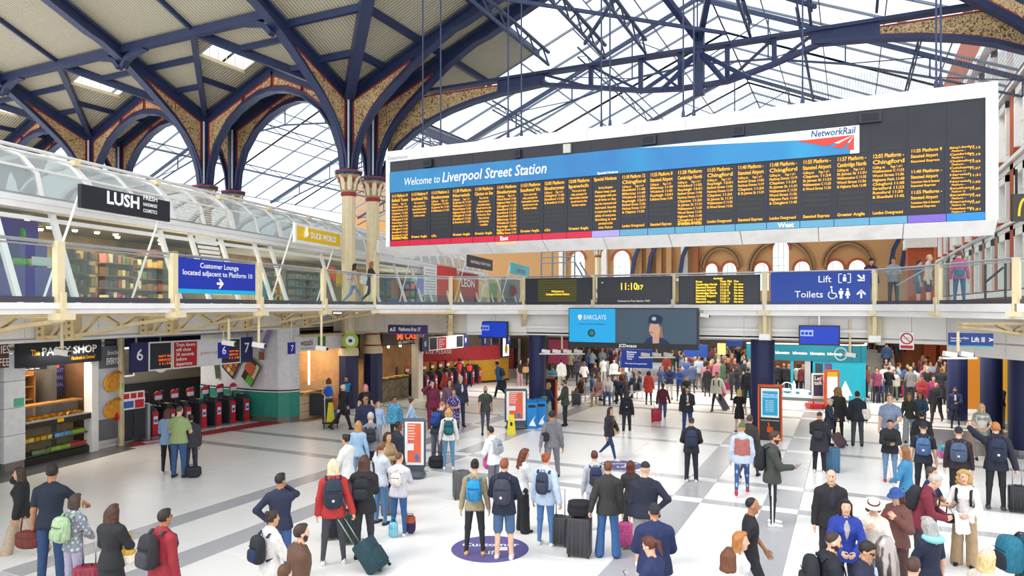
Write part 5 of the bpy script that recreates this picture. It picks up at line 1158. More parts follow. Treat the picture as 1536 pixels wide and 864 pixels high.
# ================================================================== wasabi and burrito fronts (plane X=-19.2)
XW=-19.45
def yz(x,y,X=XW): p=onX(x,y,X); return p.y,p.z
wa=struct('wall_shops_rear'); obj('timber_rear', MB().box((XW-3.1,21.2,0),(XW-3.0,40,3.5)), M('timber_pale','#c79a68',.6,0,.18,2), wa); obj('shop_ceiling', MB().box((XW-3,21.2,3.3),(XW+.2,40,3.4)), M('shop_ceiling_warm','#cbb89a',.6), wa)
obj('shop_floor', MB().box((XW-3,21.2,0),(XW+.4,25.0,.015)), M('timber_floor','#b98f63',.5,0,.12,3), wa)
y0,_=yz(439,0); y1,_=yz(512,0)
obj('side_wall', MB().box((XW-3,y1+.05,0),(XW,y1+.2,3.4)), M('timber_pale','#c79a68',.6), wa)
t=thing('shop_sign','white sushi shop sign with green square','sign',(XW+.1,(y0+y1)/2,2.9)); za=yz(475,525)[1]; zb2=yz(475,503)[1]
obj('board', MB().box((XW-.05,y0,za),(XW+.08,y1,zb2)), M('kiosk_white','#e4e2e4',.35), t, True); text(t,'wasabi',(XW+.08,y0+.35,za+.22),RY,.36,M('sign_black','#23262e',.4),'LEFT',.015,width=(y1-y0)*.24); text(t,'sushi & bento',(XW+.08,y0+.35,za+.08),RY,.12,M('sign_black','#23262e',.4),width=(y1-y0)*.24)
obj('green_square', MB().box((XW+.08,y0+(y1-y0)*.46,za+.03),(XW+.088,y0+(y1-y0)*.62,zb2-.05)), M('square_green','#3f7a4a',.5), t, True)
for x in (446,469,497):
    yy,_=yz(x,0); tb=obj('light_tube', MB().tube([(XW-1.2,yy,1.2),(XW-1.2,yy,3.2)],.035,8), emat('tube_light','#fff1d8',5)); tag(tb,'vertical lit tube lamp in the sushi shop, %s'%{446:'beside the sushi kiosk',469:'middle of the three',497:'nearest the navy column'}[x],'lamp','sushi shop tube lamps')
t=thing('food_counter','pale timber sushi counter with warm food trays','counter',(XW-.5,(y0+y1)/2,0)); obj('front', MB().box((XW-.8,y0+.1,0),(XW-.2,y1-.35,.95)), M('counter_cream','#d9c3a0',.5), t, True); obj('top', MB().box((XW-.85,y0+.1,.95),(XW-.12,y1-.35,1.0)), WOOD, t, True)
for z in (.3,.6): obj('groove', MB().box((XW-.2,y0+.1,z),(XW-.195,y1-.35,z+.02)), M('groove_brown','#8a6a48',.6), t, True)
for k in range(6): obj('food_tray', MB().cbox((XW-.45,y0+.35+(y1-y0-1)*k/5,1.03),(.4,.3,.05)), M('tray%d'%(k%3),['#c98a2a','#7a4a22','#e0b050'][k%3],.5,0,.3,12), t, True)
obj('sneeze_guard', MB().box((XW-.3,y0+.1,1.05),(XW-.28,y1-.35,1.45)), glass('counter_glass','#f4f8f8',.9), t, True)
alight((XW-1.5,(y0+y1)/2,3.25),1.8,45,(1,.86,.66))
obj('healthy_panel', MB().box((XW-2.95,y0+1.2,1.5),(XW-2.9,y1,2.2)), M('timber_light','#dcb889',.6), wa); text(wa,'healthy eating',(XW-2.9,y0+1.6,1.9),RY,.28,M('print_brown','#6a4a28',.6,noise=0),width=1.6)
# round lime sign
c=onX(526,511,-18.6); t=thing('round_sign','round lime green sign with white centre and blue mark by the columns','sign',c)
for r,mt,o2 in ((.33,M('lime_sign','#a6d02a',.4,noise=0),0),(.2,WTXT,.02)): obj('disc', MB().lathe([(r,0),(r,.05)],n=24).xf(Matrix.Translation(c+Vector((ST,-CT,0))*o2)@Matrix.Rotation(math.atan2(-CT,ST),4,'Z')@Matrix.Rotation(math.pi/2,4,'Y')), mt, t, True)
obj('map_mark', MB().ell(c+Vector((ST,-CT,0))*.075,(.1,.05,.07)), M('sign_navy','#232a5c',.4), t, True); obj('stem', MB().tube([c+UP*.3,c+UP*.9],.02,6), STEEL, t, True)
# burrito shop
y0,_=yz(574,0); y1,_=yz(637,0)
t=thing('shop_sign','dark burrito shop sign with orange letters','sign',(XW+.3,(y0+y1)/2,2.9)); za=yz(605,517,XW+.3)[1]; zb2=3.55
obj('board', MB().box((XW+.15,y0-.4,za),(XW+.3,y1+.3,zb2)), M('sign_dusky','#4a4236',.5,0,.3,3), t, True); text(t,'MI CASA',(XW+.3,y0+.7,za+.25),RY,.42,emat('neon_orange','#ff5a24',1.2),'LEFT',.02,width=1.9); text(t,'-BURRITOS-',(XW+.3,y0+.75,za+.06),RY,.17,WTXT,'LEFT',.02,width=1.6)
t=thing('food_counter','stone clad burrito counter topped with bright food','counter',(XW-.6,(y0+y1)/2,0)); obj('stone_front', MB().box((XW-.9,y0,0),(XW-.3,y1-1.0,1.0)), ramp_mat('rubble_stone','cells',['#4a4438','#8a7f68','#5d5646'],6,.7), t, True); obj('top', MB().box((XW-.95,y0,1.0),(XW-.25,y1-1.0,1.05)), DKW, t, True)
for k in range(9): obj('food_tray', MB().cbox((XW-.5,y0+.2+(y1-y0-1.3)*k/8,1.09),(.4,.26,.06)), M('salad%d'%(k%4),['#e09a3a','#c23a2a','#e8c85a','#6f8f3a'][k%4],.5,0,.3,12), t, True)
obj('menu_screen', MB().box((XW-2.6,y0+1.6,1.9),(XW-2.55,y1-.4,3.2)), M('tile_dark','#2a2320',.4,0,.2,6), wa)
alight((XW-1.2,(y0+y1)/2,3.2),1.4,40,(1,.85,.6))
for k in range(3): b_=obj('pendant_bulb', MB().ell((XW-.9,y0+.7+1.0*k,2.55),(.06,.06,.08)), emat('bulb_glow','#ffe9bd',6)); tag(b_,'glowing pendant bulb over the burrito counter, %s from the left'%ORD[k],'light','burrito pendant bulbs')
p1=onX(626,460,XW+.3); pz=struct('trim_pillar',(XW+.3,p1.y,0)); obj('white_pillar', MB().box((XW+.1,p1.y-.2,0),(XW+.5,p1.y+.2,3.5)), STONE, pz, True)
# ================================================================== platforms 8-9 gateline, yellow booth
Xs=-18.7
t,o_,z0,z1=ysign_row(0,'platform 8 and 9 sign row with red train doors notice, far gates',[(633,643,SNAVY,0),(644,656,SCRN,1),(656,670,RS,1),(670,684,SW,1),(684,695,SCRN,1),(695,702,SNAVY,0)],504,524,Xs); h=z1-z0
for i,st in ((0,'8'),(5,'9')): text(t,st,(Xs,(o_[i][0]+o_[i][1])/2,z0+h*.35),RY,h*.55,WTXT,'CENTER',.01)
for k,st in enumerate(('Train doors','will close','30 seconds','before','departure')): text(t,st,(Xs+.008,o_[2][0]+.12,z1-.2-h*.17*k),RY,h*.17,WTXT,'LEFT',.015)
yl=onX(640,460,-21).y; 
booth=thing('staff_booth','curved yellow booth with red upper panel behind the far gates','booth',(-20.5,36,0)); bpts=[Vector((-23.0,33.0,0)),Vector((-21.0,34.8,0)),Vector((-19.6,36.4,0)),Vector((-18.9,37.6,0)),Vector((-18.8,38.6,0)),Vector((-19.2,39.4,0))]
for i,(p,q) in enumerate(zip(bpts,bpts[1:])):
    d=(q-p).normalized(); n=Vector((d.y,-d.x,0))
    obj('yellow_panel', MB().prism([p,q,q+UP*1.35,p+UP*1.35],n*-.08), M('booth_yellow','#c9951f',.5,0,.08,3), booth, True)
    obj('red_panel' if i<3 else 'grey_panel', MB().prism([p+UP*1.37,q+UP*1.37,q+UP*(2.2 if i<3 else 3.4),p+UP*(2.2 if i<3 else 3.4)],n*-.06), M('booth_red','#b3222c',.5) if i<3 else M('booth_grey','#a6a49c',.5), booth, True)
    obj('plinth', MB().prism([p+n*.02,q+n*.02,q+n*.02+UP*.12,p+n*.02+UP*.12],n*-.05), DARK, booth, True)
text(booth,'NOT IN USE PLEASE',bpts[0]+UP*1.8+Vector((.3,.25,0)),bpts[1]-bpts[0],.3,WTXT)
p=bpts[3]+(bpts[4]-bpts[3])*.5; f_=thing('light_box','lit poster with a yellow cup on the staff booth','poster',(p.x+.05,p.y,1.5)); obj('frame', MB().box((p.x+.02,p.y-.55,1.45),(p.x+.14,p.y+.4,2.75)), M('frame_black','#26272b',.4), f_, True); obj('print', MB().box((p.x+.14,p.y-.48,1.52),(p.x+.15,p.y+.33,2.68)), emat('lightbox_white','#f2f6ff',.8), f_, True); obj('cup_print', MB().ell((p.x+.155,p.y-.06,1.95),(.01,.2,.3)), M('sign_yellow','#f2c500',.4), f_, True)
gb=MB()
for r in range(1):
    for k in range(9):
        g=copytree(g0); g.location=(-19.4,29.6+.8*k,0); g['label']='far ticket gate at platforms 8 and 9, %s along from the burrito shop'%(ords+['ninth'])[k]; g['group']='ticket gates at platforms 8 and 9'
blade(727.5,511,.5,'8','blue platform plate reading 8, left of the two under the bridge corner',-16.0); blade(763,508,.5,'9','blue platform plate reading 9, right of the two under the bridge corner',-14.6)
# newsagent front beyond, pink panel, far fronts
far=struct('wall_far_shops')
def ypanel(x0,x1,y0,y1,Y,mat,nm='shop_panel',parent=far,th=.1):
    a=onY(x0,460,Y).x; b=onY(x1,460,Y).x; xm=(x0+x1)/2; z0=max(0,onY(xm,y1,Y).z); z1=onY(xm,y0,Y).z
    return obj(nm, MB().box((a,Y,z0),(b,Y+th,z1)), mat, parent, True),a,b,z0,z1
ypanel(690,905,490,575,47,M('far_front_brown','#8a7a66',.7,0,.3,.6)); ypanel(735,780,512,573,46.5,M('far_news','#5a4336',.6,0,.6,2.2)); ypanel(738,779,508,514,46.3,M('sign_dusky','#4a4236',.5)); ypanel(736,738,508,575,46.2,WHITE); ypanel(777,780,508,575,46.2,STONE); ypanel(757,770,522,565,46,M('fridge_red','#a8302e',.5,0,.4,4)); ypanel(739,756,514,524,46.1,M('news_purple','#3d3a88',.4)); ypanel(757,776,514,524,46.1,M('screen_dark','#2a2d38',.3))
obj('soffit_fill_panel', MB().box((-20,28,3.35),(-14,29,3.37)), emat('soffit_fill_glow','#fff6e8',2.2), far)  # glowing panel added to brighten the space under the mezzanine
t=thing('pink_hoarding','magenta hoarding panel behind the navy bridge column','panel',onY(836,545,40)); o,a,b,z0,z1=ypanel(823,851,509,546,40,M('hoarding_magenta','#a83a66',.5,0,.08,3),'panel',t); obj('panel_frame', MB().box((a-.06,39.98,z1),(b+.06,40.1,z1+.06)), DARK, t, True)
p=onY(850,546,40); obj('leg', MB().box((a,40,0),(a+.08,40.1,z0)), DARK, t, True); obj('leg', MB().box((b-.08,40,0),(b,40.1,z0)), DARK, t, True)
# ================================================================== far hall under the bridge and beyond
wf=struct('wall_far'); YF=78.0
# brick wall with round-arched windows, seen between bridge rail and departures board
BRX0,BRX1=-62,8.0
ww=[]  # windows: (cx, half width, sill z, spring z)
def wpx(x,ytop,half,ysill=None): 
    c=onY(x,ytop,YF); hw=(onY(x+half,ytop,YF).x-onY(x-half,ytop,YF).x)/2; ww.append((c.x,hw,6.2,c.z-hw))
for x,y,h in ((866,378,11),(932,377,13),(1067,396,9),(1094,395,10.5),(1142,395,11),(1171,362,12),(1203,393,11.5),(1253,392,12),(1286,391,12.5)): wpx(x,y,h)
ww.sort(); ZTOP=22
obj('brick_band', MB().box((BRX0,YF,0),(BRX1,YF+.8,6.2)), BRICK, wf)
def arch_pts(c,hw,sp,n=10): return [(c-hw*math.cos(math.pi*k/n),sp+hw*math.sin(math.pi*k/n)*1.08) for k in range(n+1)]
xp=BRX0
for c,hw,si,sp in ww:
    if c-hw>xp: obj('brick_pier', MB().box((xp,YF,6.2),(c-hw,YF+.8,ZTOP)), BRICK, wf)
    q=MB()
    ap=arch_pts(c,hw,sp)
    for (x0,z0),(x1,z1) in zip(ap,ap[1:]): q.prism([(x0,YF,z0),(x1,YF,z1),(x1,YF,ZTOP),(x0,YF,ZTOP)],(0,.8,0))
    obj('brick_head', q, BRICK, wf)
    obj('arch_trim', MB().path([(x,YF-.05,z) for x,z in arch_pts(c,hw+.12,sp)],.2,.24,(0,1,0)), M('arch_red_brick','#a8502f',.8,0,.1,6), wf)
    wn=struct('window_far',(c,YF+.4,si)); obj('window_pane', MB().box((c-hw,YF+.45,si),(c+hw,YF+.47,sp+hw*1.1)), emat('bright_sky_pane','#ffffff',1.0), wn, True)
    f_=MB()
    for k in (-.33,.33): f_.box((c+hw*k-.03,YF+.38,si),(c+hw*k+.03,YF+.44,sp+hw*.9))
    for k in range(1,5): z=si+(sp-si)*k/5; f_.box((c-hw,YF+.38,z-.03),(c+hw,YF+.44,z+.03))
    obj('window_frame', f_, M('window_grey','#cdd3da',.5), wn, True)
    xp=c+hw
obj('brick_pier', MB().box((xp,YF,6.2),(BRX1,YF+.8,ZTOP)), BRICK, wf)
for x0,x1 in ((1052,1112),(1122,1222),(1233,1310)):      # large blind arches
    a=onY(x0,400,YF).x; b=onY(x1,400,YF).x; c=(a+b)/2; hw=(b-a)/2; top=onY((x0+x1)/2,{1052:369,1122:357,1233:361}[x0],YF).z
    for k,dr in enumerate((0,-.3)): obj('blind_arch', MB().path([(c+(hw+dr)*math.cos(q),YF-.1-.06*k,top-hw+dr+(hw)*math.sin(q)) for q in np.linspace(0,math.pi,18)],.3,.22,(0,1,0)), M('arch_moulding','#8d6b45',.8), wf)
for x,w in ((845,5),(905,8),(960,5),(975,4),(990,4),(1005,4),(1028,5),(1045,4)):
    c=onY(x,400,YF).x; obj('brick_buttress', MB().box((c-.35*w/5,YF-.6,0),(c+.35*w/5,YF,18)), [BRICK,M('buttress_red','#9a5a38',.8),STONE][int(x)%3], wf)
obj('stone_string', MB().box((onY(945,400,YF).x,YF-.7,7.3),(onY(1040,400,YF).x,YF,7.6)), STONE, wf)
for x in (948,972,1020,1335,1352):    # small iron brackets
    c=onY(x,370,YF-1); obj('wall_bracket', MB().path([(c.x,YF-1,8),(c.x+.3,YF-1,10),(c.x+1.2,YF-1,12)],.3,.4,(0,1,0)), NAVY, wf)
# far nave column with leafy capital
column(*onY(897,400,64).xy,'distant cream iron column with leafy capital standing behind the bridge clock')
# maintenance gantry by the vault end
gp=onY(835,385,50); t=thing('maintenance_gantry','grey tubular access gantry above the end of the vault','gantry',(gp.x,50,0)); q=MB(); gx0,gx1=onY(812,385,50).x,onY(862,385,50).x; gz0,gz1=onY(835,394,50).z,onY(835,377,50).z
GS=M('gantry_grey','#8f959c',.5,.3)
for z in (gz0,gz0+(gz1-gz0)*.5,gz1): obj('rail', MB().tube([(gx0,50,z),(gx1,50,z)],.05,6), GS, t, True)
for k in range(4): x=gx0+(gx1-gx0)*k/3; obj('upright', MB().tube([(x,50,0),(x,50,gz1)],.06,6), GS, t, True)
obj('ladder', MB().bar((gx1,50,gz0),(gx1+2.2,49.5,ZFL),.1,.1).bar((gx1+.3,50.3,gz0),(gx1+2.5,49.8,ZFL),.1,.1), GS, t, True)
# ---- red brick and stone facade on the right (plane X = 7)
XR=7.4; wr=struct('wall_right'); STONE=M('bright_stone','#f3eee5',.7,0,.05,3)
obj('brick_face', MB().box((XR,26,0),(XR+1,YF,24)), BRICKR, wr)
for z,d,hh in ((8.25,.3,.2),(8.5,.42,.16),(11.2,.3,.25),(11.5,.45,.2),(15.0,.5,.4),(19.0,.6,.5),(5.0,.3,.3)): obj('stone_cornice', MB().box((XR-d,26,z),(XR,YF-4,z+hh)), STONE, wr)
for k in range(12):
    y=27.5+4.0*k
    for z0,z1 in ((5.4,8.2),(8.9,11.1),(12.1,14.8),(15.6,18.6)):
        wn=struct('window_facade',(XR-.1,y,z0))
        obj('surround', MB().box((XR-.35,y-1.1,z0),(XR-.02,y-.8,z1)).box((XR-.35,y+.8,z0),(XR-.02,y+1.1,z1)).box((XR-.35,y-1.1,z1-.35),(XR-.02,y+1.1,z1)), STONE, wn, True)
        obj('pane', MB().box((XR-.06,y-.8,z0),(XR-.02,y+.8,z1-.35)), M('facade_pane','#dfe3e2',.2), wn, True)
        f_=MB()
        for u in (-.4,0,.4): f_.box((XR-.12,y+u-.04,z0),(XR-.06,y+u+.04,z1-.35))
        f_.box((XR-.12,y-.8,z0+1.2),(XR-.06,y+.8,z0+1.3)); obj('mullions', f_, WHITE, wn, True)
    obj('brick_pilaster', MB().box((XR-.3,y+1.5,5.4),(XR,y+2.3,15)), BRICKR, wr)
obj('pilaster_cap', MB().box((XR-.5,60,9.0),(XR,62,9.6)), STONE, wr)
t=thing('brick_pier','red brick pier with stone cap behind the right balcony walkers','pier',(XR-2.4,66,0)); obj('shaft', MB().box((XR-3.2,64.5,0),(XR-1.4,67,9.2)), BRICKR, t, True); obj('cap', MB().box((XR-3.4,64.3,9.2),(XR-1.2,67.2,10.0)), STONE, t, True)
# fast-food hanging sign with a yellow arch
t=thing('hanging_sign','dark hanging sign with a yellow arch at the right edge','sign',CAM+ray(1540,330)*17)
d_=17.0; p=CAM+ray(1519,310)*d_; q=CAM+ray(1575,310)*(d_*.99); z1=CAMH+(460-291)/FPX*d_; z0=CAMH+(460-332)/FPX*d_; dd=(q-p); dd.z=0; L=dd.length; dd.normalize(); n=Vector((dd.y,-dd.x,0)); P=lambda u,z,o=0: Vector((p.x,p.y,0))+dd*u+n*o+UP*z
obj('board', MB().prism([P(0,z0),P(L,z0),P(L,z1),P(0,z1)],n*-.1), M('sign_olive_black','#33302a',.4,noise=0), t, True)
YA=M('arch_yellow','#f6c31c',.4,noise=0)
for c in (.26,.5): obj('yellow_arch', MB().path([P(c+.13*math.cos(a),z0+.12+.42*math.sin(a),.01) for a in np.linspace(0,math.pi,14)],.01,.055,n), YA, t, True)
obj('hanger', MB().tube([P(.1,z1,-.05),P(.1,z1+.6,-.05)],.03,6), DARK, t, True)
# glass stair balustrade behind the right balcony
t=thing('stair_balustrade','sloping glass stair balustrade with steel handrail behind the right balcony','balustrade',pxd(1440,24)+UP*ZFL)
a_=pxd(1345,25)+UP*(ZFL+.1); b_=pxd(1500,22.5)+UP*(ZFL+1.6)
obj('glass_panel', MB().prism([a_,b_,b_+UP*.9,a_+UP*.6],(0,.02,0)), BALG, t, True); obj('handrail', MB().tube([a_+UP*.6,b_+UP*.9],.03,8), STEEL, t, True)
obj('handrail', MB().tube([pxd(1478,22)+UP*(ZFL+.7),pxd(1505,21.6)+UP*(ZFL+1.15)],.035,8), DARK, t, True)
for x in (1478,1508,1530): obj('post', MB().bar(pxd(x,22)+UP*ZFL,pxd(x,22)+UP*(ZFL+1.3),.06,.06), DARK, t, True)
# ---- hall under the bridge, right side: timber wall, shopfronts, stairs
wu=struct('wall_under_right')
obj('timber_wall', MB().box((-6,47.8,0),(XR+2,48.0,3.4)), M('timber_orange','#a9642c',.6,0,.25,.8), wu)
for x in (1335,1394,1418): c=onY(x,530,47.6).x; obj('timber_post', MB().box((c-.3,47.3,0),(c+.3,47.8,3.4)), M('post_orange','#b5542a',.6), wu)
obj('under_ceiling', MB().box((-30,26,3.30),(XR+3,48,3.36)), M('under_ceiling','#b9b4ac',.6), wu)
obj('shop_right', MB().box((XR-1.6,28,0),(XR-1.4,40,3.3)), M('shop_right_dark','#3a3a40',.5,0,.4,1), wu)
for x,d,w,c,lab in ((1460,29.5,1.7,'#d98a32','orange lit shop window between the navy columns'),(1510,26.5,.6,'#d9a032','narrow golden lit door between the navy columns')):
    p=pxd(x,d); o=obj('lit_shop_window', MB().cbox((0,0,1.55),(w,.08,2.7)).xf(Matrix.Translation(p)@Matrix.Rotation(TH,4,'Z')), emat('lit_'+c,c,.5)); tag(o,lab,'shop window')
# stairs in the back right with a crowd
st=thing('staircase','broad staircase climbing at the back right full of people','stairs',(onY(1315,560,42).x,42,0))
sx0,sx1=onY(1296,560,42).x,onY(1345,560,42).x
for k in range(12): obj('step', MB().box((sx0,41.6+.32*k,0),(sx1,41.92+.32*k,.17*(k+1))), M('step_grey','#8d8c8a',.6), st, True)
obj('stair_glass', MB().prism([(sx0-.1,41.5,.9),(sx0-.1,45.5,3),(sx0-.1,45.5,2.1),(sx0-.1,41.5,.05)],(.03,0,0)), BALG, st, True)
# ---- under the bridge, centre: panels, info boards
def hanging(x0,x1,y0,y1,Y,mat,lab,nm='information_board',cat='board',emit=None,legs=True,lines=()):
    a=onY(x0,460,Y).x; b=onY(x1,460,Y).x; xm=(x0+x1)/2; z1=onY(xm,y0,Y).z; z0=onY(xm,y1,Y).z
    t=thing(nm,lab,cat,((a+b)/2,Y,0)); obj('panel', MB().box((a,Y,z0),(b,Y+.12,z1)), mat, t, True)
    if legs:
        for x in (a+.05,b-.15): obj('leg', MB().box((x,Y+.02,0),(x+.1,Y+.1,z0)), STEEL, t, True)
    return t,a,b,z0,z1
BB=emat('info_blue','#0f3a9a',.35)
t,a,b,z0,z1=hanging(932,978,524,552,36.5,BB,'tall blue information board with white lettering behind the waiting seats')
for k in range(4): text(t,['Platforms','Tickets','Toilets','Taxis'][k],(a+.3,36.49,z1-.2-.12*k),R,.14,WTXT)
text(t,'Welcome to Liverpool Street',(a+.2,36.49,z0+.2),R,.1,WTXT)
t,a,b,z0,z1=hanging(1026,1061,517,536,40,M('info_royal','#1f4fb0',.4),'royal blue board with turquoise mark right of the advertising screen')
hanging(1090,1113,511,519,38,BB,'low blue direction board hanging beside the lit orange panel',legs=False,nm='direction_sign',cat='sign')
hanging(1076,1088,515,532,38.5,emat('lit_orange_panel','#ffcf7a',.9),'glowing orange and white panel far under the bridge',nm='light_box',cat='light box')
obj('dark_backdrop', MB().box((-19,56,0),(-6,56.2,3.3)), M('backdrop_dark','#4a4038',.7,0,.4,.7), far); obj('dark_backdrop', MB().box((-6,52,0),(XR+2,52.2,3.3)), M('backdrop_dark','#4a4038',.7), far)
for k in range(6): obj('soffit_fill_panel', MB().box((-12+3.4*k,30,3.27),(-10.8+3.4*k,44,3.29)), emat('soffit_fill_glow','#fff6e8',2.2), far)  # unseen glowing strips added to lift the hall below the bridge
for k in range(3): alight((-9+6*k,36,3.25),5,120,(1,.96,.9),nm='ceiling_lamp')  # fill lights added under the ceiling to brighten the hall
alight((-17,33,3.25),3,120,(1,.95,.88),nm='ceiling_lamp'); alight((-25,18,3.4),3,90,(1,.95,.88),nm='ceiling_lamp'); alight((3,30,3.25),3,80,(1,.95,.88),nm='ceiling_lamp')
# ================================================================== turquoise information pod
pod=thing('information_pod','turquoise information pod with open counter and white city skyline','information booth',(-1.5,36.5,0))
TQ=M('pod_turquoise','#1aa3bd',.4,0,.04,2); TD=M('pod_teal','#0f7488',.4,0,.04,2)
PL=[fl(1163,604),fl(1228,610)]
yb=36.2; X=lambda x: onY(x,460,yb).x
xa,xm1,xb=X(1120),X(1216),X(1278)
zh=onY(1200,545,yb).z; zt0=onY(1200,541,yb).z; zt1=onY(1200,517,yb).z; zc=onY(1190,587,yb).z
q=[Vector((xa,yb,0)),Vector((xm1,yb,0)),Vector((xb,yb,0)),Vector((xb+.35,yb+.12,0)),Vector((xb+.55,yb+.45,0)),Vector((xb+.6,yb+1.2,0)),Vector((xb+.6,yb+3,0))]
def podstrip(i0,i1,z0,z1,mat,nm,off=0.):
    mm_=MB()
    for p,r in list(zip(q,q[1:]))[i0:i1]:
        d=(r-p).normalized(); n=Vector((d.y,-d.x,0)); mm_.prism([p+n*off+UP*z0,r+n*off+UP*z0,r+n*off+UP*z1,p+n*off+UP*z1],n*-.1)
    return obj(nm,mm_,mat,pod,True)
podstrip(0,6,0,.12,M('kiosk_base','#77756f',.3),'plinth',.01); podstrip(0,1,.12,zc,TQ,'counter_front'); podstrip(1,6,.12,zt0,TQ,'curved_wall'); podstrip(0,6,zt0,zt1,TD,'header',.04); podstrip(0,6,zt1,zt1+.06,WHITE,'white_cap',.06)
obj('counter_top', MB().box((xa,yb-.05,zc),(xm1,yb+.7,zc+.06)), WHITE, pod, True)
podstrip(1,2,zc,zt0,M('pod_grey','#a9adb3',.4),'grey_jamb',.01) if False else None
for x,mt,w in ((1188,TQ,.12),(1213,M('pod_grey','#a9adb3',.4),.35)): c=X(x); obj('mullion', MB().box((c-w/2,yb,zc),(c+w/2,yb+.1,zt0)), mt, pod, True)
obj('rear_counter', MB().box((xa,yb+2.4,.0),(xm1,yb+2.6,.9)), M('pod_grey','#a9adb3',.4), pod, True)
for k,st in enumerate(('Information','Information','Informations','Informacje')): text(pod,st,(X(1163+26*k),yb-.04,(zt0+zt1)/2-.08),R,.2,WTXT,'LEFT',.02,width=X(1184)-X(1163))
for x0,x1,c in ((1223,1234,'#2c3a4a'),(1237,1248,'#5a4a7a')): obj('poster', MB().box((X(x0),yb-.02,onY(1230,562,yb).z),(X(x1),yb,onY(1230,545,yb).z)), M('podp'+c,c,.4,0,.3,4), pod, True)
sk=MB(); zb_=.16; Yq=yb-.012
def tower(x,w,h): q_=.0004*(len(sk.v)//8); sk.box((x-w/2,Yq-.006-q_,zb_-q_),(x+w/2,Yq,zb_+h))
for x,w,h in ((1172,.5,.12),(1181,.6,.15),(1191,.16,.62),(1199,.7,.16),(1206,.4,.38),(1212,.5,.14),(1222,.9,.12),(1235,.5,.2),(1248,.6,.12),(1268,.28,.5)): tower(X(x),w,h)
sk.prism([(X(1191)-.08,Yq-.006,zb_+.62),(X(1191)+.08,Yq-.006,zb_+.62),(X(1191),Yq-.006,zb_+.82)],(0,.006,0)); sk.prism([(X(1268)-.3,Yq-.02,zb_+.2),(X(1268)+.3,Yq-.02,zb_+.2),(X(1268),Yq-.02,zb_+.9)],(0,.006,0))
c=Vector((X(1181),Yq,zb_+.42)); sk.path([c+Vector((.28*math.cos(a),0,.28*math.sin(a))) for a in np.linspace(0,2*math.pi,22)],.006,.04,(0,1,0))
obj('skyline_print', sk, WTXT, pod, True)
# let's talk poster on red trolley, orange framed screen
t=thing('poster_stand',"white framed Let's talk poster on a red wheeled base",'poster stand',fl(1222,612)); L0=fl(1222,612); d=depth(L0)
def stand_px(x0,x1,y0,y1,d): a=CAM+ray(x0,y0)*d; b=CAM+ray(x1,y1)*d; return a,b
a,b=stand_px(1218,1237,560,598,d); rt=Vector((CT,ST,0)); nn=Vector((ST,-CT,0)); wd=(b-a).dot(rt); P=lambda u,z,o=0: Vector((a.x,a.y,0))+rt*u+nn*o+UP*z
obj('frame', MB().prism([P(0,b.z),P(wd,b.z),P(wd,a.z),P(0,a.z)],nn*-.06), WHITE, t, True); obj('print', MB().prism([P(.07,b.z+.12,.004),P(wd-.07,b.z+.12,.004),P(wd-.07,a.z-.07,.004),P(.07,a.z-.07,.004)],nn*-.004), M('talk_navy','#3a3f5e',.4,0,.3,3), t, True)
text(t,"Let's",P(.1,a.z-.3,.006),rt,.24,WTXT,bold=.02); text(t,'talk',P(.1,a.z-.5,.006),rt,.24,WTXT,bold=.02); obj('red_base', MB().prism([P(-.2,.02,.3),P(wd+.3,.02,.3),P(wd+.3,.2,.3),P(-.2,.2,.3)],nn*-.6), RS, t, True); obj('red_stem', MB().bar(P(wd*.15,.1,-.03),P(wd*.15,b.z,-.03),.06,.06), RS, t, True)
t=thing('lit_screen','orange framed lit screen standing against the turquoise pod','screen',fl(1248,614)); d=depth(fl(1248,614)); a,b=stand_px(1238,1259,555,612,d); wd=(b-a).dot(rt)
obj('frame', MB().prism([P(0,0),P(wd,0),P(wd,a.z),P(0,a.z)],nn*-.12), M('kiosk_orange','#d8541a',.4), t, True); obj('screen', MB().prism([P(.08,.5,.004),P(wd-.08,.5,.004),P(wd-.08,a.z-.08,.004),P(.08,a.z-.08,.004)],nn*-.004), emat('screen_white','#eef4f6',.7), t, True); obj('screen_header', MB().prism([P(.08,a.z-.3,.008),P(wd-.08,a.z-.3,.008),P(wd-.08,a.z-.08,.008),P(.08,a.z-.08,.008)],nn*-.004), M('header_yellow','#d9b92a',.4), t, True)
# ================================================================== people: one continuous surface each (signed-distance blend, surface nets)
def attr_mat(name, rough, bump=.25, bscale=16., sheen=0.):
    m = bpy.data.materials.new(name); m.use_nodes = True; nt = m.node_tree; N = nt.nodes; L = nt.links; b = N['Principled BSDF']
    a = N.new('ShaderNodeAttribute'); a.attribute_name = 'wear'; b.inputs['Roughness'].default_value = rough
    tc = N.new('ShaderNodeTexCoord'); t = N.new('ShaderNodeTexNoise'); t.inputs['Scale'].default_value = bscale; t.inputs['Detail'].default_value = 3; t.inputs['Distortion'].default_value = 1.2
    mp = N.new('ShaderNodeMapping'); mp.inputs['Scale'].default_value = (1.4,1.4,.6); L.new(tc.outputs['Object'], mp.inputs[0]); L.new(mp.outputs[0], t.inputs['Vector'])
    r = N.new('ShaderNodeMapRange'); r.inputs['From Min'].default_value = .3; r.inputs['From Max'].default_value = .7; r.inputs['To Min'].default_value = .86; r.inputs['To Max'].default_value = 1.12
    x = N.new('ShaderNodeVectorMath'); x.operation = 'SCALE'; L.new(t.outputs['Fac'], r.inputs['Value']); L.new(a.outputs['Color'], x.inputs[0]); L.new(r.outputs['Result'], x.inputs['Scale']); L.new(x.outputs[0], b.inputs['Base Color'])
    bp_ = N.new('ShaderNodeBump'); bp_.inputs['Strength'].default_value = bump; bp_.inputs['Distance'].default_value = .03; L.new(t.outputs['Fac'], bp_.inputs['Height']); L.new(bp_.outputs['Normal'], b.inputs['Normal'])
    return m
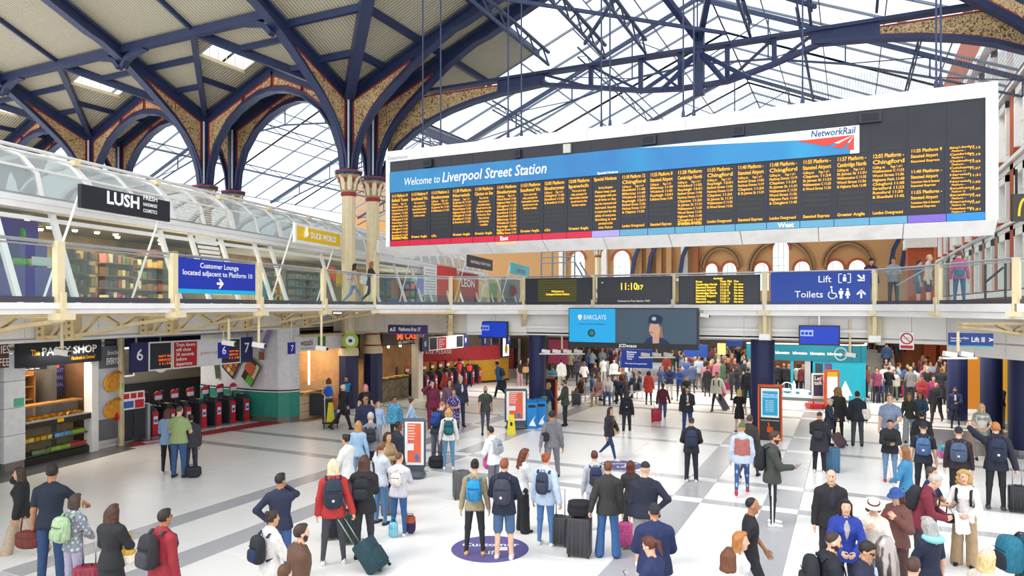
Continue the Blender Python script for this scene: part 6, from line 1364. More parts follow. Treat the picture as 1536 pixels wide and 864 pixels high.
BODY = attr_mat('clothed_figure', .75, .5, 14.)
def tint_mat(name, rough, scale, bump):
    m = bpy.data.materials.new(name); m.use_nodes = True; nt = m.node_tree; N = nt.nodes; L = nt.links; b = N['Principled BSDF']; b.inputs['Roughness'].default_value = rough
    oi = N.new('ShaderNodeObjectInfo'); t = N.new('ShaderNodeTexNoise'); t.inputs['Scale'].default_value = scale; t.inputs['Detail'].default_value = 3
    tc = N.new('ShaderNodeTexCoord'); mp = N.new('ShaderNodeMapping'); mp.inputs['Scale'].default_value = (1,1,.25); L.new(tc.outputs['Object'], mp.inputs[0]); L.new(mp.outputs[0], t.inputs['Vector'])
    r = N.new('ShaderNodeMapRange'); r.inputs['From Min'].default_value = .3; r.inputs['From Max'].default_value = .7; r.inputs['To Min'].default_value = .7; r.inputs['To Max'].default_value = 1.3
    x = N.new('ShaderNodeVectorMath'); x.operation = 'SCALE'; L.new(t.outputs['Fac'], r.inputs['Value']); L.new(oi.outputs['Color'], x.inputs[0]); L.new(r.outputs['Result'], x.inputs['Scale']); L.new(x.outputs[0], b.inputs['Base Color'])
    bp_ = N.new('ShaderNodeBump'); bp_.inputs['Strength'].default_value = bump; bp_.inputs['Distance'].default_value = .01; L.new(t.outputs['Fac'], bp_.inputs['Height']); L.new(bp_.outputs['Normal'], b.inputs['Normal'])
    return m
HAIRM = tint_mat('hair_strands', .55, 60., .6); FABM = tint_mat('woven_fabric', .8, 40., .2); SHELL = tint_mat('luggage_shell', .4, 8., .05)

def axis(lo, hi, h, fine=None, hf=None):
    if fine is None: return np.arange(lo, hi+h, h)
    a, b = fine; out = list(np.arange(lo, a, h)) if a > lo else []
    out += list(np.arange(max(a,lo), min(b,hi), hf)); s = out[-1]+hf
    out += list(np.arange(s, hi+h, h)); return np.array(out)
class Field:
    def __init__(s, X, Y, Z):
        s.X, s.Y, s.Z = X, Y, Z; s.F = np.full((len(X),len(Y),len(Z)), 9., np.float32); s.L = np.zeros(s.F.shape, np.uint8)
    def block(s, lo, hi):
        ix = [max(0,np.searchsorted(A,l)-1) for A,l in zip((s.X,s.Y,s.Z),lo)]; jx = [min(len(A),np.searchsorted(A,h)+1) for A,h in zip((s.X,s.Y,s.Z),hi)]
        sl = tuple(slice(a,b) for a,b in zip(ix,jx))
        x = s.X[sl[0]][:,None,None]; y = s.Y[sl[1]][None,:,None]; z = s.Z[sl[2]][None,None,:]
        return sl, x, y, z
    def put(s, sl, d, lab, k):
        F = s.F[sl]; 
        if F.size == 0: return
        d = np.broadcast_to(d, F.shape).astype(np.float32)
        L = s.L[sl]; L[d < F] = lab
        h = np.maximum(k-np.abs(F-d), 0)/k; s.F[sl] = np.minimum(F,d)-h*h*k*.25
    def cone(s, a, b, r1, r2, lab, k=.03, flat=None):
        """tapered capsule from a to b"""
        a = np.array(a,float); b = np.array(b,float); m = max(r1,r2)+.07
        sl,x,y,z = s.block(np.minimum(a,b)-m, np.maximum(a,b)+m); d = b-a; L2 = max(d@d,1e-9)
        t = np.clip(((x-a[0])*d[0]+(y-a[1])*d[1]+(z-a[2])*d[2])/L2, 0, 1)
        dz = z-a[2]-t*d[2]
        if flat: dz = dz*flat
        q = np.sqrt((x-a[0]-t*d[0])**2+(y-a[1]-t*d[1])**2+dz**2)-(r1+(r2-r1)*t)
        s.put(sl, q/(flat or 1) if flat else q, lab, k)
    def ell(s, c, r, lab, k=.02, Rm=None, cut=None, sub=False):
        c = np.array(c,float); r = np.array(r,float); m = r.max()+.05
        sl,x,y,z = s.block(c-m, c+m); x = x-c[0]; y = y-c[1]; z = z-c[2]
        if Rm is not None: x,y,z = (Rm[0][i]*x+Rm[1][i]*y+Rm[2][i]*z for i in range(3))
        n = np.sqrt((x/r[0])**2+(y/r[1])**2+(z/r[2])**2); g = np.sqrt((x/r[0]**2)**2+(y/r[1]**2)**2+(z/r[2]**2)**2)+1e-6
        d = n*(n-1)/g
        d = np.where(n < .3, -r.min()*.7, d)
        if cut: d = np.maximum(d, cut(x,y,z))
        if sub:
            F = s.F[sl]; s.F[sl] = np.maximum(F, -np.broadcast_to(d,F.shape)); return
        s.put(sl, d, lab, k)
    def loft(s, secs, lab, k=.03, org=(0,0,0), Rm=None, round_=.03):
        """vertical stack of elliptical sections (z, halfwidth, halfdepth, yoffset)"""
        zs = np.array([q[0] for q in secs]); A = np.array([q[1] for q in secs]); B = np.array([q[2] for q in secs]); O = np.array([q[3] if len(q) > 3 else 0 for q in secs])
        m = A.max()+.1; lo = np.array([-m,-m,zs[0]-.08]); hi = np.array([m,m,zs[-1]+.08])
        cs = np.array([[X,Y,Z] for X in (lo[0],hi[0]) for Y in (lo[1],hi[1]) for Z in (lo[2],hi[2])])
        if Rm is not None: cs = cs@np.array(Rm).T
        cs = cs+np.array(org); sl,x,y,z = s.block(cs.min(0), cs.max(0)); x = x-org[0]; y = y-org[1]; z = z-org[2]
        if Rm is not None: x,y,z = (Rm[0][i]*x+Rm[1][i]*y+Rm[2][i]*z for i in range(3))
        x,y,z = np.broadcast_arrays(x,y,z); a = np.interp(z,zs,A); b = np.interp(z,zs,B); o = np.interp(z,zs,O)
        n = np.sqrt((x/a)**2+((y-o)/b)**2); d = (n-1)*np.minimum(a,b)*.95
        d = np.maximum(d, np.maximum(zs[0]-z, z-zs[-1]))
        s.put(sl, d, lab, k)
    def nets(s):
        F = s.F; S = F < 0
        c = np.zeros(tuple(n-1 for n in F.shape), np.int8)
        for i in (0,1):
            for j in (0,1):
                for k in (0,1): c += S[i:S.shape[0]-1+i, j:S.shape[1]-1+j, k:S.shape[2]-1+k]
        act = (c > 0) & (c < 8); I,J,K = np.nonzero(act); n = len(I); idx = np.full(act.shape, -1, np.int32); idx[I,J,K] = np.arange(n)
        P = np.zeros((n,3)); cnt = np.zeros(n)
        co = [(i,j,k) for i in (0,1) for j in (0,1) for k in (0,1)]
        for p in co:
            for ax in range(3):
                if p[ax]: continue
                q = list(p); q[ax] = 1
                fa = F[I+p[0],J+p[1],K+p[2]]; fb = F[I+q[0],J+q[1],K+q[2]]; m = (fa < 0) != (fb < 0)
                t = np.where(m, fa/np.where(fa==fb,1,fa-fb), 0)
                pa = np.stack([s.X[I+p[0]],s.Y[J+p[1]],s.Z[K+p[2]]],1); pb = np.stack([s.X[I+q[0]],s.Y[J+q[1]],s.Z[K+q[2]]],1)
                P += np.where(m[:,None], pa+(pb-pa)*t[:,None], 0); cnt += m
        P /= np.maximum(cnt,1)[:,None]
        # label: majority from the inside corner with the smallest |F|
        best = np.full(n, 9.); lab = np.zeros(n, np.uint8)
        for p in co:
            f = np.abs(F[I+p[0],J+p[1],K+p[2]]); l = s.L[I+p[0],J+p[1],K+p[2]]; m = f < best; best[m] = f[m]; lab[m] = l[m]
        quads = []
        for ax in range(3):
            a1, a2 = (ax+1)%3, (ax+2)%3
            sa = [slice(None)]*3; sb = [slice(None)]*3; sa[ax] = slice(0,-1); sb[ax] = slice(1,None)
            A_ = S[tuple(sa)]; B_ = S[tuple(sb)]; ch = A_ != B_
            e = np.nonzero(ch); e = [q for q in e]
            ok = (e[a1] > 0) & (e[a2] > 0) & (e[a1] < F.shape[a1]-1) & (e[a2] < F.shape[a2]-1); e = [q[ok] for q in e]
            def at(d1,d2):
                v = [None]*3; v[ax] = e[ax]; v[a1] = e[a1]+d1; v[a2] = e[a2]+d2; return idx[v[0],v[1],v[2]]
            q = np.stack([at(-1,-1),at(0,-1),at(0,0),at(-1,0)],1); fl_ = A_[tuple(e)]
            q[~fl_] = q[~fl_][:,::-1]; quads.append(q)
        Q = np.concatenate(quads); return P, Q[(Q >= 0).all(1)], lab
def np_mesh(name, P, Q, cols=None, mat=None):
    me = bpy.data.meshes.new(name); n = len(P); f = len(Q)
    me.vertices.add(n); me.vertices.foreach_set('co', np.asarray(P,np.float32).ravel())
    me.loops.add(f*4); me.loops.foreach_set('vertex_index', Q.astype(np.int32).ravel())
    me.polygons.add(f); me.polygons.foreach_set('loop_start', np.arange(0,f*4,4,dtype=np.int32))
    me.update(calc_edges=True); me.validate(); me.shade_smooth()
    if cols is not None:
        a = me.color_attributes.new('wear','FLOAT_COLOR','POINT'); a.data.foreach_set('color', np.concatenate([cols,np.ones((n,1))],1).astype(np.float32).ravel())
    if mat: me.materials.append(mat)
    return me
# ---------------------------------------------------------------- hands (five fingers), relaxed and gripping
def make_hand(curl):
    f = Field(axis(-.06,.07,.0055),axis(-.05,.05,.0055),axis(-.2,.03,.0055))
    f.cone((0,0,.02),(0,0,-.02),.026,.028,0,.02)
    for x in (-.022,0,.022): f.cone((x*.8,0,-.02),(x*1.15,0,-.085),.018,.016,0,.02)
    for x,l in ((-.032,.062),(-.011,.076),(.011,.082),(.031,.072)):
        p = np.array((x,0,-.085)); a = curl*.5
        for i,(fr,r) in enumerate(((.45,.0092),(.32,.0085),(.23,.0075))):
            q = p+np.array((x*.05,-math.sin(a)*l*fr,-math.cos(a)*l*fr)); f.cone(p,q,r,r*.92,0,.006); p = q; a += curl
    p = np.array((.028,0,-.02))
    for v,r in (((.024,-.012,-.026),.013),((.010,-.016*curl-.004,-.028),.0105),((-.002,-.012*curl,-.02),.009)): q = p+np.array(v); f.cone(p,q,r,r*.92,0,.008); p = q
    return f.nets()
HANDS = {'relax':make_hand(.35),'grip':make_hand(1.15)}
# ---------------------------------------------------------------- hair and hats (head space: centre of head, +y = face)
cutf = lambda lim: (lambda x,y,z: y*.86-z*.5-lim)
def hair_mesh(style):
    f = Field(axis(-.2,.2,.011),axis(-.24,.24,.011),axis(-.5,.25,.011)); rnd = random.Random(hash(style) % 999)
    if style in ('short','long','pony','bun','bob','wavy'):
        f.ell((0,-.012,.03),(.086,.105,.108),0,.01,cut=lambda x,y,z: np.maximum(y*.86-z*.5-.035, -z-.075+np.maximum(0,-y)*.0))
        f.ell((0,.045,.105),(.055,.04,.03),0,.02)
    if style == 'buzz': f.ell((0,-.014,.03),(.080,.100,.101),0,.01,cut=lambda x,y,z: np.maximum(y*.8-z*.6-.0, -z-.05))
    if style == 'ring': f.ell((0,-.016,.0),(.082,.1,.09),0,.01,cut=lambda x,y,z: np.maximum(np.maximum(y-.02, z-.045), -z-.06))
    if style in ('long','wavy'):
        for k in range(5):
            x = (k-2)*.033; f.cone((x,-.075+abs(x)*.3,.02),(x*1.1,-.095+abs(x)*.4,-.15),.042,.034,0,.03); f.cone((x*1.1,-.095+abs(x)*.4,-.15),(x*.75,-.085+abs(x)*.3,-.27+abs(x)*.6),.034,.018,0,.03)
        for s_ in (-1,1): f.cone((s_*.075,.0,.04),(s_*.088,-.01,-.2),.026,.022,0,.03)
        if style == 'wavy':
            for k in range(26): a = rnd.uniform(-.11,.11); zz = rnd.uniform(-.33,.0); f.ell((a,-.1+abs(a)*.35,zz),(.035,.03,.04),0,.02)
    if style == 'bob':
        for k in range(5): x=(k-2)*.04; f.cone((x,-.07+abs(x)*.3,.02),(x*1.2,-.085+abs(x)*.4,-.11),.042,.03,0,.03)
        for s_ in (-1,1): f.cone((s_*.075,.0,.04),(s_*.084,.0,-.1),.026,.02,0,.03)
    if style == 'pony': f.cone((0,-.11,.05),(0,-.155,.02),.026,.032,0,.02); f.cone((0,-.155,.02),(0,-.15,-.16),.034,.016,0,.02)
    if style == 'bun': f.ell((0,-.10,.10),(.045,.042,.042),0,.012)
    if style == 'curly':
        for k in range(90):
            a = rnd.uniform(0,2*math.pi); b = rnd.uniform(-.9,1.5); v = np.array((math.cos(a)*math.cos(b),math.sin(a)*math.cos(b),math.sin(b)))
            if v[1] > .45 and v[2] < .75: continue
            f.ell(v*np.array((.115,.12,.125))+np.array((0,-.02,.0)),(.038,.038,.038),0,.012)
        f.ell((0,-.02,.03),(.095,.11,.115),0,.02,cut=cutf(.035))
        for k in range(30): a=rnd.uniform(-.12,.12); f.ell((a,-.06-rnd.uniform(0,.05),rnd.uniform(-.2,-.08)),(.036,.036,.036),0,.015)
    if style == 'cap':
        f.ell((0,-.01,.04),(.09,.108,.105),0,.01,cut=lambda x,y,z: -z-.0+y*.0)
        f.ell((0,.11,.045),(.075,.085,.012),0,.01)
    if style == 'beanie': f.ell((0,-.01,.03),(.092,.108,.125),0,.01,cut=lambda x,y,z: -z-.0+.12*y*0); f.cone((-.05,0,.035),(.05,0,.035),.02,.02,0,.06)
    if style == 'hat': f.ell((0,-.005,.06),(.092,.11,.105),0,.02,cut=lambda x,y,z:-z+.0); f.ell((0,-.005,.055),(.185,.2,.02),0,.02)
    if style == 'bucket': f.ell((0,-.005,.06),(.096,.112,.10),0,.02,cut=lambda x,y,z:-z); f.loft([(.01,.15,.165),(.06,.10,.12)],0,.02)
    if style == 'flatcap': f.ell((0,.015,.075),(.092,.13,.05),0,.02)
    return f.nets()
HAIR = {}
# ---------------------------------------------------------------- body
ARM = {'d':((.265,.05,.80),(.4,-1,0)),'p':((.07,.34,1.12),(.8,-.3,-1)),'h':((.205,-.02,.985),(1,-.35,0)),'c':((.13,.11,1.56),(.9,.2,-.8)),'r':((.42,.48,1.58),(.6,-.3,-1)),'s':((.34,-.1,.80),(.3,-1,0)),
       'f':((-.06,.25,1.16),(1,-.2,-.6)),'b':((.10,.27,1.0),(.9,-.4,-.4)),'k':((.225,.07,.86),(1,-.6,0)),'x':((.13,.17,1.30),(.9,.0,-1)),'w':((.23,.27,.90),(.3,-1,0)),'v':((.27,-.23,.86),(.3,-1,.2)),'g':((.30,.50,1.02),(.5,-.5,-1)),'j':((.05,.17,1.5),(.9,.1,-.9)),'l':((.12,.42,.62),(.9,-.2,0))}
def rot(axis_, a):
    c,s = math.cos(a),math.sin(a)
    return np.array({'x':[[1,0,0],[0,c,-s],[0,s,c]],'y':[[c,0,s],[0,1,0],[-s,0,c]],'z':[[c,-s,0],[s,c,0],[0,0,1]]}[axis_])
def ik(S, T, l1, l2, pole):
    d = T-S; L = np.linalg.norm(d); u = d/L; L = min(L,(l1+l2)*.995); T = S+u*L
    a = (l1*l1-l2*l2+L*L)/(2*L); h = math.sqrt(max(l1*l1-a*a,0)); p = np.array(pole,float); p -= u*(p@u); p /= (np.linalg.norm(p)+1e-9)
    return S+u*a+p*h, T
def body_mesh(pr, vox, fine):
    """pr: dict of figure parameters -> (verts, quads, colours, head matrix). Local frame: +y forward, z up, height 1.75"""
    g = pr.get('girth',1.); fem = pr.get('fem',0); legs = pr.get('legs','stand'); lean = math.radians(pr.get('lean',2)); top = pr['top']; bot = pr['bottom']
    sit = legs == 'sit'; SK,TP,BT,SH,HR,LIP,EYE,IN,ALT = 0,1,2,3,4,5,6,7,8
    hipz = .52 if sit else .92
    R = rot('x',-lean); piv = np.array((0,0,hipz))
    up = lambda p: R@(np.array(p,float)-np.array((0,0,.92)))+piv
    hy,hp,hr = math.radians(pr.get('yaw',0)),math.radians(pr.get('pitch',0)),0
    hc = up((0,.02,1.63)); HM = rot('z',-hy)@rot('x',-hp-lean*.6)
    hs = .93
    H = lambda v: hc+HM@(np.array(v)*hs)
    pts = {}
    for s_,nm in ((-1,'L'),(1,'R')):
        S = up((s_*(.158 if fem else .178)*(.9+.1*g),-.01,1.365)); key = pr.get('arms','dd')[0 if s_ < 0 else 1]; T,pole = ARM[key]
        T = up((T[0]*s_,T[1],T[2])); E,Wt = ik(S,T,.285,.25,(pole[0]*s_,pole[1],pole[2])); pts['S'+nm],pts['E'+nm],pts['W'+nm] = S,E,Wt
        hip = np.array((s_*.09,0,hipz))
        if sit: th,kn = math.radians(84),math.radians(86)
        elif legs == 'walk': th,kn = (math.radians(24),math.radians(8)) if s_ > 0 else (math.radians(-16),math.radians(30))
        elif legs == 'walk2': th,kn = (math.radians(24),math.radians(8)) if s_ < 0 else (math.radians(-16),math.radians(30))
        else: th,kn = math.radians(2),math.radians(3)
        spread = pr.get('spread',.035)*s_
        K = hip+np.array((spread*.6,math.sin(th)*.43,-math.cos(th)*.43)); A = K+np.array((spread*.5,math.sin(th-kn)*.42,-math.cos(th-kn)*.42)); pts['H'+nm],pts['K'+nm],pts['A'+nm] = hip,K,A
    minz = min(pts['AL'][2],pts['AR'][2])-.075
    allp = np.array(list(pts.values())+[hc]); lo = allp.min(0)-.2; hi = allp.max(0)+.2; lo[2] = minz-.03; hi[2] = hc[2]+.16; lo[1] -= .02
    if fine: X = axis(lo[0],hi[0],vox,(hc[0]-.1,hc[0]+.1),vox*.62); Y = axis(lo[1],hi[1],vox,(hc[1]-.11,hc[1]+.14),vox*.62); Z = axis(lo[2],hi[2],vox,(hc[2]-.13,hc[2]+.16),vox*.62)
    else: X,Y,Z = (axis(lo[i],hi[i],vox) for i in range(3))
    f = Field(X,Y,Z)
    bulk = {'tee':.008,'long':.012,'jacket':.028,'coat':.03,'puffer':.042,'vest':.008,'tank':.0,'dress':.008}[top]
    # legs and shoes
    for nm in 'LR':
        h,K,A = pts['H'+nm],pts['K'+nm],pts['A'+nm]
        if not sit: h = h+(K-h)*.13
        tr = {'slim':(.086,.058,.038,.0),'jeans':(.093,.068,.055,.012),'wide':(.098,.092,.105,.02),'shorts':(.097,.088,.045,.0),'skirt':(.09,.06,.04,0),'bare':(.088,.058,.036,0),'flare':(.095,.07,.09,.01)}[bot]
        lc = SK if bot in ('bare','skirt') else BT
        if bot in ('shorts',):
            m = h+(K-h)*.92; f.cone(h,m,tr[0]*g,.086,BT,.02); f.cone(K,A,.056,.038,SK,.02); f.cone(m,K,.058,.056,SK,.012); f.cone(K+(A-K)*.8,A,.041,.041,SH if pr.get('socks') else SK,.01)
        else:
            f.cone(h,K,tr[0]*g,tr[1],lc,.03); end = A if bot != 'wide' else A+np.array((0,0,-.03)); f.cone(K,end,tr[1],tr[2],lc,.03)
        fw = np.array((0,1,0)); tilt = 0
        if legs in ('walk','walk2') and A[1] < -.05: tilt = -.5
        d = np.array((0,math.cos(tilt),math.sin(tilt))); base = A+np.array((0,0,-.045))
        f.cone(base-d*.045,base+d*.02,.042,.042,SH,.012); f.cone(base,base+d*.15+np.array((0,0,-.008)),.042,.034,SH,.02)
    # torso
    wd = (.92 if fem else 1.0); W_ = lambda a: (a*wd+bulk)*g; D_ = lambda b: (b+bulk*.9)*(.55+.45*g*g)
    hem = {'tee':.84,'long':.84,'jacket':.80,'coat':.62,'puffer':.80,'vest':.84,'tank':.86,'dress':.55}[top]-.92
    waist = .125 if fem else .142
    secs = [(-.06,.155,.108),(.03,.162,.112),(.16,waist,.10),(.32,.158,.118,.005),(.43,.168,.112,0),(.50,.115,.088,-.008),(.55,.07,.066,-.008)]
    f.loft([(z,W_(a),D_(b),*(o[0:1])) for z,a,b,*o in secs], TP, .03, piv, R)
    f.loft([(-.10,.15*g,.11*g),(.02,.145*g*wd,.1*g)],BT if not bot == 'bare' else TP,.02,piv, R if sit else None)
    if not sit or top not in ('coat','dress'):
        hl = max(hem,-.16) if not (sit) else -.05
        f.loft([(hl,W_(.186)+.006,D_(.135)+.006),(-.02,W_(.178)+.004,D_(.128)+.004),(.1,W_(waist+.016),D_(.108))],TP,.015,piv,R if lean > .15 else None)
    if top in ('coat','dress') and not sit: f.loft([(hem,W_(.20)+.02,D_(.15)+.02),(-.1,W_(.175),D_(.13)),(.1,W_(.15),D_(.11))],TP,.02,piv)
    if bot == 'skirt' and not sit: f.loft([(-.45,.24,.2),(-.05,.17*g,.125*g),(.08,.14*g,.11)],BT,.02,piv)
    f.cone(pts['SL'],pts['SR'],.054+bulk*.6,.054+bulk*.6,TP,.06)
    for s_ in (-1,1): f.cone(up((s_*.045,-.02,1.455)),up((s_*.135,-.015,1.40)),.042+bulk*.5,.045+bulk*.5,TP,.05)
    f.cone(up((0,-.005,1.44)),up((0,.012,1.56)),.056,.05,SK,.02)
    if top in ('jacket','coat','puffer'):
        f.cone(up((-.035,-.03,1.475)),up((.035,-.03,1.475)),.052,.052,TP,.03)
        if pr.get('inner'): f.ell(up((0,.118*(.6+.4*g)+bulk*.5,1.31)),(.034,.03,.15),IN,.004)
        if pr.get('hood'): f.cone(up((-.06,-.10,1.44)),up((.06,-.10,1.44)),.05,.05,TP,.05)
    elif pr.get('hood'): f.cone(up((-.06,-.09,1.44)),up((.06,-.09,1.44)),.045,.045,TP,.05)
    if pr.get('belly'): f.ell(up((0,.07,1.08)),(.13,.1,.13),TP,.06)
    if fem: 
        for s_ in (-1,1): f.ell(up((s_*.065,.095+bulk*.6,1.285)),(.058,.05,.055),TP,.04)
    if pr.get('vest'): f.loft([(.08,W_(waist)+.02,D_(.105)+.02),(.32,W_(.158)+.015,D_(.118)+.015),(.47,W_(.165)+.012,D_(.115)+.012)],ALT,.006,piv,R)
    # arms
    for nm in 'LR':
        S,E,Wt = pts['S'+nm],pts['E'+nm],pts['W'+nm]
        if top in ('tee','vest','tank','dress'):
            f.cone(S,E,.050*g,.042,SK,.02); f.cone(E,Wt,.043,.028,SK,.02)
            if top != 'tank': f.cone(S,S+(E-S)*.62,.062*g,.060*g,TP,.015)
        else:
            b = bulk*.8; f.cone(S,E,.055*g+b,.045+b,TP,.03); f.cone(E,E+(Wt-E)*.96,.046+b,.034+b,TP,.025); f.cone(Wt-(Wt-E)*.05,Wt,.028,.026,SK,.005)
    # head with face
    f.ell(H((0,-.008,.028)),(.077*hs,.097*hs,.1*hs),SK,.01,HM); f.ell(H((0,.026,-.05)),(.062*hs,.068*hs,.08*hs),HR if pr.get('beard') else SK,.03,HM)
    f.ell(H((0,.035,-.012)),(.064*hs,.062*hs,.06*hs),SK,.02,HM)
    f.ell(H((0,.062,-.105)),(.028,.024,.022),HR if pr.get('beard') else SK,.02,HM)
    for s_ in (-1,1):
        f.ell(H((s_*.079,-.008,-.012)),(.010,.022,.03),SK,.008,HM)
        f.ell(H((s_*.03,.088,.036)),(.020,.009,.004),HR if fine else SK,.003,HM)
        f.ell(H((s_*.030,.088,.012)),(.013,.008,.0075),EYE,.001,HM)
    f.cone(H((0,.094,.015)),H((0,.112,-.026)),.009,.014,SK,.012)
    f.ell(H((0,.091,-.062)),(.024,.010,.008),LIP,.004,HM)
    if pr.get('glasses'):
        for s_ in (-1,1): f.cone(H((s_*.012,.104,.012)),H((s_*.052,.092,.012)),.009,.009,EYE,.003); f.cone(H((s_*.055,.09,.014)),H((s_*.08,.0,.008)),.005,.005,EYE,.003)
    P,Q,lab = f.nets()
    cols = np.array([lin(pr[k]) for k in ('skin','topc','botc','shoec','hairc')]+[tuple(np.array(lin(pr['skin']))*np.array((.75,.5,.5))),lin('#2a211d'),lin(pr.get('inner') or '#ffffff'),lin(pr.get('vest') or '#ff5500')])
    lu = cols@np.array((.2126,.7152,.0722)); w8 = np.ones(9); w8[1:3] = .84; cols[1:3] = cols[1:3]*.82+lu[1:3,None]*.18; cols = cols*np.where(lu > .5,1,w8)[:,None]
    C = cols[np.minimum(lab,8)]
    st = pr.get('stripe')
    if st:
        m = (lab == 1) & ((P[:,2]*(1/st[1])) % 1 < .4); C[m] = lin(st[0])
    if pr.get('sidestripe'):
        m = (lab == 2) & (np.abs(P[:,1]-np.interp(P[:,2],[0,.9],[pts['AR'][1],0])) < .015) & (np.abs(P[:,0]) > .1); C[m] = lin(pr['sidestripe'])
    if pr.get('spots'):
        rs = np.random.RandomState(3); k = (np.sin(P[:,0]*60+1)*np.sin(P[:,2]*52)*np.sin(P[:,1]*50+.5) > .25) & (lab == 1); C[k] = lin(pr['spots'])
    if pr.get('tears'): k = (np.sin(P[:,2]*23)*np.sin(P[:,0]*40) > .6) & (lab == 2); C[k] = lin(pr['tears'])
    parts = [(P,Q,C)]
    if pr.get('hands',1):
        for s_,nm in ((-1,'L'),(1,'R')):
            E,Wt = pts['E'+nm],pts['W'+nm]; d = (Wt-E)/np.linalg.norm(Wt-E); key = pr.get('arms','dd')[0 if s_ < 0 else 1]
            hv,hq,_ = HANDS['grip' if key in 'psrgcbj' else 'relax']; zax = -d
            inn = np.array((-s_*1.0,.15,0)) if key in 'dswvk' else (np.array((0,-.2,-1)) if key in 'g' else np.array((-s_*.6,-.2,.7 if key == 'p' else .2)))
            yax = -(inn-zax*(inn@zax)); yax /= np.linalg.norm(yax); xax = np.cross(yax,zax); V = hv.copy()
            if s_ > 0: V[:,0] *= -1; qq = hq[:,::-1]
            else: qq = hq
            flip = 1 if xax@np.array((0,1,0)) > 0 else -1
            V2 = V*np.array((flip if s_ < 0 else -flip,1,1)); 
            if (flip if s_ < 0 else -flip) < 0: qq = qq[:,::-1]
            V2 = Wt+V2[:,:1]*xax+V2[:,1:2]*yax+(V2[:,2:3])*zax
            parts.append((V2,qq,np.tile(cols[0],(len(V2),1))))
    n = 0; PP,QQ,CC = [],[],[]
    for p,q,c in parts: PP.append(p); QQ.append(q+n); CC.append(c); n += len(p)
    P = np.concatenate(PP); P[:,2] -= minz; hc2 = hc-np.array((0,0,minz))
    HM4 = Matrix([[*(HM[i]*hs),hc2[i]] for i in range(3)]+[[0,0,0,1]])
    return P, np.concatenate(QQ), np.concatenate(CC), HM4, R, piv-np.array((0,0,minz)), {k:v-np.array((0,0,minz)) for k,v in pts.items()}
ANCH = {}
def person(label, x, yh, yf=0, face=0, top='long', topc='#333', bottom='jeans', botc='#27354f', hair='short', hairc='#3a2a20', skin='#d9a98c', shoec='#2a2a2c', group=None, zb=0., dep=None, H=None, far=False, hat=None, hatc='#222222', key=None, **kw):
    if dep is not None:
        p = CAM+ray(x,460)*dep; loc = Vector((p.x,p.y,zb)); h = H or 1.7
    else:
        if not yf: yf = 460+(yh-460)/(1-(H or 1.72)/4.5)
        loc = fl(x,yf); h = H or max(1.45,min(1.93,(yf-yh)*4.5/(yf-460)))
    d = depth(loc); pr = dict(top=top,topc=topc,bottom=bottom,botc=botc,skin=skin,shoec=shoec,hairc=hairc,**kw)
    vox = .019 if d < 17.5 else (.024 if d < 24 else (.031 if d < 32 else .042)); fine = d < 27
    if d > 27: pr['hands'] = 0
    P,Q,C,HM,R,piv,pts = body_mesh(pr, vox, fine); s = h/1.75
    me = np_mesh('person', P, Q, C, BODY); o = bpy.data.objects.new('person', me); COL.objects.link(o)
    th = TH-math.atan((x-768)/FPX)-math.radians(face); o.location = loc; o.rotation_euler = (0,0,th); o.scale = (s,s,s)
    tag(o, label, 'person', group)
    for st,c,nm,mt in ((hair,hairc,'hair',HAIRM),(hat,hatc,'hat',FABM)):
        if not st or st == 'bald': continue
        if st not in HAIR:
            v,q,_ = hair_mesh(st); HAIR[st] = np_mesh(st+'_'+nm, v, q, None, mt)
        ho = bpy.data.objects.new('cap' if st == 'cap' else nm, HAIR[st]); COL.objects.link(ho); ho.parent = o; ho.matrix_basis = HM; ho.color = (*lin(c),1)
    ANCH[key or label] = (o, s, th, loc, R, piv, pts); return o
def anchor(key, v):
    """world point of a local (1.75 m figure) upper-body point"""
    o,s,th,loc,R,piv,pts = ANCH[key]; q = R@(np.array(v,float)-np.array((0,0,.92)))+piv; c,sn = math.cos(th),math.sin(th)
    return Vector((loc.x+s*(q[0]*c-q[1]*sn), loc.y+s*(q[0]*sn+q[1]*c), loc.z+s*q[2]))
def wrist(key, side):
    o,s,th,loc,R,piv,pts = ANCH[key]; q = pts['W'+side]; c,sn = math.cos(th),math.sin(th)
    return Vector((loc.x+s*(q[0]*c-q[1]*sn), loc.y+s*(q[0]*sn+q[1]*c), loc.z+s*q[2]))
# ---------------------------------------------------------------- luggage
def colored(o, c): o.color = (*lin(c),1); return o
def soft(w, d, h, e=3.2, n=18, m=9, taper=.0, sag=0.):
    """super-ellipsoid bag body, base at z=0"""
    b = MB(); vs = []; sg = lambda v,p: math.copysign(abs(v)**p, v)
    for j in range(m+1):
        f = -math.pi/2+math.pi*j/m; 
        for i in range(n):
            a = 2*math.pi*i/n; cz = sg(math.sin(f),2/e); k = 1-taper*(cz+1)/2
            vs.append((w/2*k*sg(math.cos(f),2/e)*sg(math.cos(a),2/e), d/2*k*sg(math.cos(f),2/e)*sg(math.sin(a),2/e), h/2*(1+cz)))
    b.add(vs, [(n*j+i,n*j+(i+1)%n,n*(j+1)+(i+1)%n,n*(j+1)+i) for j in range(m) for i in range(n)]); return b
BAGM = {}
def cached(key, fn):
    if key not in BAGM: me = mesh_of(fn(),key); me.shade_smooth(); BAGM[key] = me
    return BAGM[key]
def addp(name, key, fn, mat, parent, c, loc=(0,0,0), rz=0):
    me = cached(key, fn)
    if not me.materials: me.materials.append(mat)
    o = bpy.data.objects.new(name, me); COL.objects.link(o); o.parent = parent; o.location = loc; o.rotation_euler = (0,0,rz); return colored(o,c)
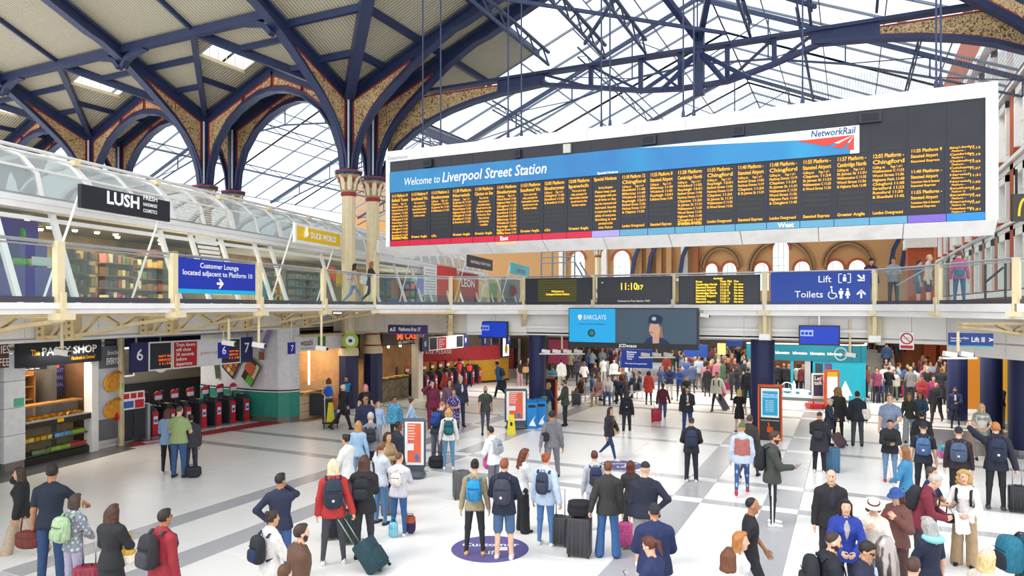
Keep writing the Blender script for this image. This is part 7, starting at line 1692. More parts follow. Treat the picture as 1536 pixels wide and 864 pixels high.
def backpack_on(key, label, c, c2=None, w=.30, h=.44, d=.17, badge=None):
    o,s,th,loc,R,piv,pts = ANCH[key]; p = anchor(key,(0,-.13-d/2,1.22)); t = thing('backpack',label,'backpack',p-Vector((0,0,h*s/2)),th); t.scale = (s,s,s); lean = math.atan2(R[2][1],R[1][1]); t.rotation_euler = (lean,0,th)
    c2 = c2 or c
    addp('bag_body','bp%.2f%.2f%.2f'%(w,h,d),lambda:soft(w,d,h,3.4,taper=.12),FABM,t,c)
    addp('front_pocket','bpp%.2f%.2f'%(w,h),lambda:soft(w*.76,.09,h*.46,3.6),FABM,t,c2,(0,-d*.42,.04))
    addp('top_handle','bph',lambda:MB().tube([(-.04,0,0),(-.03,0,.04),(.03,0,.04),(.04,0,0)],.008,6),FABM,t,c2,(0,d*.3,h-.01))
    for sx in (-1,1): addp('strap','bps%.2f%.2f'%(h,d),lambda:MB().path([(0,d*.40,h*.92),(0,d*.5+.03,h*1.04),(0,d*.5+.13,h*1.02),(0,d*.5+.235,h*.86),(.0,d*.5+.27,h*.58),(.0,d*.5+.22,h*.3),(.0,d*.45,h*.1)],.045,.012,(1,0,0)),FABM,t,c2,(sx*.115,0,0))
    addp('zip','bpz%.2f%.2f'%(w,h),lambda:MB().tube([(-w*.36,0,0),(0,-.012,.0),(w*.36,0,0)],.005,5),FABM,t,'#101010',(0,-d*.47,h*.62))
    if badge: addp('badge','bpb',lambda:MB().ell((0,0,0),(.024,.006,.024)),FABM,t,badge,(0,-d*.42-.045,h*.32))
    return t
def suitcase(label, x, yf, face=0, w=.36, h=.55, d=.23, c='#2a2a2e', handle=.42, tilt=0., group=None, soft_=False, at=None, bare=False):
    p = fl(x,yf) if at is None else at; th = TH-math.atan((x-768)/FPX)-math.radians(face); t = thing('suitcase',label,'suitcase',p,th,group); t.rotation_euler = (math.radians(tilt),0,th)
    k = '%.2f%.2f%.2f%d'%(w,h,d,soft_)
    addp('shell','sc'+k,lambda:MB().rbox((0,0,h/2+.05),(w,d,h),.05 if not soft_ else .07,4),SHELL if not soft_ else FABM,t,c)
    if not soft_:
        for i in range(5): addp('rib','sr'+k,lambda:MB().box((-.008,-.006,.08),(.008,.004,h)),SHELL,t,c,(w*(-.36+.18*i),-d/2,0))
    else: addp('front_pocket','sp'+k,lambda:MB().rbox((0,-d/2,h*.36+.05),(w*.8,.05,h*.5),.02),FABM,t,c)
    for sx in (-1,1):
        for sy in (-1,1): addp('wheel','wh',lambda:MB().tube([(-.012,0,.028),(.012,0,.028)],.028,10),SHELL,t,'#18181a',(sx*w*.4,sy*d*.36,0))
    addp('carry_grip','cg',lambda:MB().tube([(-.07,0,0),(-.06,0,.03),(.06,0,.03),(.07,0,0)],.01,6),SHELL,t,'#18181a',(0,0,h+.05))
    if handle: addp('pull_handle','ph%.2f'%handle,lambda:MB().tube([(-.085,0,0),(-.085,0,handle),(.085,0,handle),(.085,0,0)],.010,6),STEEL,t,'#b0b0b0',(0,d*.38,h+.04))
    return t
def handbag(name, label, at, th, w, h, d, c, strap=.0, cat='bag', c2=None):
    t = thing(name,label,cat,at,th); addp('bag_body','hb%.2f%.2f%.2f'%(w,h,d),lambda:soft(w,d,h,3.0,taper=.1),FABM,t,c); addp('bag_flap','hf%.2f%.2f%.2f'%(w,h,d),lambda:soft(w*.9,d*1.04,h*.42,3.2),FABM,t,c2 or c,(0,-.004,h*.55))
    if strap: addp('handle','hh%.2f%.2f'%(w,strap),lambda:MB().tube([(-w*.3,0,0),(-w*.22,0,strap),(w*.22,0,strap),(w*.3,0,0)],.012,6),FABM,t,c2 or c,(0,0,h*.93))
    return t
# ================================================================== the crowd, person by person (x, head top, feet in photo pixels; facing 0 = away, 90 = right, 180 = towards us)
SKL,SKM,SKT,SKD = '#e3b79c','#cf9b78','#b57f5c','#6b4630'
BLK_,NVY,JEAN,LJEAN,CHAR = '#1b1c20','#1e2a48','#2f517f','#6d93bd','#3a3b40'
p = person
# ---- left foreground
p('woman in black jacket and beige trousers walking left on the phone at the left edge',33,697,833,-75,'jacket',BLK_,'wide','#cdb493','long','#3a2a22',SKM,'#e8e4e0',arms='dc',legs='walk',fem=1,key='L1')
p('man in navy polo shirt and jeans reaching out to a suitcase handle',76,697,876,25,'tee','#1c2740','jeans','#284f80','short','#1d1614',SKT,'#2b2b2b',arms='dg',girth=1.05,yaw=-15,key='L2')
p('woman with bobbed brown hair, grey patterned top and green backpack at lower left',110,742,0,55,'long','#8d93a3','jeans','#b9b2cf','bob','#43302a',SKL,'#2b2b2b',fem=1,H=1.62,spots='#c9ccd6',arms='bb',key='L3')
p('woman with long wavy brown hair in a black leather jacket at lower left',167,758,0,40,'jacket','#2a2b31','skirt','#23252b','wavy','#4a2a20',SKM,BLK_,fem=1,H=1.64,arms='bb',key='L4',inner='#8a8d92')
p('man in bright red fleece with glasses and black patterned backpack',243,765,0,55,'jacket','#b3122f','jeans',CHAR,'short','#2a1f1a',SKT,BLK_,glasses=1,H=1.72,arms='dd',key='L5')
p('man in navy jumper with one hand on hip and one at his chin',420,711,868,12,'long','#222c4e','jeans','#2f5fa0','short','#1f1a18',SKT,BLK_,arms='hj',girth=1.08,yaw=35,key='L6')
p('woman in white jacket with tied dark hair and black backpack at the bottom',405,767,0,60,'jacket','#e5e1dd','jeans','#4a5a8a','bun','#3a2420',SKM,BLK_,fem=1,H=1.64,arms='bb',key='L7')
p('bearded man in brown quilted jacket seen from the side at the bottom',447,787,0,75,'puffer','#6e4a33','jeans','#5a4a3a','short','#3f2a1c',SKL,BLK_,beard=1,H=1.72,key='L8')
p('person with brown hair whose head just shows at the bottom edge',424,848,0,40,'long','#7a6a5a','jeans',CHAR,'short','#5a3a26',SKL,BLK_,H=1.6)
p('man in green T-shirt and jeans standing by the ticket gates',268,609,716,25,'tee','#9db56a','jeans','#2c5d97','buzz','#4a3a30',SKL,'#2b2b30',girth=1.15,arms='bb',key='L9')
p('woman in light blue jacket and black leggings beside the green T-shirt man',251,613,711,30,'jacket','#86b2de','slim',BLK_,'long','#5a3022',SKL,'#e9e9ec',fem=1,arms='bb')
p('person in dark clothes half hidden behind the green T-shirt man',287,622,712,-20,'jacket','#3c3a42','jeans','#3a3a44','short','#2a2220',SKM,BLK_)
# ---- queue left of centre
p('blonde woman in red jacket and grey jeans with a navy backpack',500,690,846,0,'jacket','#d8231f','slim','#4a4c56','long','#e3d3ac',SKL,'#e8e6e2',fem=1,hood=1,spread=.075,arms='ds',key='Q1')
p('woman with long brown hair, black jacket and black leather backpack',546,684,838,12,'jacket','#23242a','slim','#3a3b43','long','#4a2c20',SKL,BLK_,fem=1,arms='ff',girth=1.08,key='Q2')
p('person in pale grey sweater and blue jeans with a small white backpack',598,679,804,20,'long','#d3cfdb','slim','#2864a8','buzz','#6a4a36',SKL,'#dcd8d4',girth=1.05,arms='pp',yaw=20,key='Q3')
p('woman with tied light brown hair in pale sweater leaning to the queue',571,664,786,45,'long','#ccd3e0','slim','#4d86bd','pony','#7a5232',SKL,'#2b2b2b',fem=1,arms='cb',key='Q4')
p('woman in white coat with dark hair tied up facing left',521,652,770,-55,'jacket','#eceae8','jeans','#5a5a60','bun','#1c1718',SKM,BLK_,fem=1,arms='bb',hood=1,key='Q5')
p('woman in tan jacket with long brown hair beside the poster stand',580,648,757,140,'jacket','#b8925f','jeans',CHAR,'long','#33211a',SKM,BLK_,fem=1,arms='bf')
p('man in dark navy coat standing against the poster stand',595,632,742,65,'coat','#232a3e','jeans',BLK_,'buzz','#14100e',SKD,BLK_,arms='dd')
p('girl with long blonde hair in a light blue top seen from behind',537,632,732,10,'long','#9cc3e8','jeans','#8fb3dc','long','#b98a55',SKL,'#e9e9ec',fem=1)
p('grey haired person in grey checked top with dark straps',556,619,728,0,'long','#8f919c','jeans','#4a4c58','short','#b9b6b2',SKL,BLK_,key='Q6')
p('man with glasses in navy T-shirt facing us near the navy columns',548,592,690,170,'long','#1f2a52','jeans','#2a3350','short','#1c1512',SKT,BLK_,glasses=1,arms='dd',girth=1.1)
p('woman with pink hair and black top by the navy columns',548,576,651,175,'tee','#1d1c20','slim',BLK_,'long','#e06a98',SKL,BLK_,fem=1,arms='dd')
p('girl in pale blue tracksuit holding hands near the columns',567,600,668,160,'long','#a9c9ef','jeans','#9cc3ea','long','#b98a5a',SKL,'#e9e9ec',fem=1,legs='walk',arms='dd')
p('woman in bright turquoise patterned jacket walking towards us',592,592,666,170,'jacket','#2aa9dc','slim','#2a2230','short','#20181a',SKT,BLK_,fem=1,legs='walk',spots='#7fd0e8',arms='dd')
p('woman with hair bun in light blue denim walking right',616,596,668,95,'long','#a8c6e8','jeans','#9fbfe0','bun','#3a281e',SKL,'#e9e9ec',fem=1,legs='walk2',arms='wv')
p('white haired man in black leather jacket walking past the columns',513,575,645,70,'jacket','#26242a','jeans','#23252c','short','#e0d9cf',SKL,BLK_,legs='walk',arms='wv')
p('cleaner in blue vest pushing a trolley by the sushi counter',493,567,632,0,'tee','#e0b8a0','jeans','#3a4a6a','bob','#6a3f28',SKL,BLK_,vest='#1f5fc8',arms='bb',fem=1)
p('worker in cap and blue high visibility vest by the navy column',519,563,622,160,'long','#22305a','jeans','#23304a','short','#2a201a',SKM,BLK_,vest='#3a9ad0',hat='cap',hatc='#23304a',arms='bb')
p('man in maroon tracksuit talking on the phone',648,568,645,172,'jacket','#8c1a44','jeans','#8c1a44','curly','#2a1c16',SKL,'#e9e4e0',arms='dc',legs='walk',girth=1.05)
p('woman in bright red jacket far behind the maroon tracksuit man',670,556,616,180,'jacket','#e0322c','slim','#c9b9a8','long','#2a1c18',SKM,BLK_,fem=1,arms='bb')
p('woman with long dark hair close behind the patterned dress woman',674,569,644,170,'long','#7a5a78','jeans','#7d6f8f','long','#2a1a18',SKM,BLK_,fem=1)
p('woman in navy and lilac patterned dress holding a phone',681,582,658,190,'dress','#2c2b78','slim','#25284a','long','#3a2018',SKM,BLK_,fem=1,spots='#c9a9d8',arms='pp',pitch=15)
p('man with cropped ginger hair bending forward with a blue backpack',655,602,698,40,'long','#2a3144','jeans','#6d6f86','buzz','#b0683a',SKL,BLK_,lean=18,arms='bb',pitch=20,key='Q7')
p('blonde woman in white top with a teal backpack',673,613,704,0,'long','#ece8e4','slim','#5a9ac9','bob','#c79a5a',SKL,'#e8e6e2',fem=1,key='Q8')
p('man in dark grey T-shirt with a shoulder strap walking towards us',728,577,650,175,'tee','#3c4540','slim','#4c5064','buzz','#3a2a22',SKM,BLK_,legs='walk',arms='vw',girth=1.08,beard=1)
p('man in dark cap and navy white coat behind the patterned dress woman',690,558,640,150,'jacket','#2f3a5e','jeans','#39456a','buzz','#b9a9a0',SKL,BLK_,inner='#eee8e4')
p('staff member in red high visibility vest, left of the pair at the yellow booth',689,538,580,0,'long','#1e2030','jeans','#22242e','short','#1c1412',SKT,BLK_,vest='#e8402e')
p('staff member in red high visibility vest, right of the pair at the yellow booth',704,539,580,175,'long','#1e2030','jeans','#22242e','short','#1c1412',SKT,BLK_,vest='#e8402e',arms='bb')
p('man in bright blue jacket striding left with a dark bag',750,540,598,-70,'jacket','#1f6fb8','jeans','#23283e','short','#2a201c',SKM,'#e8e8ea',legs='walk',lean=10,key='Q9')
p('woman in black top and pink trousers carrying a tan bag',780,539,579,150,'tee','#23222a','wide','#cf9aa2','long','#3a2a20',SKM,'#e9e9ec',fem=1,key='Q10')
p('woman in maroon top standing beside the far shop doorway',793,536,578,190,'long','#5a2830','jeans','#3a3836','long','#2a1a16',SKM,BLK_,fem=1,arms='pp')
# ---- centre foreground
p('woman with tied dark hair, tan top, black leggings and blue backpack',712,690,832,5,'long','#b3a078','slim','#26272c','bun','#2a1c1a',SKL,'#c9a27a',fem=1,spread=.06,key='C1')
p('man in navy jacket and denim shorts with a grey backpack',756,689,838,10,'jacket','#1d2742','shorts','#46709e','short','#8a5230',SKL,'#dcd8d4',arms='bb',yaw=10,key='C2')
p('woman with long auburn hair, white top and black wide trousers reading',784,673,797,70,'long','#e3e4e4','wide','#201f24','wavy','#6a3820',SKL,BLK_,fem=1,arms='pp',pitch=15,key='C3')
p('woman in light blue shirt and jeans with reddish hair bun',818,681,818,20,'jacket','#bcd3f0','slim','#4f8fd0','bun','#a0502a',SKL,'#f0eeec',fem=1,arms='ds',yaw=20,key='C4')
p('man in grey hoodie and joggers striding away with a crossbody bag',828,613,719,5,'long','#7c7b82','jeans','#85838f','short','#1d1818',SKT,'#23302a',hood=1,legs='walk',arms='vd',key='C5')
p('person in white jacket with dark hair and grey rucksack facing left',741,640,742,-50,'jacket','#ebebed','jeans','#7a7a86','short','#1c1719',SKM,BLK_,arms='bb',lean=8,key='C6')
p('man in charcoal jacket and flared jeans seen from behind',912,693,836,2,'jacket','#3a3838','flare','#2f6db0','short','#6a4026',SKL,BLK_,spread=.06,arms='sd',key='C7')
p('person in light grey hoodie with navy rucksack partly hidden',892,677,795,-8,'long','#c3c5d2','jeans','#b9bfd6','short','#5a2c1c',SKL,BLK_,hood=1,key='C8')
p('woman with long straight red-brown hair behind the navy hoodie man',946,692,805,0,'long','#3a3238','jeans','#38383e','long','#5c2418',SKL,BLK_,fem=1)
p('heavy man in black cap, navy hoodie and grey shorts with hand on hip',968,694,850,0,'long','#222941','shorts','#a3a1a0',None,'#2a2422',SKL,'#e8e6e2',arms='dh',hood=1,girth=1.28,hat='cap',hatc='#2b2d33',key='C9')
p('man in navy quilted jacket and dark cap near the bottom centre',982,757,0,-8,'puffer','#1f2f66','jeans',NVY,'buzz','#3a2a24',SKM,BLK_,hat='cap',hatc='#2c3038',H=1.74,girth=1.1,arms='bb',key='C10')
p('woman with brown ponytail bending over a phone at the bottom centre',984,807,0,-60,'long','#23346e','jeans',NVY,'pony','#5a2f20',SKL,BLK_,fem=1,arms='pp',pitch=18,lean=6,H=1.66,key='C11')
p('man in black cap and black jacket with navy backpack seen from behind',1037,627,723,0,'jacket','#22232b','jeans','#232636','buzz','#4a3a30',SKL,'#e0dcda',hat='cap',hatc='#2b2d38',arms='bb',key='C12')
p('woman with long dark hair in black jacket and jeans walking with a tan tote',914,608,689,120,'jacket','#2a2b33','slim','#22417a','long','#2a1a18',SKM,'#e6e2de',fem=1,legs='walk',arms='bd',inner='#8a4a4a',key='C13')
p('woman in black hoodie with a black backpack walking away',940,585,651,0,'jacket','#24232c','jeans','#262838','long','#221a1c',SKM,'#dedce0',fem=1,legs='walk',key='C14')
p('man in maroon jumper and jeans pulling a red suitcase',994,573,633,175,'long','#6a1c30','jeans','#35639c','short','#1d1512',SKD,'#dcd8d4',legs='walk',arms='sd',key='C15')
p('bearded man in black zip jacket and blue jeans looking at his phone',1031,579,650,180,'jacket','#23242e','jeans','#26407e','short','#221714',SKL,BLK_,beard=1,inner='#c9ccd4',arms='pd',pitch=20,girth=1.05)
p('woman in red knee-length coat walking away',973,556,607,15,'coat','#dc2f24','slim',NVY,'bob','#3a2420',SKL,BLK_,fem=1,key='C16')
p('man in dark green parka and black trousers looking left',848,570,639,-75,'jacket','#3a4a34','slim','#24252e','short','#5a3824',SKL,BLK_,beard=1,arms='bb',key='C17')
p('woman with long fair hair, navy jumper and green bag by the blue bins',822,574,634,60,'long','#27305e','shorts','#a9c2bb','long','#a9794a',SKL,BLK_,fem=1,arms='bb',key='C18')
p('man in white shirt and beige trousers seen from behind beyond the column',842,539,585,0,'jacket','#efefee','jeans','#cbb9a4','short','#2a1f1c',SKT,'#3a3a3a')
p('person in turquoise and black jacket beside the navy bridge column',829,548,595,0,'jacket','#5ab9d8','jeans','#26262c','short','#3a3028',SKM,BLK_,stripe=('#23301a',.11))
# ---- right of centre
p('person in green beanie and striped hoodie with torn jeans and red shoes',1113,632,741,0,'jacket','#bcd0ea','slim','#2c5c9c',None,'#3a2a22',SKM,'#cc3a3c',hat='beanie',hatc='#5d6f3c',legs='walk',hood=1,vest='#b06a62',tears='#9cbbe0',key='R1')
p('woman in dark coat walking just ahead of the green beanie person',1124,620,716,20,'coat','#3a3a32','slim','#5a3a32','short','#4a3a2a',SKM,BLK_,fem=1,legs='walk')
p('man in dark green jacket and striped track pants reading his phone',1158,644,787,88,'jacket','#454c46','slim','#23252f','short','#4a2f20',SKM,'#f1f0ee',beard=1,arms='dp',hood=1,sidestripe='#f0f0f2',pitch=8,girth=1.03,key='R2')
p('blonde woman in short black dress with bare legs seen from behind',1109,584,648,0,'dress','#1f1d22','bare','#e0a88c','long','#dcb873',SKL,BLK_,fem=1,key='R3')
p('man in black jacket and green cap with black backpack among the far crowd',1122,551,613,0,'jacket','#23262e','jeans','#22283a','short','#2a2420',SKM,BLK_,hat='cap',hatc='#2f7a48',key='R4')
p('man in beige jacket with black backpack pulling a large grey suitcase',1076,556,616,-160,'jacket','#d9d6c9','slim','#2a2a30','short','#2a1e1a',SKT,BLK_,arms='sd',legs='walk',key='R5')
p('woman in all black with white fur hood trim seen from behind',1061,550,595,0,'coat','#222229','slim','#22232a','short','#1a181a',SKM,BLK_,fem=1)
p('man in black jacket and bald crown walking in behind the quiet blue case',1229,618,709,8,'coat','#2f2f3c','jeans','#22242f','buzz','#3a2c26',SKM,'#d9d6d2',girth=1.1,arms='pb',pitch=20,hood=1,key='R6')
p('elderly man in grey flat cap and navy coat facing right',1243,598,668,95,'coat','#28344a','jeans','#2a303e','short','#cfcac4',SKL,BLK_,inner='#eef0f4',hat='flatcap',hatc='#a9abb0',arms='bb',key='R7')
p('woman with curly fair hair in dark coat facing the turquoise pod',1257,582,660,-10,'coat','#32302f','slim',BLK_,'curly','#9a7444',SKL,BLK_,fem=1)
p('man in navy jacket and grey trousers with a white tote bag walking away',1286,587,669,0,'jacket','#202536','jeans','#4d4c58','short','#1f1a1a',SKM,BLK_,arms='dd',key='R8')
p('man in pale blue striped polo facing us with a jacket over his arm',1335,590,690,180,'tee','#8fa3bf','jeans','#3a3a46','short','#8a6a4a',SKL,BLK_,stripe=('#71829f',.05),arms='bd',girth=1.12,belly=1)
p('woman in dark green jumper and pale grey trousers walking towards us',1364,587,662,178,'long','#33402f','wide','#a9b4b8','long','#5a4432',SKM,BLK_,fem=1,legs='walk')
p('woman in blue denim jacket beside the dark green jumper woman',1381,588,655,190,'jacket','#3f6288','jeans','#2b3348','long','#2a2020',SKM,BLK_,fem=1,arms='bb')
p('man in black jacket and light jeans facing us with a phone',1335,629,722,175,'jacket','#23252d','slim','#6d9ac9','short','#151212',SKM,'#a83a4a',arms='pp',pitch=10,girth=1.06,key='R9')
p('person in black jacket seen from behind next to the navy cap man',1383,617,705,0,'jacket','#1d1e26','jeans',BLK_,'short','#141214',SKM,BLK_)
p('man in navy cap and navy top with a slate blue square backpack',1385,634,748,0,'tee','#232a3c','slim','#1f2028','buzz','#4a3a32',SKL,BLK_,hat='cap',hatc='#20242f',key='R10')
p('man in dark cap and maroon-black top with a grey blue backpack',1438,641,760,0,'long','#33242c','slim','#1f1e25','buzz','#3a2e2a',SKL,BLK_,hat='cap',hatc='#22232b',girth=1.05,arms='dd',key='R11')
p('ginger man in navy jacket pointing left with a black suitcase',1494,634,764,-8,'jacket','#20263c','slim','#22222c','short','#b5733c',SKL,'#46464c',arms='rs',key='R12')
p('fair haired woman in pale cardigan and sage dress facing us',1472,605,690,172,'dress','#9fa89c','slim','#8f968c','long','#d2a770',SKL,BLK_,fem=1,vest='#e3dcd2',arms='bb',key='R13')
p('young man in black with a white cup walking towards us',1405,570,634,190,'jacket','#22222b','jeans','#2c2630','short','#1d1614',SKM,'#3a3a40',arms='pd',legs='walk')
p('man in navy blazer and white shirt looking at his phone',1433,579,641,180,'jacket','#26305a','slim','#20222e','short','#3a2a22',SKM,BLK_,beard=1,inner='#efe6ea',arms='pd',pitch=12,legs='walk')
p('woman in black top with long dark hair looking at a phone by the navy column',1488,574,640,150,'jacket','#26242c','jeans','#3a4c7a','long','#4a241a',SKM,BLK_,fem=1,arms='pp',pitch=25)
p('man in navy sweater and beige trousers bent over a phone by the navy column',1500,573,642,-150,'long','#202844','jeans','#a38c62','short','#1c1618',SKM,BLK_,arms='pp',pitch=25,lean=8)
p('child in black sitting low beside the beige trousers man',1508,602,636,180,'long','#1d1d24','jeans',BLK_,'short','#1c1614',SKM,BLK_,legs='sit',arms='bb',H=1.5)
p('person in dark teal top far between the navy columns',1487,552,615,40,'long','#1f3a40','jeans',BLK_,'short','#191516',SKM,BLK_)
# ---- right foreground
p('woman with light curly hair, white top and beige trousers holding papers',1447,706,848,188,'long','#ece6e4','wide','#c4a273','curly','#b8935a',SKL,BLK_,fem=1,arms='bb',yaw=-10,key='F1')
p('bald man in black jacket and dark T-shirt facing us',1246,704,0,170,'jacket','#26242b','jeans','#2a2a34','ring','#8a8078',SKL,BLK_,inner='#2c2f4a',H=1.76,yaw=10,key='F2')
p('woman with long black hair in a bright blue jacket',1268,748,0,172,'jacket','#1740b8','jeans',NVY,'long','#1f1614',SKL,BLK_,fem=1,inner='#b9b4b8',H=1.66,arms='bb',key='F3')
p('bald bearded man in navy jacket with blue hood looking right',1244,798,0,75,'jacket','#1d2030','jeans',NVY,'buzz','#3a2a22',SKL,BLK_,beard=1,hood=1,H=1.76,arms='bb',pitch=15,key='F4')
p('man with dark hair and glasses in a navy suit looking down',1294,811,0,100,'jacket','#232b4a','jeans',NVY,'short','#241a18',SKM,BLK_,glasses=1,inner='#b9c9ee',H=1.7,arms='pp',pitch=25,key='F5')
p('person in wide white hat with dark red band and cream top',1310,748,0,175,'long','#efe6d4','wide','#d9cdb8','bob','#6a4a38',SKL,BLK_,fem=1,hat='hat',hatc='#f1ede4',arms='bx',pitch=20,H=1.62,key='F6')
p('person in blue bucket hat and brown jacket raising a hand',1347,733,0,-140,'jacket','#7c4a42','jeans','#5a3a3a','bob','#4a2f26',SKL,BLK_,fem=1,hat='bucket',hatc='#2f4f92',arms='xb',pitch=15,H=1.64,key='F7')
p('grey haired man in maroon jacket bending over with a camera bag',1378,705,0,95,'jacket','#8c1c3a','jeans','#3a3a44','short','#b9b6b4',SKL,BLK_,lean=18,pitch=20,arms='pp',H=1.74,key='F8')
p('person in navy T-shirt with pale stripe holding a phone beside the maroon jacket',1394,700,0,110,'tee','#1c2c58','jeans',NVY,'short','#4a3a34',SKM,BLK_,arms='pp',H=1.66,stripe=('#1c2c58',.4),key='F9')
p('woman with light brown hair and bright blue top facing left',1360,670,795,-75,'long','#1795cf','jeans','#3a3a4a','long','#8a5a36',SKL,BLK_,fem=1,arms='bb',key='F10')
p('woman with loose grey hair and navy T-shirt with a neck pillow',1396,777,0,-50,'tee','#1d2748','jeans',NVY,'long','#a9a7a6',SKL,BLK_,fem=1,H=1.66,arms='bd',pitch=10,key='F11')
p('person in pale knitted hat with blond hair at the bottom right',1478,826,0,40,'jacket','#d8cfc0','jeans',CHAR,'long','#d9c089',SKL,BLK_,fem=1,hat='beanie',hatc='#d6bfa6',H=1.62)
p('person in teal jacket cut off by the right edge',1545,775,0,60,'jacket','#256a80','jeans',NVY,'short','#2a2220',SKM,BLK_,H=1.7,key='F12')
p('man in black T-shirt with dark cropped hair walking right at the bottom',1124,741,0,82,'tee','#22222a','jeans','#2a2a36','buzz','#191415',SKT,BLK_,H=1.74,arms='wv',legs='walk',key='F13')
p('woman with long straight fair hair in white top at the bottom right of centre',1106,797,0,95,'long','#efe6e4','jeans',CHAR,'long','#b0743c',SKL,BLK_,fem=1,H=1.66,key='F14')
p('woman with long brown hair seen from behind at the bottom right of centre',1092,824,0,10,'long','#e8e0e4','jeans',CHAR,'long','#6a3f26',SKL,BLK_,fem=1,H=1.62)
p('person with brown hair just showing beside the silver post',1368,838,0,20,'long','#4a3a36','jeans',CHAR,'short','#4a3228',SKL,BLK_,H=1.6)
# ---- balconies
p('man in grey sweatshirt with backpack straps on the bridge beside the Lift sign',1340,0,0,170,'long','#9aa0ac','jeans','#2b2f3c','short','#2a1f1c',SKM,BLK_,dep=25.3,H=1.72,zb=ZFL,arms='pp',pitch=20)
p('person in black hat and purple scarf on the bridge behind the Lift sign',1306,0,0,150,'jacket','#1f1d24','jeans',BLK_,'short','#1c181c',SKM,BLK_,dep=25.6,H=1.7,zb=ZFL,vest='#6a3a9a',hat='beanie',hatc='#1c1a20')
p('bald man in pale shirt and shorts on the right balcony',1392,0,0,100,'tee','#cfc6b4','shorts','#3a4464','ring','#a89a90',SKL,BLK_,dep=24.2,H=1.74,zb=ZFL)
p('person in blue T-shirt beside the bald man on the right balcony',1377,0,0,80,'tee','#2f6fa8','shorts','#4a5a80','short','#3a2c24',SKL,BLK_,dep=25.0,H=1.6,zb=ZFL)
p('woman in pink top and jeans seen from behind on the right balcony',1439,0,0,0,'long','#d0528f','slim','#2f5f8f','short','#5a4a3a',SKL,BLK_,dep=21.6,H=1.66,zb=ZFL,fem=1,key='B1')
p('woman with dark hair and pale backpack walking along the upper left balcony',531,0,0,70,'long','#d9b592','slim','#5a96d0','long','#2a1c1a',SKM,BLK_,dep=26.6,H=1.62,zb=ZFL,fem=1,legs='walk',key='B2')
p('person in black with a white bag walking on the upper left balcony',556,0,0,75,'jacket','#2a2c38','slim','#23262f','long','#a0653a',SKL,'#e8e6e2',dep=27.3,H=1.74,zb=ZFL,fem=1,legs='walk2',key='B3')
# ---- middle distance crowd under the bridge
mid = [(868,536,578,0,'#4a4c5e','#2f3040','short','grey-blue top with a rucksack'),(876,541,586,5,'#efecea','#5a2f4a','long','white top and plum leggings'),(893,544,590,0,'#3a2a2e','#e6e0d8','short','dark brown jacket and white trousers'),(905,536,576,-20,'#ece9e4','#d9d4cc','short','white top under the advertising screen'),(921,537,582,175,'#eeeef2','#3a3f55','short','white T-shirt with blue print'),(938,535,579,30,'#e6e6e8','#2a2c38','short','white and black top by the blue board'),
 (1004,548,599,180,'#23376e','#dcd6c8','short','navy T-shirt and pale shorts'),(1020,548,600,180,'#1f4fb0','#2b3340','short','royal blue hoodie'),(991,553,592,170,'#2f4a86','#2b4a8a','long','all denim blue'),(1038,545,590,5,'#4c5f8c','#3a3f4c','short','slate blue backpack and shorts'),(1055,539,582,0,'#ece6e2','#9aa0a8','long','cream top and long brown hair'),(1029,566,612,178,'#2a3a42','#232a36','short','bright blue cap'),
 (1097,551,600,90,'#26303c','#22262e','long','dark coat and fair hair'),(1106,549,598,-20,'#222a36','#2a2e3a','bob','dark coat and ginger hair'),(1138,556,596,-30,'#c9ccd4','#4a4c58','long','light grey top by the navy column'),(1132,549,592,0,'#2f4a8c','#2a2a36','short','blue jacket by the navy column'),(1066,541,580,190,'#2f78c0','#2a2a30','short','blue jacket amid the far crowd'),(1097,532,572,0,'#8fa9c9','#2c3a5a','short','pale blue shirt standing tall in the far crowd'),(1079,539,578,180,'#d8d8dc','#2c2c34','short','pale top amid the far crowd'),(1114,556,600,150,'#5a3a44','#2a2a32','short','plum jacket amid the far crowd'),
 (1315,551,604,178,'#a03a68','#3a2e3a','short','maroon and pink jacket pushing the wheelchair'),(1335,542,590,180,'#e4e2e0','#2a3a5a','short','white shirt and dark gilet'),(1347,548,594,180,'#d01f38','#26304a','ring','red jumper with arms folded'),(1329,538,584,170,'#2b4f86','#2a2e3a','short','blue jacket behind the wheelchair'),(1342,558,600,190,'#e0d8cc','#8a9a80','long','cream cardigan near the wheelchair'),(1372,549,600,0,'#dfe2ea','#2a3450','short','white top with navy backpack near the timber wall'),(1362,552,604,-40,'#34463c','#2f3a48','short','dark green top near the timber wall'),(1383,563,622,178,'#c22a3c','#2f4a86','short','red jacket and black gilet'),(1400,562,620,170,'#c02a90','#2a2a3a','bob','magenta jacket'),(1391,549,602,180,'#2b2633','#2a2630','ring','dark plum top near the timber post'),(1412,552,606,10,'#232838','#22232e','short','navy top near the timber post'),(1426,560,618,180,'#2a2c3a','#22232c','short','black top in front of the timber wall'),(1430,545,596,20,'#3a4450','#2a2a30','short','slate top in front of the timber wall'),(1440,548,604,0,'#1f2230','#22222a','short','black coat beside the navy column'),(1456,553,612,0,'#20242e','#4a6a90','short','bulky dark coat beside the orange shop'),(1463,549,604,150,'#8a2a7a','#2a2a30','short','purple top beside the orange shop'),(1300,548,596,90,'#b03a3c','#2a3a5a','long','red top at the pod corner'),(1409,538,584,180,'#d8d2b0','#3a3a40','short','cream top by the yellow notice'),(1418,541,590,190,'#6a2a38','#2a2a30','long','maroon top by the yellow notice')]
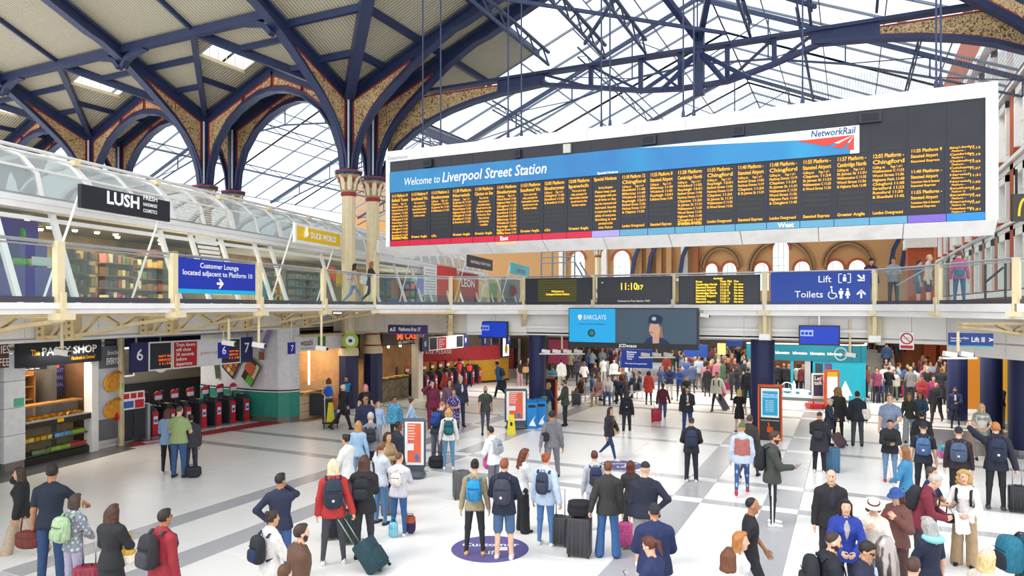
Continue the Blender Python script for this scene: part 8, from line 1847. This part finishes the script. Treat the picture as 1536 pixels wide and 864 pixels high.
for k,(x,yh,yf,fc,tc,bc,hr,d) in enumerate(mid):
    p('person in '+d if len(d.split()) < 14 else d, x,yh,yf,fc,('jacket','long','tee')[k%3],tc,('jeans','slim')[k%2],bc,hr,random.choice(['#2a1f1a','#4a3224','#1c1614','#7a5230']),random.choice([SKL,SKM,SKT]),BLK_,arms=('dd','bb','pp','ff')[k%4],fem=1 if hr in ('long','bob') else 0,legs=('stand','walk','stand')[k%3],group='people in the middle distance')
for k,(x,c,d) in enumerate(((1167,'#23262e','black jacket at the pod counter'),(1176,'#3a4a66','blue grey top inside the pod opening'),(1183,'#2b2a30','dark top inside the pod opening'),(1198,'#e0dcd8','white top seen through the pod'),(1205,'#8a3038','red top seen through the pod'))):
    p('person in '+d,x,0,0,(0,180,160,20,180)[k],'long',c,'jeans','#262a36',('short','long')[k%2],'#2a1f1a',SKM,BLK_,dep=depth(onY(x,460,37.6+.3*(k%2))),H=1.7,group='people at the pod')
# on the far stairs
for k,(x,yh,z,c,d) in enumerate(((1303,518,1.7,'#3a3a44','dark'),(1312,519,1.9,'#5a2a6a','purple'),(1322,523,1.5,'#dfe4ee','white'),(1337,521,1.7,'#6a4a30','brown'),(1330,533,.85,'#2f5a92','blue'),(1354,517,1.9,'#8fb0e0','pale blue'),(1348,527,1.4,'#2a2a38','black'))):
    p('person in %s top climbing the far staircase on the right'%d,x,0,0,0,'long',c,'jeans','#2a2c36',('short','long')[k%2],'#241a16',SKM,BLK_,dep=depth((onY(x,460,42+2*z).x,42+2*z,0)),H=1.7,zb=z,group='people on the far staircase')
# ---- seated row
rowp = [(872,570,604,-60,'#5a3020','#b98a5a','brown jacket'),(888,566,600,100,'#2f6fb0','#2a3a5a','blue top'),(898,568,607,-150,'#d89a98','#c9a08a','pink top and yellow shoes'),(913,563,606,-170,'#e6e6ea','#2f5f9a','white shirt and jeans'),(926,567,604,170,'#26304a','#22283a','navy jacket'),(938,568,603,-80,'#6a4456','#4a4c70','plum top'),(950,560,598,-120,'#23304e','#2a2e3c','dark blue top'),(960,563,597,-90,'#2a3a5e','#2b3038','navy top with phone'),(934,556,592,180,'#4a2a28','#3a2a2a','dark red top'),(946,549,588,170,'#8fb9e0','#3a3a44','sky blue shirt'),(930,551,588,160,'#e8e2dc','#4a4a52','cream top')]
bench_pts=[]
for k,(x,yh,yf,fc,tc,bc,d) in enumerate(rowp):
    o=p('seated traveller in %s on the waiting benches'%d,x,yh,yf,fc,'long',tc,'jeans',bc,('short','bob','long','short')[k%4],['#2a1f1a','#3a2a22','#6a4a30'][k%3],[SKL,SKM,SKT][k%3],'#e3c21f' if k == 2 else BLK_,legs='sit',arms='ll' if k%2 else 'bb',H=1.7,group='seated travellers',fem=k%2)
    bench_pts.append((o.location.copy(),o.rotation_euler.z))
for k,(l,rz) in enumerate(bench_pts):
    t=thing('waiting_seat','steel waiting seat under the traveller in %s'%rowp[k][6],'seat',l,rz,'waiting seats')
    obj('seat_pan', MB().box((-.24,-.28,.36),(.24,.2,.40)), STEEL, t); obj('backrest', MB().box((-.24,-.32,.42),(.24,-.28,.8)), STEEL, t)
    for sx in (-.2,.2): obj('leg', MB().bar((sx,-.1,0),(sx,-.1,.36),.04,.04), STEEL, t)
# ---- wheelchair
wl_=fl(1318,601); t=thing('wheelchair','black wheelchair carrying a person in a blue coat','wheelchair',wl_,TH-.5+math.pi); wc_=[M('wheel_black','#1d1d20',.5)]
p('person in blue coat sitting in the wheelchair',1318,564,603,172,'jacket','#27468a','jeans','#2a3656','ring','#d8d4d0',SKL,BLK_,legs='sit',arms='ll',H=1.68)
for sx in (-.3,.3):
    obj('wheel', MB().tube([(sx,-.05+.3*math.cos(a),.3+.3*math.sin(a)) for a in np.linspace(0,2*math.pi,24)],.018,6), wc_[0], t); obj('wheel_hub', MB().tube([(sx-.02,-.05,.3),(sx+.02,-.05,.3)],.04,8), STEEL, t)
obj('seat', MB().box((-.24,-.2,.40),(.24,.24,.44)), wc_[0], t); obj('backrest', MB().box((-.24,-.24,.44),(.24,-.2,.95)), wc_[0], t); obj('push_handle', MB().tube([(-.22,-.24,.95),(-.22,-.4,.95)],.015,6), wc_[0], t); obj('push_handle', MB().tube([(.22,-.24,.95),(.22,-.4,.95)],.015,6), wc_[0], t); obj('footrest', MB().box((-.2,.35,.08),(.2,.5,.1)), STEEL, t)
# ---- packed crowd far under the bridge
rc = random.Random(11); cn = [('black','#1c1c22'),('navy','#20294a'),('white','#e9e8e8'),('grey','#85878e'),('red','#b5302e'),('beige','#cdb99a'),('blue','#2f66b0'),('pink','#d98aa0'),('green','#3f6a48'),('brown','#5e4030'),('pale blue','#a9c3e0'),('maroon','#6a2434')]
hn = [('dark hair','#1e1715'),('brown hair','#4a3022'),('fair hair','#c39a62'),('grey hair','#b0acaa')]
bn = [('black','#23262e'),('blue','#2d3b5a'),('grey','#4a4a50'),('pale','#8a8272')]
zones = [(1045,1136,50,36.5,52),(1000,1045,22,38,51),(850,930,26,41,54),(1298,1430,20,37,46)]
seen = {}
for x0,x1,n,y0,y1 in zones:
    for k in range(n):
        for _ in range(60):
            x = rc.uniform(x0,x1); Y = rc.uniform(y0,y1); pt = onY(x,460,Y); cnm,c = rc.choice(cn); bnm,b2 = rc.choice(bn); hnm,hc_ = rc.choice(hn)
            if (x0,cnm,bnm,hnm) not in seen and all((v[3].xy-pt.xy).length > .5 for v in ANCH.values()): break
        seen[x0,cnm,bnm,hnm] = 1; fc = rc.choice([0,180,180,90,-90,20,160])
        if x0 == 1298 and x < 1352 and Y > 40: continue
        where = {1045:'packed crowd right of the advertising screen',1000:'below the right end of the advertising screen',850:'crowd left of the blue board',1298:'crowd before the timber wall'}[x0]
        p('distant person, %s, %s top, %s trousers, %s'%(hnm,cnm,bnm,where),key=(x0,k),x=x,yh=0,yf=0,face=fc,top=rc.choice(['jacket','long','tee']),topc=c,bottom=rc.choice(['jeans','slim']),botc=b2,hair=rc.choice(['short','short','long','bob']),hairc=hc_,skin=rc.choice([SKL,SKM,SKT]),shoec=BLK_,dep=depth(pt),H=rc.uniform(1.6,1.85),group='packed crowd '+{1045:'right of the screen',1000:'below the screen',850:'left of the blue board',1298:'before the timber wall'}[x0],arms=rc.choice(['dd','bb','pp']))
# ================================================================== bags and luggage
bo = backpack_on
bo('L3','pale green backpack on the woman with bobbed brown hair','#a9c29a','#9db68e',.34,.42,.2); bo('L5','black backpack with pale chevrons on the red fleece man','#2c2a30','#3c3a44',.33,.48,.2); bo('L7','black backpack on the woman in the white jacket','#23262c','#1d2b4c',.3,.42,.18)
bo('Q1','navy grey backpack with badge on the red jacket woman','#2a3446','#222a38',.33,.5,.2,badge='#c9ccd4'); bo('Q2','shiny black leather backpack on the long haired woman','#1d1f25','#23262e',.33,.36,.17); bo('Q3','small cream backpack with brown straps','#ece4da','#e2d8cc',.24,.28,.12); bo('Q6','dark strap backpack on the grey haired person','#2b2d36',None,.26,.34,.12); bo('Q7','blue backpack on the bending ginger man','#1f4690','#1b3a7a',.3,.4,.17); bo('Q8','teal backpack on the blonde woman','#17545a','#1d6268',.3,.42,.18); bo('Q9','dark backpack on the striding blue jacket man','#3a4650',None,.28,.4,.16)
bo('C1','bright blue backpack on the tan top woman','#1f8fc8','#2a78a8',.29,.40,.17); bo('C2','dark grey backpack with white logo on the denim shorts man','#3c3d4c','#35364a',.33,.44,.19,badge='#d8d8e0'); bo('C4','dark navy rucksack on the light blue shirt woman','#363d52',None,.26,.42,.14); bo('C6','pale grey rucksack on the white jacket person','#9a9da4',None,.28,.38,.16); bo('C8','navy rucksack on the grey hoodie person','#2c3452',None,.3,.42,.17); bo('C12','navy backpack on the black cap man','#2a3250','#222a44',.32,.46,.18); bo('C14','black backpack with white letters on the walking hoodie woman','#1d1c22',None,.3,.4,.16,badge='#e6e6ea')
bo('R2','black backpack with small green tag on the dark green jacket man','#20242a','#262b30',.31,.46,.18,badge='#3a9a5a'); bo('R4','black backpack on the green cap man','#22242c',None,.3,.42,.17); bo('R5','black backpack on the beige jacket man','#22242a',None,.3,.42,.17); bo('R6','black backpack on the man beside the blue suitcase','#1f2129','#2a2c36',.34,.48,.2); bo('R10','slate blue square backpack with white badge on the navy cap man','#4b6a92','#3f5a82',.32,.40,.13,badge='#efe9dc'); bo('R11','grey blue square backpack with red badge on the maroon top man','#4c5b76','#43506a',.34,.42,.14,badge='#e6c9b8'); bo('R12','navy backpack with white label on the pointing man','#232b44','#1d2438',.33,.46,.18,badge='#e0e2ea')
bo('F1','black backpack on the light curly haired woman','#202024',None,.32,.44,.18); bo('F4','black backpack on the bald bearded man','#23282e',None,.33,.46,.2); bo('F12','large teal and black travel rucksack at the right edge','#1f6a84','#20242c',.4,.5,.3); bo('B2','pale lilac backpack on the balcony walker','#c4b6c9',None,.26,.34,.14)
bo('F7','dark red shoulder backpack on the blue hat person','#a8262f',None,.24,.32,.12); bo('F8','black camera backpack on the maroon jacket man','#26262c',None,.36,.42,.24)
sc_ = suitcase
sc_('large black hard suitcase under a crumpled bag beside the charcoal jacket man',869,834,10,.44,.66,.28,'#35353b',0)
b_=handbag('holdall','crumpled black bag resting on the large suitcase',fl(869,834)+Vector((0,0,.72)),TH,.46,.3,.3,'#1d1d22'); 
sc_('black cabin suitcase with raised handle beside the light blue shirt woman',839,818,15,.35,.50,.23,'#3a3a40',.5); sc_('dark grey suitcase behind the tan top woman',692,748,-10,.40,.60,.26,'#57585c',0); sc_('blue ribbed suitcase beside the black jacket man',1247,708,-8,.42,.62,.27,'#3c6a8c',0); sc_('black cabin suitcase beside the pointing man',1527,768,-10,.36,.52,.24,'#22242a',.5)
sc_('dark green ribbed suitcase in front of the black leather backpack woman',527,815,0,.36,.52,.24,'#1f3a34',.0); sc_('black soft suitcase in front of the red jacket woman',497,808,0,.34,.50,.24,'#2b2d38',0,soft_=True); sc_('dark teal wheeled bag leaning on its handle behind the red jacket woman',572,858,-60,.40,.56,.30,'#1f3f48',.55,-38,soft_=True)
sc_('red suitcase pulled by the maroon jumper man',984,634,170,.36,.5,.24,'#b01f34',.35); sc_('large grey suitcase tilted behind the beige jacket man',1090,615,-100,.5,.62,.28,'#4c4c5a',.5,-30); sc_('black suitcase before the red jumper person',1343,597,180,.4,.55,.26,'#202024',.4); sc_('bright pink suitcase near the red jumper person',1357,596,180,.3,.5,.22,'#d8306a',0); sc_('pink and blue child suitcase beside the grey shorts man',938,822,0,.28,.42,.2,'#c2528a',0,soft_=True); sc_('maroon suitcase with steel handle at the lower left',131,905,20,.36,.52,.24,'#8f2438',.5)
sc_('crimson suitcase in the crowd beside the navy column',1135,612,0,.38,.5,.24,'#a81f34',0); sc_('dark slate suitcase standing at the benches',864,609,-20,.38,.52,.26,'#3f4650',.3); sc_('brown patterned wheeled bag tilted by the elderly man',1266,672,-70,.34,.46,.24,'#5a454c',.55,-35,soft_=True); sc_('hot pink small suitcase in the far crowd',1092,586,0,.34,.4,.2,'#d83070',0); sc_('red suitcase in the far crowd behind the grey one',1083,596,0,.3,.46,.2,'#a02838',0); sc_('grey suitcase half hidden by the jeans queue',583,772,0,.34,.5,.22,'#6a6c70',0)
hb = handbag
hb('leather_holdall','brown leather holdall carried by the navy polo man',anchor('L2',(-.32,.05,.52)),TH,.42,.3,.2,'#6a3028',.22); hb('tote_bag','tan straw tote on the walking dark haired woman',anchor('C13',(-.28,-.02,.78)),TH+.4,.42,.34,.12,'#d9bd8e',.25); hb('tote_bag','white tote bag on the navy jacket man',anchor('R8',(.24,-.02,.86)),TH-.4,.32,.36,.1,'#e6e0d0',.36); hb('rucksack','black rucksack lying on the floor by the green T-shirt man',fl(290,716),TH,.42,.3,.28,'#2a2b33',.06); hb('holdall','black duffel bag on the floor by the teal backpack woman',fl(655,702),TH,.5,.34,.28,'#26272f',.12)
hb('gift_bag','turquoise carrier bag among the queue feet',fl(590,806),TH,.2,.3,.12,'#7fc0d4',.1); hb('rucksack','purple and orange rucksack on the floor of the queue',fl(615,800),TH,.24,.36,.18,'#3a2450',.05,c2='#b0562e'); hb('shoulder_bag','yellow strapped cream bag on the leather jacket woman',anchor('L4',(.2,.1,.82)),TH,.26,.24,.1,'#e6dcc8',.25,c2='#c9a23a'); hb('crossbody_bag','small black crossbody bag on the grey hoodie man',anchor('C5',(-.16,-.14,1.0)),TH,.22,.24,.08,'#202026',.0); hb('shoulder_bag','small green bag on the navy jumper woman',anchor('C18',(.0,-.2,.98)),TH,.26,.16,.1,'#8f9a4a'); hb('carrier_bag','bright pink carrier bag held by the white jacket person',anchor('C6',(.12,.3,.62)),TH,.34,.5,.14,'#e05aa8',.1); hb('carrier_bag','pink and turquoise carrier bag beside the navy cap man',anchor('R10',(.4,.05,.95)),TH,.3,.32,.1,'#d878b0',.1,c2='#4ab0c0'); hb('straw_bag','tan woven bag of the pink trousers woman',anchor('Q10',(-.36,.1,.85)),TH,.46,.36,.18,'#c99a62',.2); hb('shoulder_bag','white bag on the upper balcony walker',anchor('B3',(-.16,-.2,.82)),TH,.4,.42,.16,'#eceae6'); hb('waist_bag','teal waist bag on the pink top woman on the balcony',anchor('B1',(0,-.2,.92)),TH,.34,.2,.14,'#1f6a86'); hb('shoulder_bag','navy shoulder bag of the sage dress woman',anchor('R13',(-.34,.05,.72)),TH,.26,.4,.14,'#22294a'); hb('camera_case','black camera case held by the light curly haired woman',anchor('F1',(.2,.24,.80)),TH,.2,.16,.14,'#202024',.2); hb('duffel_bag','dark duffel bag swinging from the striding blue jacket man',anchor('Q9',(-.4,-.15,.45)),TH,.5,.5,.2,'#2a3044',.1)
# phones and papers
def phone(key, side, label):
    w_=wrist(key,side); o,s,th,loc,R,piv,pts=ANCH[key]; f=Vector((-math.sin(th),math.cos(th),0)); t=thing('mobile_phone',label,'phone',w_+f*.11+Vector((0,0,.03)),th); obj('case', MB().rbox((0,0,0),(.075,.012,.15),.01), M('phone_black','#16171a',.3), t).rotation_euler=(-.7,0,0); sc2=obj('screen', MB().box((-.032,-.009,-.068),(.032,-.0065,.068)), emat('phone_screen','#bcd3ee',.5), t); sc2.rotation_euler=(-.7,0,0)
for k,sd,l in (('R2','R','phone in the hand of the dark green jacket man'),('C3','R','phone held by the auburn haired woman'),('R9','R','phone held by the black jacket man in light jeans'),('F9','R','phone held by the navy T-shirt person'),('C11','R','phone held by the brown ponytail woman'),('F5','R','phone held by the man in the navy suit')): phone(k,sd,l)
a_=anchor('F1',(0,.3,.88)); t=thing('papers','white sheaf of papers held by the light curly haired woman','papers',a_,TH+.3)
for k in range(3): o=obj('sheet', MB().box((-.14-.02*k,-.004-.008*k,-.2),(.14-.02*k,.0-.008*k,.14)), M('paper_white','#f0eff6',.6), t); o.rotation_euler=(-.25,.12*k,0)
# neck pillow, hat band
a_=anchor('F11',(0,-.06,1.47)); t=thing('neck_pillow','pale turquoise neck pillow on the grey haired woman','pillow',a_,ANCH['F11'][2]); obj('cushion', MB().tube([(.095*math.cos(q),.095*math.sin(q),0) for q in np.linspace(math.pi*.62,math.pi*2.38,16)],[.035]+[.045]*14+[.035],10), M('pillow_turq','#8fd4d8',.7), t, smooth=True); obj('clasp', MB().cbox((0,.1,0),(.06,.02,.03)), M('clasp_pink','#a8487a',.5), t)
o6=ANCH['F6'][0]
for ch in o6.children:
    if ch.name.startswith('hat'):
        hb_=obj('hat_band', MB().lathe([(.1,.066),(.104,.085),(.098,.1)],(0,-.005,0),20), M('band_red','#6a1f28',.6), ch, smooth=60); hb_.scale=(1,1.14,1)
# ================================================================== free-standing props on the concourse
def poster_stand(label, x, yf, x0, x1, y0, y1, face=0):
    c=fl(x,yf); d=depth(c); a=CAM+ray(x0,y0)*d; b=CAM+ray(x1,y1)*d; w=(b-a).dot(rt); t=thing('poster_stand',label,'poster stand',c,TH-math.atan((x-768)/FPX)-math.radians(face)); z0,z1=b.z,a.z
    GY=M('stand_slate','#4d5663',.4)
    obj('rubber_base', soft(w*1.15,.62,.2,3,taper=.35), GY, t, smooth=True); obj('base_neck', MB().box((-w*.42,-.05,.12),(w*.42,.05,z0+.05)), GY, t)
    obj('frame', MB().rbox((0,0,0),(w,z1-z0,.08),.08,4).xf(Matrix.Translation((0,0,(z0+z1)/2))@Matrix.Rotation(math.pi/2,4,'X')), GY, t); obj('white_sheet', MB().box((-w*.42,-.05,z0+.09),(w*.42,-.043,z1-.09)), M('sheet_white','#f2f1f2',.4), t)
    OR=M('poster_red_orange','#e8694a',.5,0,.1,4); hh=z1-z0
    obj('red_block', MB().box((-w*.3,-.054,z0+hh*.5),(w*.3,-.05,z1-hh*.1)), OR, t); obj('red_block', MB().box((-w*.3,-.054,z0+hh*.12),(w*.3,-.05,z0+hh*.36)), OR, t); obj('red_block', MB().box((-w*.02,-.054,z0+hh*.36),(w*.3,-.05,z0+hh*.5)), OR, t); obj('blue_print', MB().ell((w*.12,-.056,z0+hh*.22),(w*.1,.003,hh*.07)), M('print_blue','#4a7ab0',.5), t)
    for k in range(6): obj('text_line', MB().box((-w*.27,-.057,z1-hh*(.15+.055*k)),(w*(.05-.03*(k%3)),-.054,z1-hh*(.13+.055*k))), M('line_pale','#f6d8cc',.5), t)
poster_stand('slate framed poster stand with red and white poster left of centre',622,716,605,639,627,702,12)
poster_stand('slate framed poster stand with red and white poster by the blue bins',774,643,757,791,583,634,0)
# interactive kiosk
c=fl(1155,660); d=depth(c); t=thing('information_kiosk','tall orange framed information kiosk with cyan screen and orange hand','kiosk',c,TH-math.atan((1155-768)/FPX)); hgt=(660-578)/FPX*d; w=32/FPX*d
ORG=M('kiosk_orange','#d8541a',.4); 
obj('body', MB().box((-w/2,-.1,.0),(w/2,.2,hgt)), M('kiosk_black','#2a2627',.4), t)
for s_ in (-1,1): obj('orange_side', MB().box((s_*w/2-.03,-.13,0),(s_*w/2+.03,.2,hgt)), ORG, t)
obj('orange_top', MB().box((-w/2-.03,-.13,hgt-.05),(w/2+.03,.2,hgt+.02)), ORG, t)
obj('screen_frame', MB().box((-w*.4,-.12,hgt*.42),(w*.4,-.1,hgt*.95)), WHITE, t); obj('cyan_screen', MB().box((-w*.33,-.126,hgt*.46),(w*.33,-.12,hgt*.9)), emat('kiosk_cyan','#129ac4',.6), t)
ca,sa=math.cos(t.rotation_euler.z),math.sin(t.rotation_euler.z); kr=Vector((ca,sa,0)); kp=lambda u,v,z: c+kr*u+Vector((-sa,ca,0))*v+UP*z
text(t,'Welcome to',kp(0,-.128,hgt*.82),kr,.1,WTXT,'CENTER',.01); text(t,'Liverpool Street',kp(0,-.128,hgt*.785),kr,.08,WTXT,'CENTER',.01)
for k in range(7): text(t,'Platform information',kp(-w*.2,-.128,hgt*(.72-.032*k)),kr,.05,WTXT,'LEFT',.01,width=w*.36)
text(t,'Touch screen for information',kp(0,-.104,hgt*.36),kr,.05,WTXT,'CENTER',.01)
hd=MB().cone if False else MB(); hd.rbox((0,-.108,hgt*.2),(w*.26,.02,hgt*.1),.03); hd.bar((-.02,-.108,hgt*.24),(-.05,-.108,hgt*.33),.05,.02,(0,1,0)); hd.bar((.05,-.108,hgt*.23),(.09,-.108,hgt*.18),.05,.02,(0,1,0)); obj('hand_mark', hd, ORG, t)
# recycling bins at the column foot
for k,(x,yf,lab) in enumerate(((797,642,'bright blue recycling bin on the left of the navy bridge column'),(811,640,'bright blue recycling bin on the right of the navy bridge column'))):
    c=fl(x,yf); t=thing('recycling_bin',lab,'bin',c,TH+.1); BBL=M('bin_blue','#1286cf',.4,0,.05,3)
    obj('body', MB().rbox((0,0,.5),(.40,.4,1.0),.05), BBL, t); obj('lid', MB().rbox((0,0,1.03),(.42,.42,.06),.05), M('bin_blue_dark','#0f6fb4',.4), t); obj('slot', MB().box((-.13,-.206,.78),(.13,-.2,.88)), DARK, t); obj('white_decal', MB().prism([(-.12,-.206,.12),(.15,-.206,.1),(.05,-.206,.32),(.14,-.206,.5),(-.02,-.206,.3)],(0,.004,0)), WTXT, t)
c=fl(808,612); t=thing('advert_display','dark advert panel with orange edge behind the navy bridge column','panel',onY(815,600,27)); pc_=onY(816,600,27); obj('panel', MB().box((pc_.x-.1,27,.05),(pc_.x+.5,27.1,1.5)), M('kiosk_black','#2a2627',.4), t, True); obj('orange_edge', MB().box((pc_.x+.5,26.98,.05),(pc_.x+.56,27.12,1.56)).box((pc_.x-.1,26.98,1.5),(pc_.x+.56,27.12,1.56)), ORG, t, True); obj('foot', MB().box((pc_.x-.1,26.9,0),(pc_.x+.5,27.2,.05)), DARK, t, True)
# wet floor signs
def wet(label, at, rz, s=1.):
    t=thing('wet_floor_sign',label,'floor sign',at,rz); Y_=M('caution_yellow','#e8d51c',.45)
    for sg in (-1,1): obj('leaf', MB().prism([(-.15*s,sg*.16*s,0),(.15*s,sg*.16*s,0),(.09*s,sg*.02*s,.62*s),(-.09*s,sg*.02*s,.62*s)],(0,sg*.015,0)), Y_, t)
    obj('hinge', MB().tube([(-.08*s,0,.62*s),(.08*s,0,.62*s)],.02*s,8), Y_, t); obj('pictogram', MB().ell((0,-.11*s-.02,.34*s),(.04*s,.012,.07*s)), DARK, t)
wet('yellow wet floor sign standing before the poster stand near the bins',fl(767,650),TH,1.05)
# cleaner's trolley and wheelie bin
c=fl(496,640); t=thing('cleaning_trolley','black cleaning trolley with blue bags, yellow sign and mop','trolley',c,TH+.25); BD=M('trolley_black','#2b2b30',.5)
obj('tray', MB().rbox((0,0,.2),(.62,.95,.08),.08), BD, t); obj('refuse_frame', MB().rbox((-.1,.25,.62),(.4,.38,.8),.05), BD, t); obj('blue_sack', soft(.3,.3,.42,2.6), M('sack_blue','#1f66b8',.4), t, smooth=True).location=(.18,-.2,.24); obj('yellow_leaf', MB().prism([(-.16,-.42,.2),(.16,-.42,.2),(.08,-.36,.95),(-.08,-.36,.95)],(0,.03,0)), M('caution_yellow','#e8d51c',.45), t); obj('mop_pole', MB().tube([(-.2,-.3,.24),(-.22,-.25,1.25)],.015,6), WHITE, t); obj('broom_pole', MB().tube([(.05,.0,.24),(.06,.0,1.2)],.015,6), M('broom_red','#a8402e',.5), t); obj('handle', MB().tube([(-.25,.5,.2),(-.25,.5,1.0),(.25,.5,1.0),(.25,.5,.2)],.018,6), STEEL, t)
for sx in (-.24,.24):
    for sy in (-.38,.38): obj('castor', MB().tube([(sx-.02,sy,.06),(sx+.02,sy,.06)],.06,10), BD, t)
c=fl(476,626); t=thing('wheelie_bin','black two wheeled refuse bin beside the sushi counter','bin',c,TH); obj('body', MB().prism([(-.24,-.26,.12),(.24,-.26,.12),(.24,.26,.12),(-.24,.26,.12)],(0,0,.85)), BD, t); obj('lid', MB().rbox((0,0,1.0),(.56,.6,.06),.05), BD, t)
for sx in (-.22,.22): obj('wheel', MB().tube([(sx-.03,.2,.1),(sx+.03,.2,.1)],.1,12), DARK, t)
# floor roundels
def roundel(label, x, y, r, s1, s2):
    c=fl(x,y); t=thing('floor_roundel',label,'floor sticker',c,TH); VI=M('roundel_violet','#5d5590',.5)
    obj('disc', MB().lathe([(r,0.001),(r,.004)],n=40), VI, t); rr=Vector((CT,ST,0)); ff=Vector((-ST,CT,0))
    for k,st in enumerate((s1,s2)): text(t,st,c+ff*(.12-.42*k)+UP*.004,rr,.26,WTXT,'CENTER',.015,up=ff,lift=.002)
    obj('icon', MB().box((r*.15,-r*.15,.004),(r*.45,r*.1,.006)), WTXT, t)
roundel('violet round floor sticker reading Customer Lift by the denim shorts man',735,823,.72,'Customer','Lift')
roundel('violet round floor sticker far behind the charcoal jacket man',932,698,.62,'Customer','Lift')
# silver post in the right foreground
c=fl(1328,1010); t=thing('steel_post','broad polished steel post with rounded top at the bottom right','post',c); zt=CAMH-(803-460)/FPX*depth(c)
SP=M('polished_steel','#b5aca8',.18,.85,.12,5); obj('shaft', MB().lathe([(.17,0),(.165,zt-.5),(.15,zt-.3),(.115,zt-.12),(.06,zt-.02),(.01,zt)],n=24), SP, t, smooth=60); obj('collar', MB().lathe([(.19,0),(.19,.1),(.17,.12)],n=24), STEEL, t)
# security cameras on drop poles
def cctv(label, x, ytop, ycam, d, heads=1, ring=False):
    pt=CAM+ray(x,ycam)*d; zt=CAMH-(ytop-460)/FPX*d; t=thing('security_camera',label,'camera',(pt.x,pt.y,pt.z)); obj('drop_pole', MB().tube([(pt.x,pt.y,pt.z+.05),(pt.x,pt.y,zt)],.035,8), CREAMP, t, True)
    for k in range(heads):
        off=rt*((k-(heads-1)/2)*.42); q=pt+off; h_=obj('camera_head', MB().bar(q-rt*.16,q+rt*.16-UP*.05,.12,.13), M('cctv_white','#e6e3dc',.4), t, True); obj('lens', MB().ell(q+rt*.17-UP*.05,(.05,.05,.05)), DARK, h_, True)
    if heads>1: obj('tray_bar', MB().bar(pt-rt*(.22*heads)-UP*.12,pt+rt*(.22*heads)-UP*.12,.2,.05), M('cctv_white','#e6e3dc',.4), t, True)
    if ring: obj('dome_ring', MB().tube([pt-rt*.3+rt*(.2*math.cos(a))+UP*(.2*math.sin(a)) for a in np.linspace(0,2*math.pi,20)],.02,6), WHITE, t, True)
cctv('cream camera on a drop pole in front of the pasty sign',93,466,527,16.2); cctv('cream camera on a drop pole before the platform 6 plate',343,478,513,18.6); cctv('white camera on a drop pole before the sushi kiosk',388,474,516,18.8); cctv('cream camera on a drop pole before the white sushi sign',482,472,521,21.5)
cctv('row of four white cameras hanging left of the advertising screen',843,482,526,27.3,4); cctv('row of three pale round cameras hanging under the advertising screen',985,500,531,25.8,3); cctv('white camera with ring on a pole before the turquoise pod',1275,480,531,22.8,1,True); cctv('pair of white cameras on a cream pole below the Lift sign',1437,497,530,18.3,2); cctv('small white camera fixed on the bridge fascia right of the screen',1056,466,472,24.4)
